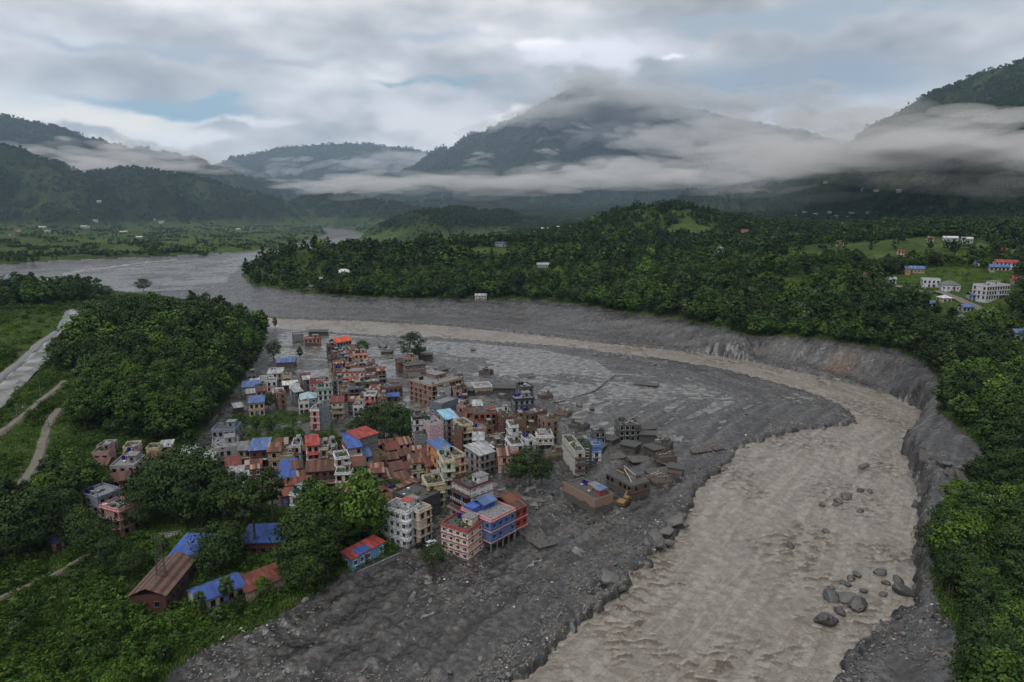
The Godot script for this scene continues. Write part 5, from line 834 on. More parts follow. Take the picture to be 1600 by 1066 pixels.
# ---------------------------------------------------------------- naming helpers
func numbered(nm: String) -> String:
	var k: int = taken.get(nm, 0)
	taken[nm] = k + 1
	return nm if k == 0 else "%s_%03d" % [nm, k]
func thing(nm: String, label: String, cat: String, at := Vector3.ZERO, yaw := 0.0, group := "") -> Node3D:
	var o := Node3D.new()
	o.name = numbered(nm); add_child(o); o.position = at; o.rotation.y = yaw
	tag(o, label, cat, group)
	return o
func tag(o: Node, label: String, cat: String, group := "", kind := "") -> void:
	if label: o.set_meta("label", label)
	if cat: o.set_meta("category", cat)
	if group: o.set_meta("group", group)
	if kind: o.set_meta("kind", kind)
func part(nm: String, m: Mesh, mat: Material, parent: Node, at := Vector3.ZERO, sc := Vector3.ONE, rot := Vector3.ZERO) -> MeshInstance3D:
	var o := MeshInstance3D.new()
	o.name = nm; o.mesh = m
	if mat: o.material_override = mat
	parent.add_child(o, true)
	o.transform = Transform3D(Basis.from_euler(rot).scaled_local(sc), at)
	return o
func top(nm: String, m: Mesh, mat: Material, kind := "") -> MeshInstance3D:
	var o := MeshInstance3D.new()
	o.name = numbered(nm); o.mesh = m
	if mat: o.material_override = mat
	add_child(o)
	if kind: o.set_meta("kind", kind)
	return o
func scatter(nm: String, m: Mesh, tr: Array, cols: PackedColorArray, mat: Material) -> MultiMeshInstance3D:
	var mm := MultiMesh.new()
	mm.transform_format = MultiMesh.TRANSFORM_3D
	mm.use_colors = cols.size() > 0
	mm.mesh = m
	mm.instance_count = tr.size()
	for i in tr.size():
		mm.set_instance_transform(i, tr[i])
		if cols.size() > 0: mm.set_instance_color(i, cols[i])
	var o := MultiMeshInstance3D.new()
	o.name = numbered(nm); o.multimesh = mm; o.material_override = mat
	add_child(o)
	o.set_meta("kind", "stuff")
	return o

# ---------------------------------------------------------------- materials
func noise(seed_: int, freq: float, oct := 4, kind := FastNoiseLite.TYPE_SIMPLEX_SMOOTH) -> FastNoiseLite:
	var f := FastNoiseLite.new()
	f.seed = seed_; f.noise_type = kind; f.frequency = freq; f.fractal_octaves = oct
	f.fractal_type = FastNoiseLite.FRACTAL_FBM
	return f
func noise_tex(seed_: int, freq: float, size: int, lo: Color, hi: Color, oct := 5, mid := 0.5, kind := FastNoiseLite.TYPE_SIMPLEX_SMOOTH) -> ImageTexture:
	var f := noise(seed_, freq, oct, kind)
	var im := f.get_seamless_image(size, size)
	im.convert(Image.FORMAT_L8)
	var d := im.get_data()
	var lut := PackedByteArray()
	for i in 256:
		var t := i / 255.0
		t = clampf(0.5 + (t - mid) * 1.35, 0, 1)
		var q := lo.lerp(hi, t)
		lut.append(int(q.r * 255)); lut.append(int(q.g * 255)); lut.append(int(q.b * 255))
	var out := PackedByteArray()
	out.resize(size * size * 3)
	for i in size * size:
		var j := d[i] * 3
		out[i * 3] = lut[j]; out[i * 3 + 1] = lut[j + 1]; out[i * 3 + 2] = lut[j + 2]
	return ImageTexture.create_from_image(Image.create_from_data(size, size, false, Image.FORMAT_RGB8, out))
func tri_mat(tex: Texture2D, scale: float, rough: float, col := Color.WHITE) -> StandardMaterial3D:
	var m := StandardMaterial3D.new()
	m.albedo_color = col
	m.albedo_texture = tex
	m.uv1_triplanar = true; m.uv1_world_triplanar = true
	m.uv1_scale = Vector3.ONE * scale
	m.roughness = rough
	return m
func relief(m: StandardMaterial3D, tex: Texture2D, cm: float) -> void:
	m.heightmap_enabled = true; m.heightmap_texture = tex; m.heightmap_scale = cm
var grime: ImageTexture
var brick_tex: ImageTexture
var fine: ImageTexture
const PAINT := {
	"white": Color(.80, .82, .85), "whitegrey": Color(.72, .71, .69), "cream": Color(.78, .72, .62), "yellowcream": Color(.78, .70, .50), "pinkcream": Color(.86, .76, .70),
	"redband": Color(.62, .22, .20), "blue": Color(.26, .38, .62), "pink": Color(.80, .52, .52), "red": Color(.66, .12, .12), "glassblue": Color(.06, .07, .18), "maroon": Color(.36, .17, .18),
	"mintpale": Color(.68, .78, .70), "mint": Color(.50, .72, .58), "peach": Color(.82, .63, .50), "orange": Color(.80, .50, .28), "lavender": Color(.74, .60, .66), "dark": Color(.16, .15, .15),
	"concrete": Color(.46, .47, .50), "lightgrey": Color(.62, .62, .63), "pinkwhite": Color(.80, .70, .68), "darkgrey": Color(.28, .28, .28), "bluegrey": Color(.48, .54, .62), "dustypink": Color(.66, .50, .48),
	"tan": Color(.64, .54, .42), "ochre": Color(.66, .50, .28), "brick": Color(.47, .31, .25), "brownbrick": Color(.40, .29, .23), "pinkbrick": Color(.55, .41, .36), "tanbrick": Color(.56, .46, .38), "maroonbrick": Color(.34, .15, .13),
	"slate": Color(.40, .44, .50), "teal": Color(.56, .70, .76), "teal2": Color(.24, .42, .48), "mintband": Color(.40, .60, .52), "mudwall": Color(.33, .31, .30), "salmon": Color(.84, .58, .46), "olive": Color(.34, .34, .24),
	"orangered": Color(.60, .28, .18), "darkconcrete": Color(.29, .29, .29), "brightblue": Color(.12, .28, .68), "beige": Color(.62, .56, .48), "darkblue": Color(.10, .13, .26), "skyblue": Color(.32, .60, .80), "blue2": Color(.25, .45, .75), "brownband": Color(.36, .22, .18)}
const SHEET := {
	"rust": [Color(.34, .19, .14), Color(.27, .17, .14), Color(.40, .25, .18)], "redrust": [Color(.42, .18, .14), Color(.36, .17, .14), Color(.46, .24, .18)],
	"rustwhite": [Color(.40, .22, .15), Color(.62, .54, .48), Color(.34, .20, .15), Color(.52, .34, .24), Color(.30, .19, .15)], "bluetin": [Color(.26, .37, .58), Color(.30, .42, .64), Color(.36, .45, .60)],
	"brightblue": [Color(.17, .30, .60), Color(.19, .34, .66), Color(.24, .36, .60)], "redtin": [Color(.60, .20, .18), Color(.64, .25, .22), Color(.52, .19, .17)], "greytin": [Color(.42, .43, .45), Color(.36, .37, .39)],
	"lighttin": [Color(.66, .68, .70), Color(.60, .62, .65), Color(.54, .55, .57)], "whitetin": [Color(.80, .81, .82), Color(.74, .75, .76)], "greystripe": [Color(.56, .54, .50), Color(.36, .33, .30), Color(.52, .49, .45)],
	"paletin": [Color(.62, .72, .76), Color(.56, .66, .70)], "palebluetin": [Color(.56, .74, .84), Color(.50, .68, .80)], "orangetin": [Color(.82, .33, .18), Color(.78, .30, .16)], "darktin": [Color(.20, .19, .19), Color(.25, .23, .22)],
	"ruststripe": [Color(.30, .19, .16), Color(.26, .17, .15), Color(.42, .33, .29)], "tealtin": [Color(.16, .50, .54), Color(.14, .34, .66)], "darkbluetin": [Color(.16, .22, .36), Color(.30, .38, .50)]}
func paint(key: String) -> StandardMaterial3D:
	if not mats.has(key):
		var b := key.ends_with("brick")
		var base: Color = PAINT[key]
		base.s *= .8
		var m := tri_mat(brick_tex if b else grime, 0.9 if b else 0.16, 0.9, base)
		mats[key] = m
	return mats[key]
func plain(key: String, col: Color, rough := 0.8, metal := 0.0) -> StandardMaterial3D:
	if not mats.has(key):
		var m := StandardMaterial3D.new()
		m.albedo_color = col; m.roughness = rough; m.metallic = metal
		mats[key] = m
	return mats[key]
func tinted(key: String, rough: float, tex: Texture2D = null, scale := 0.3) -> StandardMaterial3D:
	if not mats.has(key):
		var m := StandardMaterial3D.new()
		m.vertex_color_use_as_albedo = true
		m.roughness = rough
		if tex:
			m.albedo_texture = tex
			m.uv1_triplanar = true; m.uv1_world_triplanar = true; m.uv1_scale = Vector3.ONE * scale
		mats[key] = m
	return mats[key]
func lin(c: Color) -> Color:
	return c.srgb_to_linear()

# ---------------------------------------------------------------- terrain
var GX := 0
var GZ := 0
const GS := 8.0
const GX0 := -960.0
const GZ0 := -1560.0
var g_h := PackedFloat32Array()
var g_s := PackedFloat32Array()
var g_r := PackedFloat32Array()
var g_t := PackedFloat32Array()
var g_u := PackedFloat32Array()
var n_str: FastNoiseLite
var n_big: FastNoiseLite
var n_mid: FastNoiseLite
var n_rid: FastNoiseLite
var n_fine: FastNoiseLite
var n_warp: FastNoiseLite
func region(p: Vector2, poly: PackedVector2Array, eh: PackedFloat32Array, bw: PackedFloat32Array) -> Vector3:
	var best := 1e18
	var bk := 0
	var bt := 0.0
	var n := poly.size()
	for i in n:
		var a := poly[i]
		var b := poly[(i + 1) % n]
		var c := Geometry2D.get_closest_point_to_segment(p, a, b)
		var d := c.distance_squared_to(p)
		if d < best:
			best = d; bk = i
			bt = a.distance_to(c) / maxf(a.distance_to(b), 1e-6)
	var s := sqrt(best)
	if not Geometry2D.is_point_in_polygon(p, poly): s = -s
	if eh.is_empty(): return Vector3(s, 0, 0)
	var j := (bk + 1) % n
	return Vector3(s, lerpf(eh[bk], eh[j], bt), lerpf(bw[bk], bw[j], bt))
func land_exact(p: Vector2) -> Vector2:   # (height, signed distance inside land)
	var best := 0.0
	var sm := -1e9
	for r in REGIONS:
		var q := region(p, r[0], r[1], r[2])
		var h := 0.0
		if q.x >= 0: h = q.y + minf(r[3] * q.x, r[4]) + minf(maxf(q.x - r[6], 0) * r[5], r[7])
		elif q.x > -q.z:
			var t := 1.0 + q.x / q.z
			h = q.y * t * t * (3 - 2 * t)
		best = maxf(best, h); sm = maxf(sm, q.x)
	if sm > 0:
		var k := minf(1.0, sm / 30.0)
		for hl in HILLS:
			var dx: float = (p.x - hl[0]) / hl[3]
			var dz: float = (p.y - hl[1]) / hl[4]
			var e := dx * dx + dz * dz
			if e < 9.0: best += k * hl[2] * exp(-e)
	return Vector2(best, sm)
func build_grid() -> void:
	GX = int(1920 / GS) + 1
	GZ = int(1600 / GS) + 1
	g_h.resize(GX * GZ); g_s.resize(GX * GZ); g_r.resize(GX * GZ); g_t.resize(GX * GZ); g_u.resize(GX * GZ)
	var none := PackedFloat32Array()
	for j in GZ:
		for i in GX:
			var p := Vector2(GX0 + i * GS, GZ0 + j * GS)
			var k := j * GX + i
			var bd := 1e18
			var run := 0.0
			for q in FLOW.size() - 1:
				var cp := Geometry2D.get_closest_point_to_segment(p, FLOW[q], FLOW[q + 1])
				var dd := cp.distance_squared_to(p)
				if dd < bd:
					bd = dd
					g_t[k] = run + cp.distance_to(FLOW[q])
					g_u[k] = sqrt(dd) * signf((FLOW[q + 1] - FLOW[q]).cross(p - FLOW[q]))
				run += FLOW[q].distance_to(FLOW[q + 1])
			if absf(p.x) > -p.y * 0.98 + 120.0:
				g_h[k] = 2.0; g_s[k] = -1.0; g_r[k] = -99.0
				if p.x < 0: g_h[k] = 8.0; g_s[k] = 20.0
				else: g_h[k] = 8.0; g_s[k] = 20.0
				continue
			var l := land_exact(p)
			g_h[k] = l.x; g_s[k] = l.y
			g_r[k] = region(p, RIVER, none, none).x if p.y > -900 else -99.0
func samp(g: PackedFloat32Array, x: float, z: float) -> float:
	var u := clampf((x - GX0) / GS, 0, GX - 1.001)
	var w := clampf((z - GZ0) / GS, 0, GZ - 1.001)
	var i := int(u)
	var j := int(w)
	var fu := u - i
	var fw := w - j
	var k := j * GX + i
	return lerpf(lerpf(g[k], g[k + 1], fu), lerpf(g[k + GX], g[k + GX + 1], fu), fw)
# coarse rubble lies between the town and the river; the open plain is smooth silt
func lumpy(x: float, z: float) -> float:
	return clampf(1.0 - (Vector2(x - 5.0, z + 180.0).length() - 85.0 + n_warp.get_noise_2d(x, z) * 40.0) / 60.0, .28, 1.0)
func ground_y(x: float, z: float) -> float:
	var h := samp(g_h, x, z)
	var s := samp(g_s, x, z)
	var rv := samp(g_r, x, z)
	if s > 0.0:
		h += n_mid.get_noise_2d(x, z) * 1.2 * minf(1.0, s / 20.0)
		for f in FIELDS:
			if f[4] > 0:
				var dx: float = (x - f[0]) / f[2]
				var dz: float = (z - f[1]) / f[3]
				if dx * dx + dz * dz < 1.0:
					var st := 1.6
					var q := h / st
					var fr := q - floorf(q)
					h = (floorf(q) + smoothstep(0.72, 1.0, fr)) * st
	else:
		var wx := x + n_warp.get_noise_2d(x, z) * 14.0
		var wz := z + n_warp.get_noise_2d(z + 300, x) * 14.0
		var lump := lumpy(x, z)
		var rg := 1.0 - absf(n_rid.get_noise_2d(wx * 0.6, wz * 1.5))
		h += n_big.get_noise_2d(x, z) * 0.9 + (rg * rg * rg) * 0.9 * lump - 0.4 * lump + n_fine.get_noise_2d(x, z) * 0.6 * lump
		var sk := n_str.get_noise_2d(samp(g_t, x, z) * .018 + n_warp.get_noise_2d(x, z) * .5, samp(g_u, x, z) * .13)
		h += sk * .8
		# cut gullies on the steep mud banks
		var st := clampf(1.0 - absf(samp(g_h, x, z) - 6.0) / 6.0, 0.0, 1.0)
		h += st * n_mid.get_noise_2d(x * 3.0, z * 3.0) * 1.5
	if rv > -6.0:
		var jag := n_mid.get_noise_2d(x * 2.5, z * 2.5) * 3.0 + n_fine.get_noise_2d(x * 0.7, z * 0.7) * 2.0
		var t := smoothstep(-2.0, 2.5, rv + jag)
		h = lerpf(h, -5.0, t)
	return h
func polar(r0: float, r1: float, nr: int, a0: float, a1: float, na: int, hf: Callable) -> PackedVector3Array:
	var out := PackedVector3Array()
	out.resize((nr + 1) * (na + 1))
	var lr := log(r1 / r0)
	for j in nr + 1:
		var r := r0 * exp(lr * j / nr)
		for i in na + 1:
			var a := lerpf(a0, a1, float(i) / na)
			var x := sin(a) * r
			var z := -cos(a) * r
			out[j * (na + 1) + i] = Vector3(x, hf.call(x, z), z)
	return out
func grid_normals(p: PackedVector3Array, nr: int, na: int) -> PackedVector3Array:
	var out := PackedVector3Array()
	out.resize(p.size())
	var w := na + 1
	for j in nr + 1:
		for i in w:
			var a := p[j * w + mini(i + 1, na)] - p[j * w + maxi(i - 1, 0)]
			var b := p[mini(j + 1, nr) * w + i] - p[maxi(j - 1, 0) * w + i]
			var q := a.cross(b).normalized()
			out[j * w + i] = q if q.y > 0 else -q
	return out
func surf(m: ArrayMesh, p: PackedVector3Array, n: PackedVector3Array, c: PackedColorArray, ix: PackedInt32Array, mat: Material) -> void:
	if ix.is_empty(): return
	var a := []
	a.resize(Mesh.ARRAY_MAX)
	a[Mesh.ARRAY_VERTEX] = p; a[Mesh.ARRAY_NORMAL] = n; a[Mesh.ARRAY_COLOR] = c; a[Mesh.ARRAY_INDEX] = ix
	m.add_surface_from_arrays(Mesh.PRIMITIVE_TRIANGLES, a)
	m.surface_set_material(m.get_surface_count() - 1, mat)
var mud_mat: StandardMaterial3D
var land_mat: StandardMaterial3D
func build_ground() -> void:
	var nr := 520
	var na := 560
	var p := polar(52, 1480, nr, -0.86, 0.86, na, ground_y)
	var n := grid_normals(p, nr, na)
	var c := PackedColorArray()
	c.resize(p.size())
	var kind := PackedByteArray()
	kind.resize(p.size())
	var hue := noise(77, 0.012, 4)
	var pat := noise(78, 0.09, 4)
	for k in p.size():
		var q := p[k]
		var s := samp(g_s, q.x, q.z) + pat.get_noise_2d(q.x * 2.0, q.z * 2.0) * 3.0
		var a := hue.get_noise_2d(q.x, q.z)
		var b := pat.get_noise_2d(q.x, q.z)
		if s > 0.5:
			kind[k] = 1
			var op := 1.0 - (pow((q.x - OPEN.x) / 230.0, 2) + pow((q.z - OPEN.y) / 210.0, 2))
			var col := Color(.034, .052, .018).lerp(Color(.062, .094, .024), clampf(0.5 + a + b * 0.5, 0, 1))
			if op > 0.0: col = col.lerp(Color(.040, .068, .019).lerp(Color(.066, .100, .028), fposmod(floorf(q.y / 1.6) * .41 + b, 1.0)), clampf(op * 2.0 + b, 0, .8))
			for f in FIELDS:
				var dx: float = (q.x - f[0]) / f[2]
				var dz: float = (q.z - f[1]) / f[3]
				if dx * dx + dz * dz < 1.0 + b * 0.5:
					col = Color(.044, .076, .020).lerp(Color(.082, .116, .034), fposmod(floorf(q.y / 1.6) * .37 + a, 1.0))
			c[k] = col
		else:
			var sk := n_str.get_noise_2d(samp(g_t, q.x, q.z) * .018 + n_warp.get_noise_2d(q.x, q.z) * .5, samp(g_u, q.x, q.z) * .13)
			var t := 0.052 * (1.0 + a * 0.35 + b * 0.45 + sk * .9)
			var col := Color(t * 1.03, t, t * .965)
			col = col.lerp(Color(.070, .068, .067) * (1.0 + sk * 1.3 + b * .3), 1.0 - lumpy(q.x, q.z))
			var br := clampf(b * 1.6 - 0.25, 0.0, 0.5)
			col = col.lerp(Color(.098, .082, .068), br)
			var d := Vector2(q.x - SCAR.x, q.z - SCAR.y).length() + b * 6.0
			if d < 13.0: col = Color(.13, .075, .045).lerp(col, clampf(d / 13.0 + a * .4, 0, 1))
			c[k] = Color(col.r, col.g, col.b)
	var w := na + 1
	var ia := PackedInt32Array()
	var ib := PackedInt32Array()
	for j in nr:
		for i in na:
			var k := j * w + i
			var tr := PackedInt32Array([k, k + w, k + w + 1, k, k + w + 1, k + 1])
			if kind[k] + kind[k + 1] + kind[k + w] + kind[k + w + 1] >= 2: ib.append_array(tr)
			else: ia.append_array(tr)
	var m := ArrayMesh.new()
	surf(m, p, n, c, ia, mud_mat)
	surf(m, p, n, c, ib, land_mat)
	var o := top("ground", m, null, "structure")
	tag(o, "grey mud plain with green raised banks around the town", "")
# river
func build_river() -> void:
	var nr := 570
	var na := 580
	var wv := noise(11, 0.035, 4)
	wv.fractal_type = FastNoiseLite.FRACTAL_RIDGED
	wv.domain_warp_enabled = true; wv.domain_warp_amplitude = 9.0; wv.domain_warp_frequency = 0.03
	var ch := noise(12, 0.22, 4)
	var stir := noise(13, 0.014, 3)
	var dash := noise(14, 0.34, 3)
	dash.domain_warp_enabled = true; dash.domain_warp_amplitude = 3.0; dash.domain_warp_frequency = .08
	var hf := func(x: float, z: float) -> float:
		var rv := samp(g_r, x, z)
		if rv < -9.0: return -9.0
		var calm := clampf(0.45 + 1.1 * (0.4 + stir.get_noise_2d(x, z)), 0.2, 1.3) * clampf(1.3 - (-z - 180.0) / 420.0, 0.3, 1.0)
		var da := maxf(0.0, dash.get_noise_2d(x * .42, z * 1.15) - .08) * clampf(.40 + stir.get_noise_2d(x * 1.7, z * 1.7) * 2.6, 0.05, 1.4)
		return -1.7 + calm * (0.45 * wv.get_noise_2d(samp(g_t, x, z) * .42, samp(g_u, x, z) * 1.5) + 0.35 * ch.get_noise_2d(x, z * 1.2) + 1.1 * da)
	var p := polar(56, 760, nr, -0.42, 0.72, na, hf)
	var n := grid_normals(p, nr, na)
	var c := PackedColorArray()
	c.resize(p.size())
	for k in p.size():
		var q := p[k]
		if q.y < -8: continue
		var ft := samp(g_t, q.x, q.z)
		var fu := samp(g_u, q.x, q.z)
		var a := wv.get_noise_2d(ft * .42, fu * 1.5)
		var b := ch.get_noise_2d(q.x * 0.8, q.z)
		var d := stir.get_noise_2d(q.x * 1.7, q.z * 1.7)
		var fib := ch.get_noise_2d(ft * .10 + b * 1.2, fu * .8 + 50.0)
		var da := dash.get_noise_2d(q.x * .42, q.z * 1.15)
		var db := dash.get_noise_2d(q.x * .42, q.z * 1.15 + .9)
		var crowd := clampf(.40 + d * 2.6, 0.05, 1.0)
		var col := Color(.158, .145, .126).lerp(Color(.208, .193, .171), clampf(.5 - d * .9 + fib * 1.3, 0, 1))
		col = col.lerp(Color(.120, .094, .070), clampf((1.0 - absf(fib) * 8.0) * .7, 0, .55))
		col = col.lerp(Color(.070, .050, .036), clampf((da - .09) * 5.0, 0, .9) * crowd)
		col = col.lerp(Color(.30, .28, .255), clampf((db - .14) * 5.0, 0, .7) * crowd * (0.0 if da > .10 else 1.0))
		c[k] = col
	var w := na + 1
	var ix := PackedInt32Array()
	for j in nr:
		for i in na:
			var k := j * w + i
			if p[k].y > -8 and p[k + 1].y > -8 and p[k + w].y > -8 and p[k + w + 1].y > -8:
				ix.append_array(PackedInt32Array([k, k + w, k + w + 1, k, k + w + 1, k + 1]))
	var m := ArrayMesh.new()
	surf(m, p, n, c, ix, water_mat)
	tag(top("river", m, null, "structure"), "brown silt laden river in flood with churning rapids", "")
var water_mat: StandardMaterial3D
func build_shallows() -> void:
	var rip := noise(15, .12, 3)
	for q in SHALLOWS:
		var none := PackedFloat32Array()
		var poly: PackedVector2Array = q[0]
		var hf := func(x: float, z: float) -> float:
			if not Geometry2D.is_point_in_polygon(Vector2(x, z), poly): return -9.0
			return q[1] + rip.get_noise_2d(x, z * 1.4) * .14
		var nr := 220
		var na := 260
		var p := polar(q[2], q[3], nr, q[4], q[5], na, hf)
		var n := grid_normals(p, nr, na)
		var ix := PackedInt32Array()
		var c := PackedColorArray()
		c.resize(p.size()); c.fill(Color(.15, .146, .142))
		for j in nr:
			for i in na:
				var k := j * (na + 1) + i
				if p[k].y > -8 and p[k + 1].y > -8 and p[k + na + 1].y > -8 and p[k + na + 2].y > -8:
					n[k] = n[k] if n[k].y > .5 else Vector3.UP
					ix.append_array(PackedInt32Array([k, k + na + 1, k + na + 2, k, k + na + 2, k + 1]))
		var m := ArrayMesh.new()
		surf(m, p, n, c, ix, shallow_mat)
		tag(top("water", m, null, "structure"), q[6], "")
var shallow_mat: StandardMaterial3D
# far hills
var n_g1: FastNoiseLite
var n_g2: FastNoiseLite
var n_g3: FastNoiseLite
func far_y(x: float, z: float) -> float:
	var p := Vector2(x, z)
	var l := land_exact(p)
	var h := l.x
	var dist := p.length()
	var wx := n_g1.get_noise_2d(x, z)
	var rd := absf(n_g2.get_noise_2d(x, z))
	var top_h := -50.0
	for k in seg_a.size():
		var reach := seg_m[k].distance_to(p) - seg_l[k]
		if seg_h[k] - reach * seg_s[k] * .42 < maxf(top_h, h - 12.0): continue
		var a := seg_a[k]
		var cp := Geometry2D.get_closest_point_to_segment(p, a, seg_b[k])
		var d := sqrt(cp.distance_squared_to(p) + 3600.0) - 60.0
		var hh := lerpf(seg_ha[k], seg_hb[k], a.distance_to(cp) / (2.0 * seg_l[k]))
		var y := hh - d * seg_s[k] * (1.0 + wx * 0.35) - minf(d, 500.0) * 0.26 * maxf(0.0, 1.0 - rd * 2.2)
		top_h = maxf(top_h, y)
	if top_h > -40.0:
		var rough := n_g3.get_noise_2d(x, z) * 10.0 * clampf(dist / 2500.0, 0.3, 1.1)
		h = maxf(h, top_h + rough * clampf((top_h + 10.0) / 60.0, 0, 1))
	if l.y > 0: h += n_g3.get_noise_2d(x * 2, z * 2) * 4.0
	return h
var far_p: PackedVector3Array
var far_n: PackedVector3Array
const FAR_NR := 230
const FAR_NA := 470
var seg_a := PackedVector2Array()
var seg_b := PackedVector2Array()
var seg_m := PackedVector2Array()
var seg_l := PackedFloat32Array()
var seg_h := PackedFloat32Array()
var seg_ha := PackedFloat32Array()
var seg_hb := PackedFloat32Array()
var seg_s := PackedFloat32Array()
func build_far() -> void:
	for m in RIDGES:
		var pts: PackedVector3Array = m[1]
		for i in pts.size() - 1:
			var a := Vector2(pts[i].x, pts[i].z)
			var b := Vector2(pts[i + 1].x, pts[i + 1].z)
			seg_a.append(a); seg_b.append(b); seg_m.append((a + b) * .5); seg_l.append(maxf(a.distance_to(b) * .5, .01))
			seg_h.append(maxf(pts[i].y, pts[i + 1].y)); seg_ha.append(pts[i].y); seg_hb.append(pts[i + 1].y); seg_s.append(m[0])
	far_p = polar(1390, 8200, FAR_NR, -0.86, 0.86, FAR_NA, far_y)
	for i in FAR_NA + 1: far_p[i].y = -30.0
	far_n = grid_normals(far_p, FAR_NR, FAR_NA)
	var c := PackedColorArray()
	c.resize(far_p.size())
	var f1 := noise(31, 0.0035, 4)
	var f2 := noise(32, 0.02, 3)
	var cell := noise(33, 0.011, 1, FastNoiseLite.TYPE_CELLULAR)
	cell.cellular_return_type = FastNoiseLite.RETURN_CELL_VALUE
	for k in far_p.size():
		var q := far_p[k]
		var a := f1.get_noise_2d(q.x, q.z)
		var b := f2.get_noise_2d(q.x, q.z)
		var col := Color(.015, .026, .011).lerp(Color(.029, .045, .017), clampf(.5 + b, 0, 1))
		if q.y < 0.6: col = Color(.16, .155, .155)
		elif q.x < 0 and q.y < 34 and q.z > -3300:
			var v := cell.get_noise_2d(q.x * 0.8, q.z)
			col = Color(.040, .068, .022).lerp(Color(.078, .112, .036), clampf(.5 + v * .5, 0, 1))
		elif a + b * 0.5 > 0.22: col = Color(.030, .050, .018).lerp(Color(.052, .074, .028), clampf(.5 + b, 0, 1))
		c[k] = col
	var w := FAR_NA + 1
	var ix := PackedInt32Array()
	for j in FAR_NR:
		for i in FAR_NA:
			var k := j * w + i
			ix.append_array(PackedInt32Array([k, k + w, k + w + 1, k, k + w + 1, k + 1]))
	var m := ArrayMesh.new()
	surf(m, far_p, far_n, c, ix, far_mat)
	tag(top("mountains", m, null, "structure"), "forested mountains and valley floor beyond the town", "")
var far_mat: StandardMaterial3D

# ---------------------------------------------------------------- plants
func leaf_quad(mb: MB, at: Vector3, out: Vector3, size: float, col: Color) -> void:
	var d := (out + Vector3(rng.randf_range(-1, 1), rng.randf_range(-.5, 1.1), rng.randf_range(-1, 1)) * 0.8).normalized()
	var u := d.cross(Vector3(rng.randf_range(-1, 1), rng.randf_range(-1, 1), rng.randf_range(-1, 1))).normalized()
	var w := d.cross(u)
	var s := size * rng.randf_range(.6, 1.25)
	var bend := d * s * rng.randf_range(-.25, .1)
	var nn := (d + out * 0.9 + Vector3.UP * .25).normalized()
	mb.quad(at + u * s + bend, at - w * s * .62, at - u * s + bend, at + w * s * .62, col, nn)
# a crown of leaf clumps about the origin of a tree of unit height 1 (scaled later); greens are linear albedo
func crown(mb: MB, clumps: int, leaves: int, lo: float, rad: float, size: float, dark: Color, light: Color, shape := 0) -> void:
	for i in clumps:
		var t := rng.randf()
		var y := lerpf(lo, 1.0, t)
		var prof := sin(PI * pow(clampf((y - lo) / (1.0 - lo), 0.02, .98), 0.75))
		if shape == 1: prof = 1.0 - 0.86 * t            # conifer
		elif shape == 2: prof = pow(sin(PI * clampf(t * .9 + .08, 0, 1)), 0.5)
		var a := rng.randf() * TAU
		var rr := rad * prof * sqrt(rng.randf_range(.25, 1.0)) * rng.randf_range(.75, 1.12)
		var ctr := Vector3(cos(a) * rr, y + rng.randf_range(-.03, .03), sin(a) * rr)
		var cr := rad * rng.randf_range(.16, .34)
		var tone := dark.lerp(light, pow(rng.randf(), 1.5))
		for k in leaves:
			var o := Vector3(rng.randfn(), rng.randfn() * .75 + .2, rng.randfn()).normalized()
			var q := ctr + o * cr * pow(rng.randf(), .4) * Vector3(1, .7, 1)
			var cl := tone * rng.randf_range(.8, 1.2)
			leaf_quad(mb, q, (o + Vector3(ctr.x, ctr.y - (lo + 1) * .5, ctr.z) * 1.4 / rad).normalized(), size, Color(cl.r, cl.g, cl.b))
func trunk(mb: MB, lo: float, rad: float, r: float, bark: Color) -> void:
	mb.tube(Vector3(0, -.06, 0), Vector3(.01, lo * .6, 0), r * 1.3, r, 6, bark, false)
	mb.tube(Vector3(.01, lo * .6, 0), Vector3(-.01, lo + .35 * (1 - lo), .01), r, r * .4, 6, bark)
	for i in 5:
		var a := TAU * i / 5 + rng.randf()
		mb.tube(Vector3(0, lo * rng.randf_range(.6, 1.1), 0), Vector3(cos(a) * rad * .6, lo + (1 - lo) * rng.randf_range(.25, .6), sin(a) * rad * .6), r * .5, r * .15, 4, bark)
const BARK := Color(.075, .062, .05)
# kind -> [trunk base, radius, dark, light, shape]
const TREE := {
	"broad": [.28, .42, Color(.018, .036, .009), Color(.056, .098, .018), 0], "dome": [.30, .55, Color(.014, .026, .010), Color(.036, .060, .016), 2], "tall": [.34, .28, Color(.018, .032, .012), Color(.050, .080, .022), 0],
	"pine": [.30, .26, Color(.014, .026, .012), Color(.030, .050, .018), 1], "slim": [.42, .26, Color(.026, .046, .014), Color(.060, .100, .026), 2], "airy": [.55, .30, Color(.016, .028, .011), Color(.034, .056, .016), 0], "light": [.26, .44, Color(.034, .064, .011), Color(.080, .132, .022), 0]}
var leaf_mat: StandardMaterial3D
var tree_mesh := {}
func make_trees() -> void:
	for k in TREE:
		var q: Array = TREE[k]
		for v in 2:
			var hi := MB.new()
			crown(hi, 110 if k != "airy" else 52, 26, q[0], q[1], .027, q[2], q[3], q[4])
			var tk := MB.new()
			trunk(tk, q[0], q[1], .018, BARK)
			var mid := MB.new()
			crown(mid, 60, 13, q[0], q[1], .046, q[2], q[3], q[4])
			mid.tube(Vector3(0, -.06, 0), Vector3(0, q[0] + .2, 0), .02, .01, 5, BARK, false)
			var low := MB.new()
			crown(low, 22, 7, q[0] * .6, q[1], .095, q[2], q[3], q[4])
			tree_mesh[k + str(v)] = [hi.mesh(), tk.mesh(), mid.mesh(), low.mesh()]
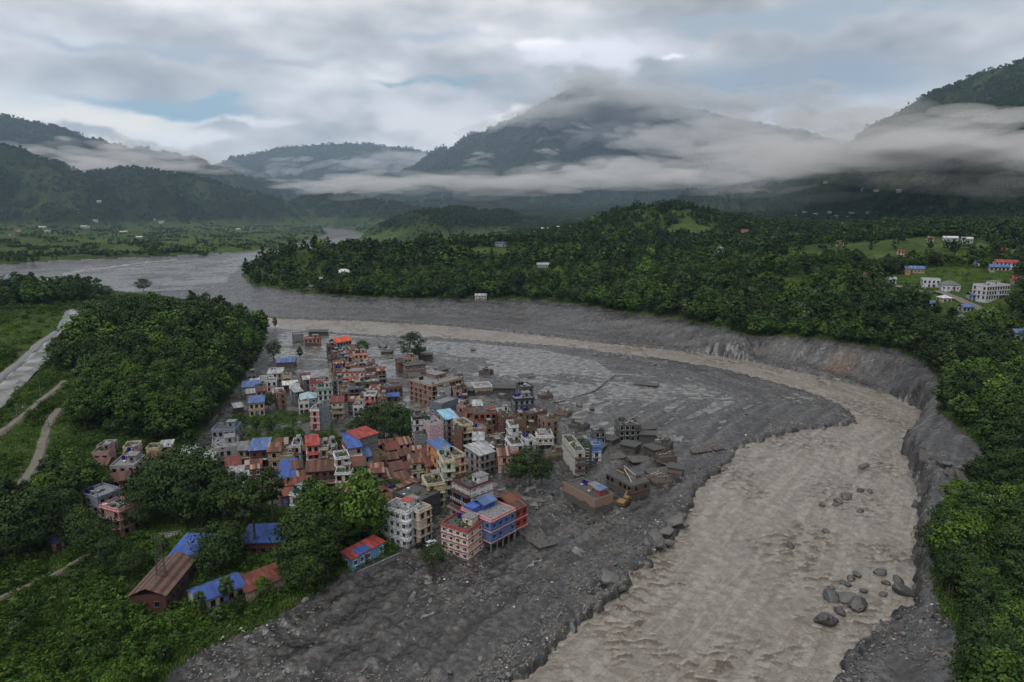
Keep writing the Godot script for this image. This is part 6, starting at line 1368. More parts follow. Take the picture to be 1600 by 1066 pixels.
func tree(kind: String, x: float, z: float, h: float, nm: String, label: String, group: String, wide := 1.0) -> void:
	var v := rng.randi() % 2
	var m: Array = tree_mesh[kind + str(v)]
	var o := thing(nm, label, "tree", Vector3(x, ground_y(x, z) - .2, z), rng.randf() * TAU, group)
	var s := Vector3(h * wide, h, h * wide)
	part("trunk", m[1], leaf_mat, o, Vector3.ZERO, s)
	var cr := part("crown", m[0], leaf_mat, o, Vector3.ZERO, s)
	cr.set_meta("kind", "stuff")
func in_clearing(x: float, z: float) -> bool:
	for f in FIELDS:
		var dx: float = (x - f[0]) / f[2]
		var dz: float = (z - f[1]) / f[3]
		if dx * dx + dz * dz < 0.95: return true
	return false
var path_pts := []      # [Vector2 a, Vector2 b, half width]
func near_path(x: float, z: float, gap: float) -> bool:
	var p := Vector2(x, z)
	for s in path_pts:
		if absf(s[0].x - x) > 90.0: continue
		if Geometry2D.get_closest_point_to_segment(p, s[0], s[1]).distance_to(p) < s[2] + gap: return true
	return false
var house_spots := []
func near_house(x: float, z: float, gap: float) -> bool:
	for s in house_spots:
		var dx: float = x - s[0]
		var dz: float = z - s[1]
		if absf(dx) > 45 or absf(dz) > 60: continue
		if dx * dx + dz * dz < (s[2] + gap) * (s[2] + gap): return true
		# keep the side that faces the open valley free of tall trees
		if s[3] and absf(dx + dz * s[4]) < s[2] * .8 and dz > 0 and dz < 38: return true
	return false
func build_forest() -> void:
	# candidate spots: bank woods (R) and the wooded hill by the canal (L)
	var spots := []
	var cl := noise(51, 0.011, 3)
	var tries := 0
	var gap := noise(52, 0.03, 2)
	while spots.size() < 14500 and tries < 130000:
		tries += 1
		var r := 1460.0 * sqrt(rng.randf_range(.012, 1.0))
		if rng.randf() < .38: r = rng.randf_range(130, 760)
		var a := rng.randf_range(-.74, .72)
		var x := sin(a) * r
		var z := -cos(a) * r
		var s := samp(g_s, x, z)
		if s < 1.5: continue
		var left := x < -60.0 and z > -760.0 and a < -.32
		var loose := false
		if left:
			var ok := false
			for e in WOODS:
				var ex: float = (x - e[0]) / e[2]
				var ez: float = (z - e[1]) / e[3]
				if ex * ex + ez * ez < 1.0 + gap.get_noise_2d(x, z): ok = true
			if not ok and (z < -330.0 or rng.randf() < .86): continue
			if not ok: loose = true
			if near_path(x, z, 9.0): continue
		elif x < -60.0 and z < -1000.0 and a < -.28:
			if gap.get_noise_2d(x * .4, z) < .12: continue
		elif gap.get_noise_2d(x * .5, z * .5) < -.42 and s > 30: continue
		elif pow((x - OPEN.x) / 210.0, 2) + pow((z - OPEN.y) / 190.0, 2) < 1.0 and (rng.randf() < .5 or gap.get_noise_2d(x, z) < -.1): continue
		if in_clearing(x, z) or near_house(x, z, 3.0) or near_path(x, z, 2.0): continue
		var far := -z
		var h := rng.randf_range(6, 15) + 5.0 * cl.get_noise_2d(x, z)
		if left: h = rng.randf_range(6, 19)
		if loose: h = rng.randf_range(3, 7)
		if x > 60 and z > -330: h = rng.randf_range(7, 13)
		if rng.randf() < .07: h *= 1.4
		if r > 1000: h *= .9
		if x < 0 and z < -1000: h = rng.randf_range(6, 11)
		spots.append([x, z, h, cl.get_noise_2d(x * 1.5 + 90, z * 1.5), r])
	spots.sort_custom(func(p, q): return p[2] / p[4] > q[2] / q[4])
	var tr := {}
	var cols := {}
	for i in spots.size():
		var q: Array = spots[i]
		var t: float = q[3] + rng.randf_range(-.35, .35)
		var kind := "tall"
		if t > .22: kind = "broad"
		elif t > .38: kind = "light"
		elif t < -.28: kind = "dome"
		elif t < -.12: kind = "airy"
		if q[4] > 850 and q[0] > -80 and q[0] < 420 and t < .1 and rng.randf() < .6: kind = "pine"
		if rng.randf() < .07: kind = "light"
		if i < 270:
			var near := ""
			var nd := 1e9
			for lm in LANDMARKS:
				var dd := Vector2(q[0] - lm[0], q[1] - lm[1]).length()
				if dd < nd: nd = dd; near = lm[2]
			var size := "tall" if q[2] > 13.5 else ("small" if q[2] < 9.5 else "middling")
			var look: String = {"broad": "broad crowned green", "dome": "dark dome crowned", "tall": "narrow crowned", "pine": "pointed dark", "slim": "slender", "airy": "thin crowned", "light": "bright green"}[kind]
			var lb := "%s %s forest tree %s" % [size, look, near]
			tree(kind, q[0], q[1], q[2], "forest_tree", lb, lb)
		else:
			var lod: int = 2 if q[4] < 800 else 3
			var key := "%s%d_%d" % [kind, i % 2, lod]
			if not tr.has(key): tr[key] = []; cols[key] = PackedColorArray()
			var y := ground_y(q[0], q[1]) - .3
			var wd := rng.randf_range(.85, 1.25)
			tr[key].append(Transform3D(Basis(Vector3.UP, rng.randf() * TAU).scaled_local(Vector3(q[2] * wd, q[2], q[2] * wd)), Vector3(q[0], y, q[1])))
			var g := rng.randf_range(.5, 1.0) if rng.randf() < .6 else rng.randf_range(1.0, 1.5)
			cols[key].append(Color(g * rng.randf_range(.9, 1.12), g, g * rng.randf_range(.85, 1.1)))
	for key in tr:
		var nm: String = key.split("_")[0]
		var lod := int(key.split("_")[1])
		tag(scatter("forest", tree_mesh[nm][lod], tr[key], cols[key], leaf_mat), "dense mixed woodland covering the valley slopes", "")
	# trees on the far slopes
	var ft := []
	var fc := PackedColorArray()
	var w := FAR_NA + 1
	var fm := MB.new()
	crown(fm, 12, 5, .1, .55, .17, Color(.020, .035, .015), Color(.038, .060, .022), 2)
	var fmesh := fm.mesh()
	var dens := noise(53, 0.0035, 4)
	for t in 115000:
		var u := pow(rng.randf(), 1.15)
		var j := 1 + int(u * FAR_NR * .9)
		var i := rng.randi_range(20, FAR_NA - 20)
		var k := j * w + i
		var q := far_p[k].lerp(far_p[k + w + 1], rng.randf()).lerp(far_p[k + (1 if t % 2 else w)], rng.randf() * .6)
		if q.y < 2.0: continue
		var flat := q.x < 0 and q.y < 36 and q.z > -3300
		var dn := dens.get_noise_2d(q.x, q.z)
		if flat:
			if dens.get_noise_2d(q.x * 2.4, q.z * 5.0) < .20: continue
		elif dn > .16 and rng.randf() < .8: continue
		var r := q.length()
		var s := (7.0 if flat else 11.0) * rng.randf_range(.7, 1.3) * clampf(r / 2600.0, .75, 2.0)
		ft.append(Transform3D(Basis(Vector3.UP, rng.randf() * TAU).scaled_local(Vector3(s, s * 1.05, s)), q - Vector3(0, s * .15, 0)))
		var g := rng.randf_range(.7, 1.3)
		fc.append(Color(g, g, g))
	tag(scatter("forest", fmesh, ft, fc, leaf_mat), "woods on the distant mountain slopes", "")
func build_listed_trees() -> void:
	for t in TREES:
		tree(t[3], t[0], t[1], t[2], "tree", t[4], t[5], t[6])
func frond_plant(seed_: int, dark: Color, light: Color, n: int, len_: float) -> ArrayMesh:
	var mb := MB.new()
	for i in n:
		var a := TAU * i / n + rng.randf() * .6
		var dir := Vector3(cos(a), 0, sin(a))
		var side := Vector3(-sin(a), 0, cos(a))
		var l := len_ * rng.randf_range(.7, 1.15)
		var up := rng.randf_range(.5, 1.1)
		var col := dark.lerp(light, rng.randf())
		var p0 := Vector3.ZERO
		for s in 4:
			var f0 := s / 4.0
			var f1 := (s + 1) / 4.0
			var q0 := dir * l * f0 + Vector3.UP * l * (up * f0 - f0 * f0 * .75)
			var q1 := dir * l * f1 + Vector3.UP * l * (up * f1 - f1 * f1 * .75)
			var w0 := l * .16 * sin(PI * clampf(f0 + .08, 0, 1))
			var w1 := l * .16 * sin(PI * clampf(f1 + .02, 0, .99))
			mb.quad(q0 - side * w0, q1 - side * w1, q1 + side * w1, q0 + side * w0, col)
	return mb.mesh()
func build_undergrowth() -> void:
	var meshes := []
	for v in 4:
		var mb := MB.new()
		crown(mb, 20, 15, .05, .62, .070, Color(.022, .046, .009), Color(.070, .122, .020), 2)
		meshes.append(mb.mesh())
	var tr := [[], [], [], []]
	var cols := [PackedColorArray(), PackedColorArray(), PackedColorArray(), PackedColorArray()]
	var gap := noise(61, 0.035, 3)
	var tone := noise(62, 0.02, 3)
	var count := 0
	for t in 90000:
		var a := rng.randf_range(-.74, .70)
		var r := 110.0 + 700.0 * pow(rng.randf(), 1.5)
		var x := sin(a) * r
		var z := -cos(a) * r
		var s := samp(g_s, x, z)
		if s < .6: continue
		if r > 420 and a > -.3 and s > 60.0 and rng.randf() < .6: continue
		if in_clearing(x, z) and (rng.randf() < .95 if r < 450 else gap.get_noise_2d(x * 2.5, z * 2.5) < .12): continue
		if near_house(x, z, -.5) or near_path(x, z, .6): continue
		if gap.get_noise_2d(x, z) < -.45: continue
		var big := rng.randf_range(.8, 2.8) * (1.0 + clampf(gap.get_noise_2d(x + 70, z), 0, 1) * 1.3)
		if s < 3.0: big *= .6
		var k := rng.randi() % 4
		tr[k].append(Transform3D(Basis(Vector3.UP, rng.randf() * TAU).scaled_local(Vector3(big, big * rng.randf_range(.7, 1.1), big)), Vector3(x, ground_y(x, z) - .15, z)))
		var g := rng.randf_range(.62, 1.1) * (1.0 + tone.get_noise_2d(x, z) * .55)
		cols[k].append(Color(g * rng.randf_range(.9, 1.1), g, g * .95))
		count += 1
		if count > 26000: break
	for g in GARDENS:
		for t in int(g[2] * g[3] * .32):
			var q := Vector2(rng.randfn(), rng.randfn()) * .55
			var x: float = g[0] + q.x * g[2]
			var z: float = g[1] + q.y * g[3]
			if near_house(x, z, -.6): continue
			var k := rng.randi() % 4
			var big := rng.randf_range(.7, 2.2)
			tr[k].append(Transform3D(Basis(Vector3.UP, rng.randf() * TAU).scaled_local(Vector3(big, big * .9, big)), Vector3(x, ground_y(x, z) - .15, z)))
			var gg := rng.randf_range(.6, 1.05)
			cols[k].append(Color(gg, gg, gg))
	for k in 4: tag(scatter("undergrowth", meshes[k], tr[k], cols[k], leaf_mat), "tangled green undergrowth on banks and gardens", "")
	# grass of the gardens
	var blade := MB.new()
	for i in 22:
		var p := Vector3(rng.randf_range(-1, 1), 0, rng.randf_range(-1, 1))
		var a := rng.randf() * TAU
		var u := Vector3(cos(a), 0, sin(a)) * .16
		var q := p + Vector3(rng.randf_range(-.25, .25), rng.randf_range(.3, .8), rng.randf_range(-.25, .25))
		blade.quad(p - u, q - u * .2, q + u * .2, p + u, Color(.06, .11, .022).lerp(Color(.10, .16, .04), rng.randf()))
	var gm := blade.mesh()
	var gt := []
	var gc := PackedColorArray()
	for g in GARDENS + FIELDS:
		if Vector2(g[0], g[1]).length() > 650: continue
		for t in int(g[2] * g[3] * .9):
			var a := rng.randf() * TAU
			var rr := sqrt(rng.randf()) * 1.05
			var x: float = g[0] + cos(a) * rr * g[2]
			var z: float = g[1] + sin(a) * rr * g[3]
			gt.append(Transform3D(Basis(Vector3.UP, rng.randf() * TAU).scaled(Vector3.ONE * rng.randf_range(.7, 1.3)), Vector3(x, ground_y(x, z), z)))
			var k := rng.randf_range(.7, 1.15)
			gc.append(Color(k, k, k))
	for t in 52000:
		var a := rng.randf_range(-.74, .70)
		var r := 110.0 + 330.0 * pow(rng.randf(), 1.4)
		var x := sin(a) * r
		var z := -cos(a) * r
		if samp(g_s, x, z) < .4 or near_path(x, z, .2): continue
		gt.append(Transform3D(Basis(Vector3.UP, rng.randf() * TAU).scaled(Vector3.ONE * rng.randf_range(.6, 1.5)), Vector3(x, ground_y(x, z), z)))
		var k := rng.randf_range(.5, 1.1)
		gc.append(Color(k, k, k * .9))
	tag(scatter("grass", gm, gt, gc, leaf_mat), "grass of gardens and small fields", "")
	# banana plants and tall dry reeds by the bank
	var fr := [frond_plant(1, Color(.045, .085, .018), Color(.09, .15, .035), 9, 1.0), frond_plant(2, Color(.05, .09, .02), Color(.10, .17, .04), 11, 1.0)]
	for i in FRONDS.size():
		var f: Array = FRONDS[i]
		var o := thing("banana_plant", f[3], "plant", Vector3(f[0], ground_y(f[0], f[1]) + .2, f[1]), rng.randf() * TAU, "banana plants in the greenery")
		var st := MB.new()
		st.tube(Vector3(0, -.6, 0), Vector3(0, 1.0, 0), .16, .10, 6, Color(.09, .11, .04), false)
		part("stem", st.mesh(), leaf_mat, o, Vector3.ZERO, Vector3.ONE * f[2] * .5)
		part("foliage", fr[i % 2], leaf_mat, o, Vector3(0, f[2] * .4, 0), Vector3.ONE * f[2]).set_meta("kind", "stuff")
	var reed := frond_plant(5, Color(.20, .19, .12), Color(.32, .30, .20), 13, 1.0)
	for f in REEDS:
		var o := thing("reed_clump", f[3], "plant", Vector3(f[0], ground_y(f[0], f[1]), f[1]), rng.randf() * TAU, "pale reed clumps along the mud bank")
		part("foliage", reed, leaf_mat, o, Vector3.ZERO, Vector3(f[2] * .8, f[2] * 1.4, f[2] * .8)).set_meta("kind", "stuff")

# ---------------------------------------------------------------- houses
var ubox: ArrayMesh
var frame_mesh: ArrayMesh
var open_mesh: ArrayMesh
var tank_mesh: ArrayMesh
var rail_mesh: ArrayMesh
func make_bits() -> void:
	var b := MB.new()
	b.box(Vector3.ZERO, Vector3.ONE)
	ubox = b.mesh()
	b = MB.new()    # a window frame 1 x 1 with sill, hood and one mullion; the pane lies behind its face
	for s in [-1, 1]:
		b.box(Vector3(s * .46, 0, 0), Vector3(.08, 1, .12))
		b.box(Vector3(0, s * .47, 0), Vector3(.84, .06, .12))
	b.box(Vector3(0, 0, -.01), Vector3(.05, .88, .08))
	b.box(Vector3(0, -.54, .06), Vector3(1.16, .08, .26))
	b.box(Vector3(0, .56, .09), Vector3(1.2, .07, .34))
	frame_mesh = b.mesh()
	b = MB.new()
	for s in [-1, 1]:
		b.box(Vector3(s * .48, 0, 0), Vector3(.06, 1, .1))
	b.box(Vector3(0, -.5, 0), Vector3(1.02, .07, .12))
	open_mesh = b.mesh()
	b = MB.new()
	b.tube(Vector3(0, 0, 0), Vector3(0, .82, 0), .5, .5, 12)
	b.tube(Vector3(0, .82, 0), Vector3(0, 1.0, 0), .5, .2, 12)
	for k in 3: b.tube(Vector3(0, .16 + k * .24, 0), Vector3(0, .22 + k * .24, 0), .53, .53, 12, Color.WHITE, true)
	tank_mesh = b.mesh()
	b = MB.new()
	b.box(Vector3(0, .95, 0), Vector3(1, .08, .08))
	b.box(Vector3(0, .5, 0), Vector3(1, .05, .05))
	for k in 9: b.box(Vector3(-.5 + k / 8.0, .46, 0), Vector3(.022, .92, .05))
	rail_mesh = b.mesh()
func sheet_roof(w: float, d: float, rise: float, style: String, key: String, r: RandomNumberGenerator) -> ArrayMesh:
	var mb := MB.new()
	var cs: Array = SHEET[key]
	var ov := .45
	var W := w + ov * 2
	var D := d + ov * 2
	var n := maxi(3, int(W / .85))
	var planes := []
	if style == "tin": planes = [[Vector3(-W / 2, 0, D / 2), Vector3(-W / 2, rise, 0)], [Vector3(-W / 2, rise, 0), Vector3(-W / 2, 0, -D / 2)]]
	else: planes = [[Vector3(-W / 2, 0, D / 2), Vector3(-W / 2, rise, -D / 2)]]
	var uni := cs.size() <= 3 and not key.begins_with("rust") and not key.begins_with("red")
	for pl in planes:
		var a0: Vector3 = pl[0]
		var b0: Vector3 = pl[1]
		var rows := maxi(1, int((b0 - a0).length() / (.9 if key == "ruststripe" else 2.6)))
		for i in n:
			var x0 := W * i / n
			var x1 := W * (i + 1) / n
			for j in rows:
				var f0 := float(j) / rows - (.02 if j > 0 else 0.0)
				var f1 := float(j + 1) / rows
				var lift := Vector3.UP * (.02 * (rows - j) + r.randf_range(0, .05))
				var a := a0.lerp(b0, f0) + lift
				var b := a0.lerp(b0, f1) + lift
				var col := lin(cs[r.randi() % cs.size()]) * r.randf_range(.72, 1.2)
				if key == "ruststripe" or key == "greystripe": col = lin(cs[i % 2 if key == "greystripe" else (2 if j % 2 == 0 else r.randi() % 2)]) * r.randf_range(.85, 1.1)
				var m0 := lerpf(x0, x1, .5)
				# a ridge along each sheet and a lip in front give the corrugated edge
				for e in 4:
					var e0 := lerpf(x0, x1, e / 4.0)
					var e1 := lerpf(x0, x1, (e + 1) / 4.0)
					var u0 := Vector3.UP * (.045 if e % 2 else 0.0)
					var u1 := Vector3.UP * (0.0 if e % 2 else .045)
					mb.quad(a + Vector3(e0, 0, 0) + u0, b + Vector3(e0, 0, 0) + u0, b + Vector3(e1, 0, 0) + u1, a + Vector3(e1, 0, 0) + u1, Color(col.r, col.g, col.b))
		# underside and edge
		mb.quad(a0 + Vector3(W, -.05, 0), b0 + Vector3(W, -.05, 0), b0 + Vector3(0, -.05, 0), a0 + Vector3(0, -.05, 0), lin(cs[0]))
		mb.quad(a0 + Vector3(0, -.12, 0), a0 + Vector3(0, .04, 0), a0 + Vector3(W, .04, 0), a0 + Vector3(W, -.12, 0), lin(cs[0]))
	return mb.mesh()
func hip_roof(w: float, d: float, rise: float, key: String, r: RandomNumberGenerator) -> ArrayMesh:
	var mb := MB.new()
	var cs: Array = SHEET[key]
	var W := w / 2 + .5
	var D := d / 2 + .5
	var k := maxf(.05, W - D)
	var a := Vector3(-W, 0, D); var b := Vector3(W, 0, D); var c := Vector3(W, 0, -D); var e := Vector3(-W, 0, -D)
	var p := Vector3(-k, rise, 0); var q := Vector3(k, rise, 0)
	for s in [[a, b, q, p], [c, e, p, q]]:
		var n := maxi(3, int(w))
		for i in n:
			var t0 := float(i) / n
			var t1 := float(i + 1) / n
			var col := lin(cs[r.randi() % cs.size()]) * r.randf_range(.85, 1.12)
			mb.quad(s[0].lerp(s[1], t0), s[3].lerp(s[2], t0), s[3].lerp(s[2], t1), s[0].lerp(s[1], t1), Color(col.r, col.g, col.b))
	for s in [[b, c, q], [e, a, p]]:
		var n := maxi(3, int(d))
		for i in n:
			var col := lin(cs[r.randi() % cs.size()]) * r.randf_range(.85, 1.12)
			mb.tri(s[0].lerp(s[1], float(i) / n), s[2], s[0].lerp(s[1], float(i + 1) / n), Color(col.r, col.g, col.b))
	return mb.mesh()
func window(parent: Node, at: Vector3, yaw: float, w: float, h: float, fm: Material, pm: Material, open: bool) -> void:
	var o := part("window", open_mesh if open else frame_mesh, fm, parent, at, Vector3(w, h, 1), Vector3(0, yaw, 0))
	part("pane_or_gap_shade", ubox, pm, o, Vector3(0, 0, -.02), Vector3(.9, .92, .05))  # glass in framed windows; on open ones a dark sheet painted as inner shade
func box_part(nm: String, parent: Node, mat: Material, at: Vector3, s: Vector3, rot := Vector3.ZERO) -> MeshInstance3D:
	return part(nm, ubox, mat, parent, at, s, rot)
const CAT := {"apartment_building": "building", "hotel": "hotel", "commercial_building": "building", "row_house": "house", "ruined_house": "ruin", "school_building": "school"}
func tuft(parent: Node, nm: String, at: Vector3, s: float) -> void:
	part(nm, roof_plant, leaf_mat, parent, at, Vector3(s, s, s)).set_meta("kind", "stuff")
var roof_plant: ArrayMesh
func house(row: Array, idx: int) -> void:
	var r := RandomNumberGenerator.new()
	r.seed = 1000 + idx
	var w: float = row[6]
	var d: float = row[7]
	var h: float = row[8]
	var fl: int = row[9]
	var roof: String = row[11]
	var op: String = row[13]
	var bandk: String = row[14]
	var big := Vector2(row[2], row[4]).length() < 480
	var o := thing(row[0], row[1], CAT.get(row[0], row[0]), Vector3(row[2], row[3], row[4]), row[5])
	var wm := paint(row[10])
	var fh := h / fl
	var sunk := 2.5
	var open_low := op.contains("o")
	var y0 := fh * .92 if open_low else -sunk
	box_part("wall", o, wm, Vector3(0, (h + y0) / 2, 0), Vector3(w, h - y0, d))
	if open_low:
		var nc := maxi(2, int(w / 2.6))
		for i in nc + 1:
			for zz in [d / 2 - .25, -d / 2 + .25]:
				box_part("column", o, paint("concrete"), Vector3(-w / 2 + .25 + (w - .5) * i / nc, y0 / 2 - sunk / 2, zz), Vector3(.4, y0 + sunk, .4))
		box_part("back_wall", o, paint("concrete"), Vector3(0, y0 / 2 - sunk / 2, -d * .1), Vector3(w - .6, y0 + sunk, d * .6))
	# storey bands
	if bandk:
		for k in range(1, fl + 1):
			if k == fl and roof != "flat": break
			box_part("floor_band", o, paint(bandk), Vector3(0, k * fh - (.12 if k == fl else 0.0), 0), Vector3(w + .5, .2, d + .5))
	elif big:
		for k in range(1, fl): box_part("floor_band", o, paint("darkgrey" if r.randf() < .5 else row[10]), Vector3(0, k * fh, 0), Vector3(w + .16, .2, d + .16))
	# windows
	var blank_front := op.contains("1")
	var fm := paint(["brownband", "white", "maroon", "darkgrey", "brownband"][r.randi() % 5])
	var open := op.contains("w")
	if row[10] == "blue": fm = paint("blue2")
	var pm := plain("pane_or_gap_shade", Color(.055, .06, .07), .12)
	var ww := 1.25
	var wh := minf(1.5, fh * .54)
	for f in fl:
		if open_low and f == 0: continue
		var y := f * fh + fh * .52
		if f == 0 and op.contains("m"): continue
		if not blank_front:
			var n := maxi(1, int(w / 2.3))
			for i in n:
				if r.randf() < .08: continue
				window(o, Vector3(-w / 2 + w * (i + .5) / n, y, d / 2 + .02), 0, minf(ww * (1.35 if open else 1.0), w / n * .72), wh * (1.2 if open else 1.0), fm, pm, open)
		for s in [-1, 1]:
			var n := maxi(1, int(d / 3.2))
			if op.contains("1") and s < 0 and r.randf() < .5: continue
			for i in n:
				if r.randf() < .25: continue
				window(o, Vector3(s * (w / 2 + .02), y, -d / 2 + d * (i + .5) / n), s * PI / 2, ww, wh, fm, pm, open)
		if f == 0 and not blank_front and r.randf() < .8 and not op.contains("m"):
			var dr := box_part("door", o, paint(["maroon", "brownband", "darkgrey", "blue2"][r.randi() % 4]), Vector3(r.randf_range(-.2, .2) * w, fh * .38, d / 2 + .05), Vector3(1.2, fh * .76, .1))
			dr.name = "door"
	# balconies
	if op.contains("b"):
		for f in range(1, fl):
			var bw := w * .92
			var bl := box_part("balcony", o, paint(bandk if bandk else "concrete"), Vector3(0, f * fh, d / 2 + .62), Vector3(bw, .18, 1.25))
			var rl := part("railing", rail_mesh, paint("white" if r.randf() < .5 else "darkgrey"), o, Vector3(0, f * fh + .05, d / 2 + 1.18), Vector3(bw, 1, 1))
			bl.name = "balcony"
	if op.contains("3"):
		for f in range(1, fl):
			box_part("balcony", o, paint("brownband"), Vector3(w / 2 + .5, f * fh, 0), Vector3(1.2, .9, d * .9))
	if op.contains("q"):
		# rounded corner balconies of the white block
		for f in range(1, fl):
			var mb := MB.new()
			mb.tube(Vector3(0, -.1, 0), Vector3(0, .75, 0), 1.5, 1.5, 14)
			part("balcony", mb.mesh(), paint("white"), o, Vector3(w / 2 - .3, f * fh, d / 2 - .3))
	if op.contains("a"):
		var aw := MB.new()
		for i in 8:
			aw.quad(Vector3(-.5 + i / 8.0, 0, 1), Vector3(-.5 + i / 8.0, .5, 0), Vector3(-.5 + (i + 1) / 8.0, .5, 0), Vector3(-.5 + (i + 1) / 8.0, 0, 1), lin(SHEET["redtin"][i % 3]))
		part("awning", aw.mesh(), tinted("sheet", .78, fine, .8), o, Vector3(0, h - fh * 1.15, d / 2 + .1), Vector3(w * .8, 1.2, 1.5))
	if op.contains("m"):
		var mm := MB.new()
		# dried silt on the walls with an uneven upper edge
		for side in 4:
			var len_ := w if side % 2 == 0 else d
			var off := (d if side % 2 == 0 else w) / 2 + .035
			var bs := Basis(Vector3.UP, side * PI / 2)
			var n := maxi(4, int(len_ / .8))
			var t0 := r.randf_range(1.0, 2.4)
			for i in n:
				var t1 := clampf(t0 + r.randf_range(-.6, .6), .8, minf(2.6, h * .75))
				mm.quad(bs * Vector3(-len_ / 2 + len_ * i / n, -2, off), bs * Vector3(-len_ / 2 + len_ * i / n, t0, off), bs * Vector3(-len_ / 2 + len_ * (i + 1) / n, t1, off), bs * Vector3(-len_ / 2 + len_ * (i + 1) / n, -2, off))
				t0 = t1
		part("mud_coat", mm.mesh(), paint("mudwall"), o)
	if op.contains("2"):
		part("lower_roof", sheet_roof(w, 2.0, .9, "lean", "ruststripe", r), tinted("sheet", .78, fine, .8), o, Vector3(0, h * .42, d / 2 + 1.0))
	# roofs
	var sm := tinted("sheet", .78, fine, .8)
	match roof:
		"tin": part("roof", sheet_roof(w, d, d * .24, "tin", row[12], r), sm, o, Vector3(0, h, 0))
		"lean": part("roof", sheet_roof(w, d, d * .14, "lean", row[12], r), sm, o, Vector3(0, h + .05, 0))
		"leansteep": part("roof", sheet_roof(w, d, d * .36, "lean", row[12], r), sm, o, Vector3(0, h + .05, 0))
		"hip": part("roof", hip_roof(w, d, minf(w, d) * .3, row[12], r), sm, o, Vector3(0, h, 0))
		"slab":
			box_part("roof_slab", o, paint("darkgrey"), Vector3(0, h + .2, 0), Vector3(w + 1.2, .4, d + 1.2), Vector3(r.randf_range(-.03, .03), 0, r.randf_range(-.05, .05)))
		"ruin":
			box_part("roof_deck", o, paint("darkgrey"), Vector3(0, h + .1, 0), Vector3(w - .2, .22, d - .2))
			for i in 7:
				var q := Vector3(r.randf_range(-.45, .45) * w, h + .3, r.randf_range(-.45, .45) * d)
				box_part("broken_wall", o, wm, q + Vector3(0, .5, 0), Vector3(r.randf_range(.5, 2.5), r.randf_range(.6, 2.4), .25), Vector3(r.randf_range(-.2, .2), r.randf_range(0, 3), r.randf_range(-.25, .25)))
			for i in 4: box_part("beam", o, paint(["whitegrey", "olive", "tan"][i % 3]), Vector3(r.randf_range(-.3, .3) * w, h + r.randf_range(.5, 1.6), r.randf_range(-.3, .4) * d), Vector3(w * .6, .22, .22), Vector3(0, r.randf_range(-.4, .4), r.randf_range(-.3, .3)))
		"flat":
			box_part("roof_deck", o, paint("darkgrey" if op.contains("p") or r.randf() < .5 else "concrete"), Vector3(0, h + .04, 0), Vector3(w - .3, .1, d - .3))
			var pk: String = bandk if bandk else row[10]
			for s in [-1, 1]:
				box_part("parapet", o, paint(pk), Vector3(0, h + .38, s * (d / 2 - .09)), Vector3(w + .04, .85, .2))
				box_part("parapet", o, paint(pk), Vector3(s * (w / 2 - .09), h + .38, 0), Vector3(.2, .84, d - .42))
			if op.contains("s") or r.randf() < .25:
				var sx := w * .36
				var sd := d * .4
				box_part("stair_room", o, paint(row[10] if row[10] != "glassblue" else "white"), Vector3(w * .18, h + 1.15, -d * .18), Vector3(sx, 2.3, sd))
				box_part("stair_roof", o, paint("redband" if op.contains("n") else "concrete"), Vector3(w * .18, h + 2.38, -d * .18), Vector3(sx + .5, .16, sd + .5))
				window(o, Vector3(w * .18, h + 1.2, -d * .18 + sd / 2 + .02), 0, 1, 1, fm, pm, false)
	if op.contains("z"): box_part("upper_wall", o, paint("blue2"), Vector3(0, h - fh * .4, d / 2 + .06), Vector3(w * .96, fh * .7, .06))
	if op.contains("y"):
		part("roof_shed", sheet_roof(w * .5, d * .35, 1.0, "tin", "bluetin", r), sm, o, Vector3(w * .1, h + 1.9, -d * .2))
		box_part("shed_wall", o, paint("brightblue"), Vector3(w * .1, h + .95, -d * .2), Vector3(w * .48, 1.9, d * .33))
		box_part("tarpaulin", o, paint("brightblue"), Vector3(-w * .32, h + .9, -d * .25), Vector3(w * .35, 1.7, d * .3))
	if op.contains("r"):
		box_part("cabin", o, paint("redband"), Vector3(w * .3, h + 1.1, -d * .1), Vector3(3.2, 2.2, 3.0))
		part("cabin_roof", sheet_roof(3.2, 3.0, .3, "lean", "bluetin", r), sm, o, Vector3(w * .3, h + 2.25, -d * .1))
	# roof clutter
	if op.contains("p"):
		for i in 9: tuft(o, "roof_plant", Vector3(r.randf_range(-.42, .42) * w, h + .1, r.randf_range(-.05, .45) * d), r.randf_range(.8, 1.6))
	for ch in [["t", Color(.05, .12, .42)], ["g", Color(.06, .34, .26)], ["k", Color(.03, .03, .035)]]:
		if op.contains(ch[0]):
			for i in 2:
				part("water_tank", tank_mesh, plain("tank" + ch[0], ch[1], .45), o, Vector3(-w * .3 + i * 1.5, h + .12, -d * .28), Vector3(1.25, 1.5, 1.25))
	if op.contains("c") and roof == "flat":
		for s in [[-1, -1], [1, -1], [1, 1], [-1, 1]]:
			box_part("column_stub", o, paint("concrete"), Vector3(s[0] * (w / 2 - .3), h + 1.0, s[1] * (d / 2 - .3)), Vector3(.28, 1.5 * r.randf_range(.6, 1.2), .28))
		for i in 6:
			box_part("roof_clutter", o, paint(["whitegrey", "darkgrey", "brownbrick", "tan", "bluegrey"][r.randi() % 5]), Vector3(r.randf_range(-.38, .38) * w, h + .4, r.randf_range(-.38, .38) * d), Vector3(r.randf_range(.4, 1.6), r.randf_range(.3, 1.0), r.randf_range(.4, 1.4)), Vector3(0, r.randf() * 3, 0))
	elif roof == "flat" and big:
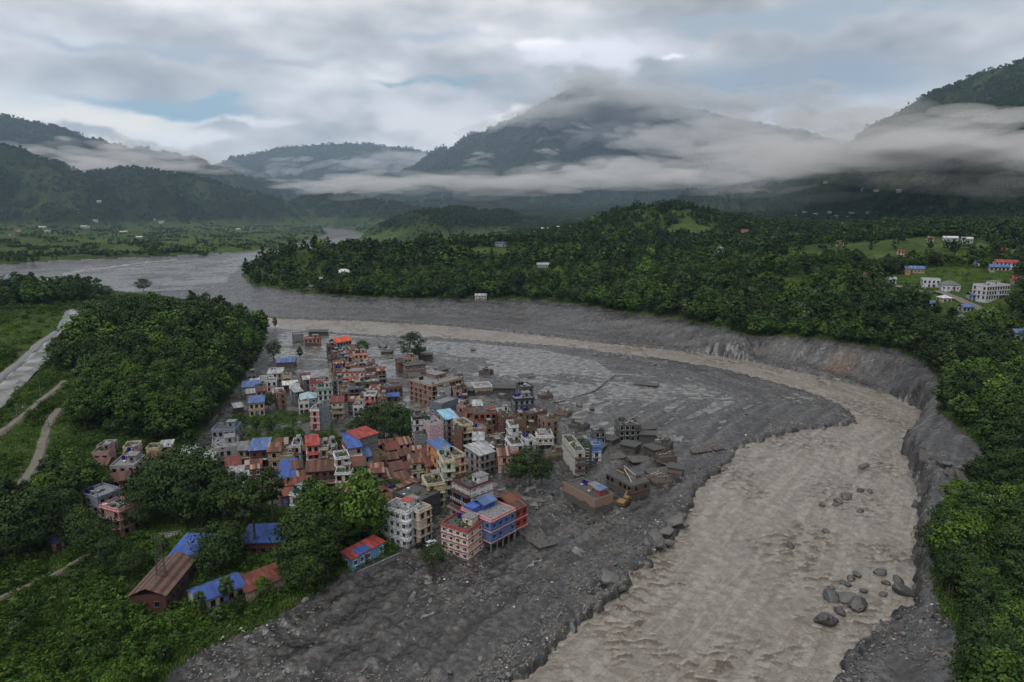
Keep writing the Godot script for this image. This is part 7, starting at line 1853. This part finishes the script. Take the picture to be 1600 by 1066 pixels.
		for i in 3:
			box_part("roof_clutter", o, paint(["white", "darkgrey", "brick", "tan", "bluegrey"][r.randi() % 5]), Vector3(r.randf_range(-.36, .36) * w, h + .3, r.randf_range(-.36, .36) * d), Vector3(r.randf_range(.3, 1.0), r.randf_range(.25, .7), r.randf_range(.3, 1.0)), Vector3(0, r.randf() * 3, 0))
	if row[10] == "glassblue":
		box_part("side_wall", o, paint("white"), Vector3(w / 2 + .04, h * .5, 0), Vector3(.1, h, d - .3))
		box_part("upper_wall", o, paint("whitegrey"), Vector3(0, h - fh * .45, d / 2 + .05), Vector3(w - .1, fh * .8, .1))
		for f in fl - 1: box_part("blue_panel", o, paint("blue2"), Vector3(w * .05, f * fh + fh * .5, d / 2 + .2), Vector3(.9, fh * .7, .12))
	if row[12] == "redtin" and row[10] == "skyblue":
		part("blue_sheet", sheet_roof(w * .3, d * .55, d * .08, "lean", "brightblue", r), sm, o, Vector3(-w * .1, h + .22, d * .2))

# ---------------------------------------------------------------- small things
func boulder_mesh(seed_: int) -> ArrayMesh:
	var f := noise(seed_, .55, 4)
	var sp := SphereMesh.new()
	sp.radius = 1; sp.height = 2; sp.radial_segments = 44; sp.rings = 26
	var st := SurfaceTool.new()
	st.create_from(sp, 0)
	var a := st.commit_to_arrays()
	var v: PackedVector3Array = a[Mesh.ARRAY_VERTEX]
	for i in v.size():
		var q := v[i]
		var k := 1.0 + f.get_noise_3dv(q * 1.2) * .55 + f.get_noise_3dv(q * 4.0) * .20 + f.get_noise_3dv(q * 11.0) * .07
		# flatten a few facets
		for s in 8:
			var dn := Vector3(sin(seed_ + s * 2.1), cos(s * 1.7 + seed_), sin(s * 3.3 + seed_ * 2)).normalized()
			var dd := q.dot(dn) * k
			if dd > .68: k *= lerpf(1.0, .68 / dd, .88)
		v[i] = q * k * Vector3(1, .75, .85)
	a[Mesh.ARRAY_VERTEX] = v
	a[Mesh.ARRAY_TEX_UV] = null
	a[Mesh.ARRAY_TANGENT] = null
	var m := ArrayMesh.new()
	m.add_surface_from_arrays(Mesh.PRIMITIVE_TRIANGLES, a)
	st = SurfaceTool.new()
	st.create_from(m, 0)
	st.generate_normals()
	return st.commit()
func build_rocks() -> void:
	var bm := []
	for k in 6: bm.append(boulder_mesh(k * 7 + 3))
	for i in BOULDERS.size():
		var b: Array = BOULDERS[i]
		var o := top("boulder", bm[i % 6], rock_mat if b[4] == 0 else mud_rock_mat)
		tag(o, b[5], "boulder", b[6])
		o.transform = Transform3D(Basis.from_euler(Vector3(rng.randf_range(-.3, .3), rng.randf() * TAU, rng.randf_range(-.2, .2))).scaled_local(Vector3(b[3], b[3] * .8, b[3] * .9) * 1.02), Vector3(b[0], b[1], b[2]))
	# stones and wreckage strewn over the mud
	var tr := [[], [], []]
	var cols := [PackedColorArray(), PackedColorArray(), PackedColorArray()]
	var cl := noise(91, .02, 3)
	var ch := MB.new()
	for i in 1: ch.box(Vector3.ZERO, Vector3(1, .35, .5), Color.WHITE, Basis.from_euler(Vector3(.2, .3, .1)))
	var chm := ch.mesh()
	var small := MB.new()
	for i in 7:
		var a0 := TAU * i / 7
		var a1 := TAU * (i + 1) / 7
		var p0 := Vector3(cos(a0), rng.randf_range(-.1, .1), sin(a0)) * rng.randf_range(.8, 1)
		var p1 := Vector3(cos(a1), 0, sin(a1)) * .9
		small.tri(p0, Vector3(.1, .6, .05), p1); small.tri(p1, Vector3(0, -.5, 0), p0)
	var smm := small.mesh()
	var n := 0
	for t in 60000:
		var a := rng.randf_range(-.5, .62)
		var r := 125.0 + 420.0 * pow(rng.randf(), 1.6)
		var x := sin(a) * r
		var z := -cos(a) * r
		if samp(g_s, x, z) > 0: continue
		var rv := samp(g_r, x, z)
		if rv > -.5: continue
		var k := cl.get_noise_2d(x, z) + (.55 if rv > -9.0 else 0.0) + (.1 if r < 260 else -.1)
		if k < rng.randf_range(-.05, .55): continue
		var y := ground_y(x, z)
		if y < -1.9: continue
		var s := rng.randf_range(.12, .5)
		if rng.randf() < .03: s *= 2.2
		var wood := rng.randf() < .10
		var w := 2 if wood else rng.randi() % 2
		var bs := Basis.from_euler(Vector3(rng.randf_range(-.4, .4), rng.randf() * TAU, rng.randf_range(-.4, .4))).scaled_local(Vector3(s * (3.0 if wood else 1.0), s, s * (.5 if wood else rng.randf_range(.6, 1.0))))
		tr[w].append(Transform3D(bs, Vector3(x, y + s * .15, z)))
		var g := rng.randf_range(.6, 1.3)
		var c := Color(.10, .097, .095) * g
		if wood: c = Color(.13, .10, .075) * g
		elif rng.randf() < .02:
			c = Color(.34, .33, .32); s *= .6
		elif rng.randf() < .03: c = Color(.20, .10, .07)
		cols[w].append(Color(c.r, c.g, c.b))
		n += 1
		if n > 15000: break
	tag(scatter("debris", bm[1], tr[0], cols[0], tinted("rub", .8)), "stones strewn over the grey mud", "")
	tag(scatter("debris", smm, tr[1], cols[1], tinted("rub", .8)), "small rubble strewn over the grey mud", "")
	tag(scatter("debris", chm, tr[2], cols[2], tinted("rub", .8)), "broken planks and slabs strewn over the grey mud", "")
	for i in SLABS.size():
		var s: Array = SLABS[i]
		var mb := MB.new()
		mb.box(Vector3.ZERO, Vector3(s[3], .45, s[4]))
		for k in 5: mb.box(Vector3(rng.randf_range(-.45, .45) * s[3], -.4, s[4] * .5 * (1 if k % 2 else -1)), Vector3(.3, rng.randf_range(.6, 1.2), .3))
		for k in 8: mb.box(Vector3(rng.randf_range(-.45, .45) * s[3], .26, rng.randf_range(-.45, .45) * s[4]), Vector3(rng.randf_range(.3, 1.2), .25, rng.randf_range(.3, 1.0)), Color.WHITE, Basis(Vector3.UP, rng.randf() * 3))
		var o := top("concrete_slab", mb.mesh(), paint("mudwall"))
		o.position = Vector3(s[0], s[1], s[2])
		o.rotation = Vector3(s[5], s[6], s[7])
		tag(o, s[8], "slab", "fallen concrete slabs")
var rock_mat: StandardMaterial3D
var mud_rock_mat: StandardMaterial3D
func strip(nm: String, label: String, pts: Array, width: float, lift: float, mat: Material, kind := "structure") -> void:
	var mb := MB.new()
	var v := PackedVector3Array()
	var c := Curve3D.new()
	for p in pts: c.add_point(Vector3(p[0], 0, p[1]))
	for i in pts.size():
		var a := Vector3(pts[maxi(i - 1, 0)][0], 0, pts[maxi(i - 1, 0)][1])
		var b := Vector3(pts[mini(i + 1, pts.size() - 1)][0], 0, pts[mini(i + 1, pts.size() - 1)][1])
		var t := (b - a) / 6.0
		c.set_point_in(i, -t); c.set_point_out(i, t)
	var len_ := c.get_baked_length()
	var n := maxi(6, int(len_ / maxf(3.0, width * .5)))
	var prev := []
	for i in n + 1:
		var p := c.sample_baked(len_ * i / n)
		var q := c.sample_baked(minf(len_, len_ * i / n + 1.0)) - c.sample_baked(maxf(0, len_ * i / n - 1.0))
		var s := Vector3(-q.z, 0, q.x).normalized()
		var row := []
		var y := -99.0
		for k in 5: y = maxf(y, hgt(p + s * width * (k - 2) / 4.0))
		if nm == "river_channel" and p.z < -600.0: y = hgt(p) if label.find("fields") > 0 else 0.0
		var wob := 1.0 + .12 * n_mid.get_noise_2d(p.x * 4, p.z * 4)
		for k in 5:
			var e := p + s * width * wob * (k - 2) / 4.0
			e.y = y + lift + (-.9 if k == 0 or k == 4 else 0.0) * minf(1.0, lift * 3.0)
			row.append(e)
		if prev:
			for k in 4: mb.quad(prev[k], row[k], row[k + 1], prev[k + 1])
		prev = row
	tag(top(nm, mb.mesh(), mat, kind), label, "")
func hgt(p: Vector3) -> float:
	return ground_y(p.x, p.z) if Vector2(p.x, p.z).length() < 1470 else far_y(p.x, p.z)
func build_paths() -> void:
	for s in STRIPS:
		strip(s[0], s[1], s[3], s[4], s[5], {"canal": canal_mat, "path": path_mat, "water": pale_water, "slope": paint("concrete")}[s[2]])
var canal_mat: StandardMaterial3D
var path_mat: StandardMaterial3D
var pale_water: StandardMaterial3D
func build_tower() -> void:
	var t: Array = TOWER
	var o := thing("lattice_tower", "rusty lattice mast with creepers at its top beside the old hall", "tower", Vector3(t[0], t[1], t[2]), .4)
	var hh: float = t[3]
	var m := plain("mast", Color(.30, .28, .27), .6, .3)
	var corner := func(k: int, y: float) -> Vector3:
		var wv := lerpf(1.5, .55, y / hh)
		return Vector3(wv if k == 0 or k == 3 else -wv, y, wv if k < 2 else -wv)
	for k in 4:
		var mb := MB.new()
		mb.tube(corner.call(k, 0.0) - Vector3(0, 1, 0), corner.call(k, hh), .09, .06, 5)
		part("leg", mb.mesh(), m, o)
	for lv in 11:
		var mb := MB.new()
		var ya := hh * lv / 11.0
		var yb := hh * (lv + 1) / 11.0
		for k in 4:
			var j := (k + 1) % 4
			mb.tube(corner.call(k, ya), corner.call(j, yb), .045, .045, 4, Color.WHITE, false)
			mb.tube(corner.call(j, ya), corner.call(k, yb), .045, .045, 4, Color.WHITE, false)
			mb.tube(corner.call(k, yb), corner.call(j, yb), .045, .045, 4, Color.WHITE, false)
		part("bracing", mb.mesh(), m, o)
	for i in 10: tuft(o, "creeper", Vector3(rng.randf_range(-.5, .5), hh - rng.randf() * 5.0, rng.randf_range(-.5, .5)), rng.randf_range(.7, 1.2))
	for i in 6: tuft(o, "creeper", Vector3(rng.randf_range(-1.5, 1.5), rng.randf() * 3.0, rng.randf_range(-1.5, 1.5)), rng.randf_range(.8, 1.4))
func build_excavator() -> void:
	var e: Array = EXCAVATOR
	var o := thing("excavator", "crushed yellow excavator wreck against the torn brick house", "excavator", Vector3(e[0], e[1], e[2]), .9)
	o.rotation.z = .18
	var y := tri_mat(grime, 1.2, .75, Color(.50, .39, .20))
	var k := plain("black_steel", Color(.05, .05, .05), .7)
	for s in [-1, 1]:
		var mb := MB.new()
		mb.box(Vector3(0, .45, 0), Vector3(4.0, .9, .7))
		mb.tube(Vector3(-2.0, .45, -.35), Vector3(-2.0, .45, .35), .45, .45, 12)
		mb.tube(Vector3(2.0, .45, -.35), Vector3(2.0, .45, .35), .45, .45, 12)
		part("track", mb.mesh(), k, o, Vector3(0, 0, s * 1.3))
	box_part("chassis", o, k, Vector3(0, 1.0, 0), Vector3(2.6, .4, 1.8))
	box_part("engine_housing", o, y, Vector3(-1.1, 1.85, 0), Vector3(2.4, 1.3, 2.8), Vector3(0, .1, .08))
	var cab := MB.new()
	for a in [-1, 1]:
		for b in [-1, 1]: cab.box(Vector3(a * .75, .9, b * .65), Vector3(.12, 1.8, .12))
	cab.box(Vector3(0, 1.85, 0), Vector3(1.7, .12, 1.5)); cab.box(Vector3(0, .25, 0), Vector3(1.6, .5, 1.4))
	part("cab", cab.mesh(), y, o, Vector3(.9, 1.2, .6), Vector3.ONE, Vector3(.1, 0, -.15))
	var bm := MB.new()
	bm.box(Vector3(1.6, 1.0, 0), Vector3(3.6, .55, .5), Color.WHITE, Basis(Vector3.BACK, .55))
	bm.box(Vector3(4.0, 1.6, 0), Vector3(2.6, .5, .45), Color.WHITE, Basis(Vector3.BACK, -.45))
	part("boom", bm.mesh(), y, o, Vector3(.6, 1.4, -.4))
	var ar := MB.new()
	ar.box(Vector3(0, -1.2, 0), Vector3(.4, 2.8, .4), Color.WHITE, Basis(Vector3.BACK, .35))
	part("arm", ar.mesh(), y, o, Vector3(5.6, 2.2, -.4))
	var bk := MB.new()
	bk.box(Vector3(0, 0, -.5), Vector3(.9, .9, .1)); bk.box(Vector3(0, 0, .5), Vector3(.9, .9, .1)); bk.box(Vector3(.4, 0, 0), Vector3(.1, .9, 1.0)); bk.box(Vector3(0, -.45, 0), Vector3(.9, .1, 1.0))
	part("bucket", bk.mesh(), y, o, Vector3(5.2, .2, -.4))
func build_small() -> void:
	for i in CARS.size():
		var c: Array = CARS[i]
		var o := thing("car", c[5], "car", Vector3(c[0], c[1], c[2]), c[3])
		var body := MB.new()
		body.box(Vector3(0, .62, 0), Vector3(4.0, .55, 1.65)); body.box(Vector3(1.4, .8, 0), Vector3(1.0, .2, 1.5))
		part("body", body.mesh(), plain("car%d" % i, c[4], .3), o)
		var cabin := MB.new()
		cabin.quad(Vector3(1.0, .88, -.75), Vector3(.45, 1.42, -.65), Vector3(.45, 1.42, .65), Vector3(1.0, .88, .75)); cabin.box(Vector3(-.5, 1.14, 0), Vector3(1.9, .54, 1.4))
		part("cabin", cabin.mesh(), plain("glass", Color(.06, .07, .08), .1), o)
		box_part("roof", o, plain("car%d" % i, c[4], .3), Vector3(-.5, 1.44, 0), Vector3(1.8, .07, 1.36))
		for a in [-1.25, 1.25]:
			for b in [-1, 1]:
				var wl := MB.new()
				wl.tube(Vector3(0, 0, -.1), Vector3(0, 0, .1), .33, .33, 12)
				var q := part("wheel", wl.mesh(), plain("tyre", Color(.04, .04, .04), .9), o, Vector3(a, .33, b * .78))
		for b in [-1, 1]: box_part("headlight", o, plain("lampglass", Color(.8, .8, .75), .2), Vector3(2.0, .7, b * .6), Vector3(.06, .16, .3))
	for i in PEOPLE.size():
		var p: Array = PEOPLE[i]
		var mb := MB.new()
		var top_c: Color = lin(p[4])
		var low := Color(.03, .035, .06)
		var skin := Color(.22, .12, .08)
		for s in [-1, 1]:
			mb.tube(Vector3(s * .10, .0, s * .12), Vector3(s * .09, .48, s * .04), .06, .075, 6, low)
			mb.tube(Vector3(s * .09, .46, s * .04), Vector3(s * .08, .9, 0), .075, .10, 6, low)
			mb.tube(Vector3(s * .20, 1.38, 0), Vector3(s * .25, 1.1, -s * .06), .055, .045, 6, top_c)
			mb.tube(Vector3(s * .25, 1.12, -s * .06), Vector3(s * .23, .84, -s * .12), .043, .035, 6, skin)
			mb.box(Vector3(s * .10, .03, s * .12 + .07), Vector3(.09, .07, .25), Color(.02, .02, .02))
		mb.tube(Vector3(0, .86, 0), Vector3(0, 1.12, 0), .155, .15, 8, top_c)
		mb.tube(Vector3(0, 1.1, 0), Vector3(0, 1.42, 0), .15, .19, 8, top_c)
		mb.tube(Vector3(0, 1.42, 0), Vector3(0, 1.52, 0), .06, .055, 6, skin)
		mb.tube(Vector3(0, 1.50, .01), Vector3(0, 1.62, .01), .075, .10, 8, skin)
		mb.tube(Vector3(0, 1.61, 0), Vector3(0, 1.74, -.01), .108, .05, 8, Color(.012, .01, .01))
		var o := top("person", mb.mesh(), tinted("cloth", .85))
		o.position = Vector3(p[0], ground_y(p[0], p[1]) + p[2], p[1]); o.rotation.y = p[3]
		tag(o, p[5], "person", "people on the hillside footpath")
	for i in POLES.size():
		var p: Array = POLES[i]
		var o := thing("utility_pole", p[3], "pole", Vector3(p[0], ground_y(p[0], p[1]), p[1]), rng.randf() * 3, "utility poles beside the footpaths")
		var mb := MB.new()
		mb.tube(Vector3(0, -.5, 0), Vector3(0, p[2], 0), .16, .10, 7)
		part("shaft", mb.mesh(), paint("concrete"), o)
		box_part("crossarm", o, paint("darkgrey"), Vector3(0, p[2] - .6, 0), Vector3(1.8, .12, .12))
		for s in [-1, 1]: box_part("insulator", o, paint("whitegrey"), Vector3(s * .75, p[2] - .42, 0), Vector3(.12, .25, .12))
	for i in WALLS.size():
		var q: Array = WALLS[i]
		var a := Vector3(q[0], 0, q[1])
		var b := Vector3(q[2], 0, q[3])
		var len_ := a.distance_to(b)
		var o := thing("boundary_wall", q[5], "wall", Vector3((a.x + b.x) / 2, ground_y((a.x + b.x) / 2, (a.z + b.z) / 2), (a.z + b.z) / 2), atan2(-(b.z - a.z), b.x - a.x))
		var n := maxi(2, int(len_ / 4.0))
		for k in n:
			var x := -len_ / 2 + len_ * (k + .5) / n
			box_part("wall_panel", o, paint(q[6]), Vector3(x, q[4] / 2 - .5, 0), Vector3(len_ / n - .06, q[4] + 1.0, .25))
			box_part("post", o, paint("concrete"), Vector3(x - len_ / n / 2, q[4] / 2 - .4, 0), Vector3(.35, q[4] + 1.2, .35))
		box_part("coping", o, paint("concrete"), Vector3(0, q[4] + .06, 0), Vector3(len_, .12, .4))

func build_farms() -> void:
	for i in FARMS.size():
		var f: Array = FARMS[i]
		var y := far_y(f[0], f[1])
		var o := thing("farmhouse", f[5], "house", Vector3(f[0], y - .5, f[1]), atan2(-f[0], -f[1]) * .6 + rng.randf_range(-.3, .3), f[5].replace("pale ", "").replace("small ", ""))
		var w: float = f[2]
		var h: float = f[3]
		box_part("wall", o, paint(["white", "cream", "pinkwhite"][f[4]]), Vector3(0, h / 2, 0), Vector3(w, h, 8))
		part("roof", sheet_roof(w, 8, 2, "tin", ["lighttin", "whitetin", "redrust"][f[4]], rng), tinted("sheet", .78, fine, .8), o, Vector3(0, h, 0))
		for k in int(w / 3.0): window(o, Vector3(-w / 2 + 1.5 + k * 3.0, h * .55, 4.03), 0, 1.3, 1.5, paint("brownband"), plain("pane_or_gap_shade", Color(.055, .06, .07), .12), false)

# ---------------------------------------------------------------- mist
func build_mist() -> void:
	var fr := RandomNumberGenerator.new()
	fr.seed = 71
	var hz := FogVolume.new()
	hz.name = "haze"; hz.shape = RenderingServer.FOG_VOLUME_SHAPE_BOX
	var hm := FogMaterial.new()
	hm.density = .00009; hm.albedo = Color(.80, .90, 1.0)
	hz.material = hm
	hz.size = Vector3(15000, 1500, 7200); hz.position = Vector3(0, 600, -5000)
	add_child(hz)
	tag(hz, "blue valley haze before the far mountains", "", "", "stuff")
	for b in MIST:
		var o := Node3D.new()
		o.name = numbered("mist"); add_child(o)
		tag(o, b[8], "", "", "stuff")
		var fms := []
		for k in 4:
			var fm := FogMaterial.new()
			fm.density = b[6] * [.5, .8, 1.2, 1.8][k]; fm.albedo = Color(1, 1, 1)
			fms.append(fm)
		var pts: PackedVector3Array = b[0]
		var n: int = b[1]
		for i in n:
			var t := (i + fr.randf()) / n * (pts.size() - 1)
			var k := mini(int(t), pts.size() - 2)
			var dir := (pts[k + 1] - pts[k]).normalized()
			var s: float = lerpf(b[4], b[5], pow(fr.randf(), 1.6))
			var c := pts[k].lerp(pts[k + 1], t - k) + Vector3(fr.randf_range(-1, 1) * b[3], fr.randfn() * b[2] * .5, fr.randf_range(-1, 1) * b[3])
			# a sheet and the shreds torn from it
			for q in 6:
				var z := s * (1.0 if q == 0 else fr.randf_range(.18, .5))
				var f := FogVolume.new()
				f.name = "bank"; f.shape = RenderingServer.FOG_VOLUME_SHAPE_ELLIPSOID
				f.material = fms[fr.randi_range(0, 1) if q == 0 else fr.randi_range(1, 3)]
				f.size = Vector3(z * fr.randf_range(.7, 1.2), z * b[7] * (fr.randf_range(.6, 1.1) if q == 0 else fr.randf_range(.9, 1.7)), z * fr.randf_range(1.1, 2.2))
				o.add_child(f, true)
				f.position = c if q == 0 else c + Vector3(fr.randf_range(-.5, .5) * s, fr.randf_range(-.35, .6) * s * b[7] * 1.3, fr.randf_range(-.4, .4) * s)
				f.rotation = Vector3(fr.randf_range(-.15, .15), atan2(-dir.z, dir.x) + fr.randf_range(-.6, .6), asin(clampf(dir.y, -.6, .6)) + fr.randf_range(-.2, .2))

# ---------------------------------------------------------------- sky
func build_sky() -> Sky:
	var W := 4096
	var HH := 2048
	var n1 := noise(201, 1.0, 5)
	var n2 := noise(202, 1.0, 5)
	var n3 := noise(203, 1.0, 6)
	var paint_rows := func(w: int, y0: int, rows: int, hh: int) -> PackedByteArray:
		var out := PackedByteArray()
		out.resize(w * rows * 3)
		for y in rows:
			var el := PI * (0.5 - (y0 + y + .5) / hh)
			var ce := cos(el)
			var se := maxf(sin(el), 0.0)
			var pr := 1.0 / (se + .13)
			if el < -.06:
				for i in range(y * w * 3, rows * w * 3): out[i] = 150
				break
			for x in w:
				var az := TAU * (x + .5) / w
				if az > PI: az -= TAU
				var X := sin(az) * ce * pr
				var Z := -cos(az) * ce * pr
				var a := n1.get_noise_2d(X * .55, Z * .55 + 7.0)
				var b := n2.get_noise_3d(sin(az) * 3.6, el * 10.0, cos(az) * 3.6)
				var cov := .5 + a * .75 + b * .35
				var col := Vector3(140, 143, 146).lerp(Vector3(202, 203, 205), clampf(cov, 0, 1))
				var low := clampf(1.0 - el / .30, 0, 1)
				col = col.lerp(Vector3(194, 197, 200), low * .38)
				var tex := n3.get_noise_3d(sin(az) * 8.0, el * 17.0, cos(az) * 8.0)
				var fine_n := b * .6 + tex * 1.1
				col += Vector3(26, 24, 22) * (tex + b * .5)
				var wa := az + (tex * .05 + b * .06)
				var we := el + tex * .022 - b * .012
				for g in SKYBLOBS:
					var da: float = (wa - g[0]) / g[2]
					var de: float = (we - g[1]) / g[3]
					var e := da * da + de * de
					if e > 5.0: continue
					var k := clampf((exp(-e) * g[4] + fine_n * g[5] - .28) * g[9], 0, 1) * exp(-e * .35)
					col = col.lerp(Vector3(g[6], g[7], g[8]), k)
				col = Vector3(176, 180, 185) + (col - Vector3(174, 179, 184)) * 1.4
				var i := (y * w + x) * 3
				out[i] = int(clampf(col.x, 0, 255)); out[i + 1] = int(clampf(col.y, 0, 255)); out[i + 2] = int(clampf(col.z, 0, 255))
		return out
	# the whole dome at an eighth of the resolution, then the band over the mountains in full
	var small := Image.create_from_data(512, 256, false, Image.FORMAT_RGB8, paint_rows.call(512, 0, 256, 256))
	small.resize(W, HH, Image.INTERPOLATE_CUBIC)
	var r0 := int(HH * (.5 - 19.0 / 180.0))
	var rows := int(HH * 19.5 / 180.0)
	var band := Image.create_from_data(2048, rows / 2, false, Image.FORMAT_RGB8, paint_rows.call(2048, r0 / 2, rows / 2, HH / 2))
	band.resize(W, rows / 2 * 2, Image.INTERPOLATE_CUBIC)
	small.blit_rect(band, Rect2i(0, 0, W, rows / 2 * 2), Vector2i(0, r0 / 2 * 2))
	var pm := PanoramaSkyMaterial.new()
	pm.panorama = ImageTexture.create_from_image(small)
	var s := Sky.new()
	s.sky_material = pm
	return s

func _ready() -> void:
	rng.seed = 20240
	# --- camera, sky, sun, exposure
	var cam := Camera3D.new()
	cam.name = "camera"; add_child(cam)
	cam.position = Vector3(0, CAM_H, 0)
	cam.rotation_degrees = Vector3(-11.8, 0, 0)
	cam.fov = 53.1; cam.near = .5; cam.far = 40000.0
	var we := WorldEnvironment.new()
	we.name = "environment"; add_child(we)
	var e := Environment.new()
	we.environment = e
	e.background_mode = Environment.BG_SKY
	e.sky = build_sky()
	e.background_energy_multiplier = SKY_GAIN
	e.tonemap_mode = Environment.TONE_MAPPER_LINEAR
	e.tonemap_exposure = EXPOSURE
	e.sdfgi_enabled = true; e.ssao_enabled = true; e.ssil_enabled = true
	e.fog_enabled = true
	e.fog_density = 0.000025
	e.fog_light_color = Color(.72, .86, 1.0)
	e.volumetric_fog_enabled = true
	e.volumetric_fog_density = 0.0
	var sun := DirectionalLight3D.new()
	sun.name = "sun"; add_child(sun)
	sun.rotation_degrees = Vector3(-62, -38, 0)
	sun.light_energy = .5
	sun.light_angular_distance = 55.0
	sun.light_color = Color(1, .995, .985)
	sun.shadow_enabled = true
	# --- shared materials
	grime = noise_tex(1, .016, 512, Color(.46, .45, .42), Color(1, 1, 1), 6, .42)
	fine = noise_tex(2, .03, 512, Color(.50, .48, .45), Color(1, 1, 1), 6, .42)
	brick_tex = noise_tex(3, .06, 512, Color(.52, .50, .48), Color(1.0, 1.0, 1.0), 5)
	var mud_c := noise_tex(4, .010, 1024, Color(.45, .45, .45), Color(1, 1, 1), 7)
	var mud_h := noise_tex(5, .012, 1024, Color(0, 0, 0), Color(1, 1, 1), 7)
	var wet := noise_tex(6, .004, 1024, Color(.10, .10, .10), Color(.60, .60, .60), 5)
	mud_mat = tinted("mud", 1.0, mud_c, .035)
	mud_mat.roughness_texture = wet
	mud_mat.metallic_specular = .5
	relief(mud_mat, mud_h, 28.0)
	land_mat = tinted("land", .95, fine, .08)
	land_mat.metallic_specular = .15
	far_mat = tinted("far", .95, fine, .01)
	far_mat.metallic_specular = .15
	water_mat = tinted("silt", .30, noise_tex(7, .008, 1024, Color(.82, .80, .78), Color(1, 1, 1), 6), .03)
	relief(water_mat, noise_tex(8, .02, 1024, Color(0, 0, 0), Color(1, 1, 1), 5), 20.0)
	shallow_mat = tinted("shallow", .22, grime, .02)
	relief(shallow_mat, mud_h, 14.0)
	canal_mat = tri_mat(grime, .012, .06, Color(.40, .40, .39))
	pale_water = tri_mat(grime, .02, .2, Color(.46, .45, .44))
	path_mat = tri_mat(fine, .2, .8, Color(.42, .40, .37))
	rock_mat = tri_mat(fine, .25, .55, Color(.30, .30, .30)); relief(rock_mat, fine, 6.0)
	mud_rock_mat = tri_mat(fine, .2, .6, Color(.36, .355, .35)); relief(mud_rock_mat, fine, 6.0)
	leaf_mat = tinted("leaf", .8)
	leaf_mat.metallic_specular = .22
	leaf_mat.albedo_color = Color(1, 1, 1)
	leaf_mat.backlight_enabled = true
	leaf_mat.backlight = Color(.25, .32, .12)
	n_big = noise(21, .012, 3); n_mid = noise(22, .045, 4); n_rid = noise(23, .045, 3); n_fine = noise(24, .28, 3); n_warp = noise(25, .02, 2); n_str = noise(26, 1.0, 4)
	n_g1 = noise(41, .0012, 3); n_g2 = noise(42, .0026, 3); n_g3 = noise(43, .012, 4)
	# --- the setting
	build_grid()
	for h in HOUSES: house_spots.append([h[2], h[4], maxf(h[6], h[7]) * .5, Vector2(h[2], h[4]).length() > 420 or (h[2] < -110 and h[4] > -262), -h[2] / minf(h[4], -1.0)])
	for s in STRIPS:
		for i in s[3].size() - 1: path_pts.append([Vector2(s[3][i][0], s[3][i][1]), Vector2(s[3][i + 1][0], s[3][i + 1][1]), s[4] * .5])
	build_ground()
	build_river()
	build_shallows()
	build_far()
	build_paths()
	# --- things
	make_bits(); make_trees()
	var rp := MB.new()
	crown(rp, 6, 9, .05, .6, .16, Color(.03, .05, .014), Color(.07, .11, .028), 2)
	roof_plant = rp.mesh()
	for i in HOUSES.size(): house(HOUSES[i], i)
	build_listed_trees()
	build_forest()
	build_undergrowth()
	build_rocks()
	build_tower()
	build_excavator()
	build_small()
	build_farms()
	if MIST_ON: build_mist()
const MIST_ON := true
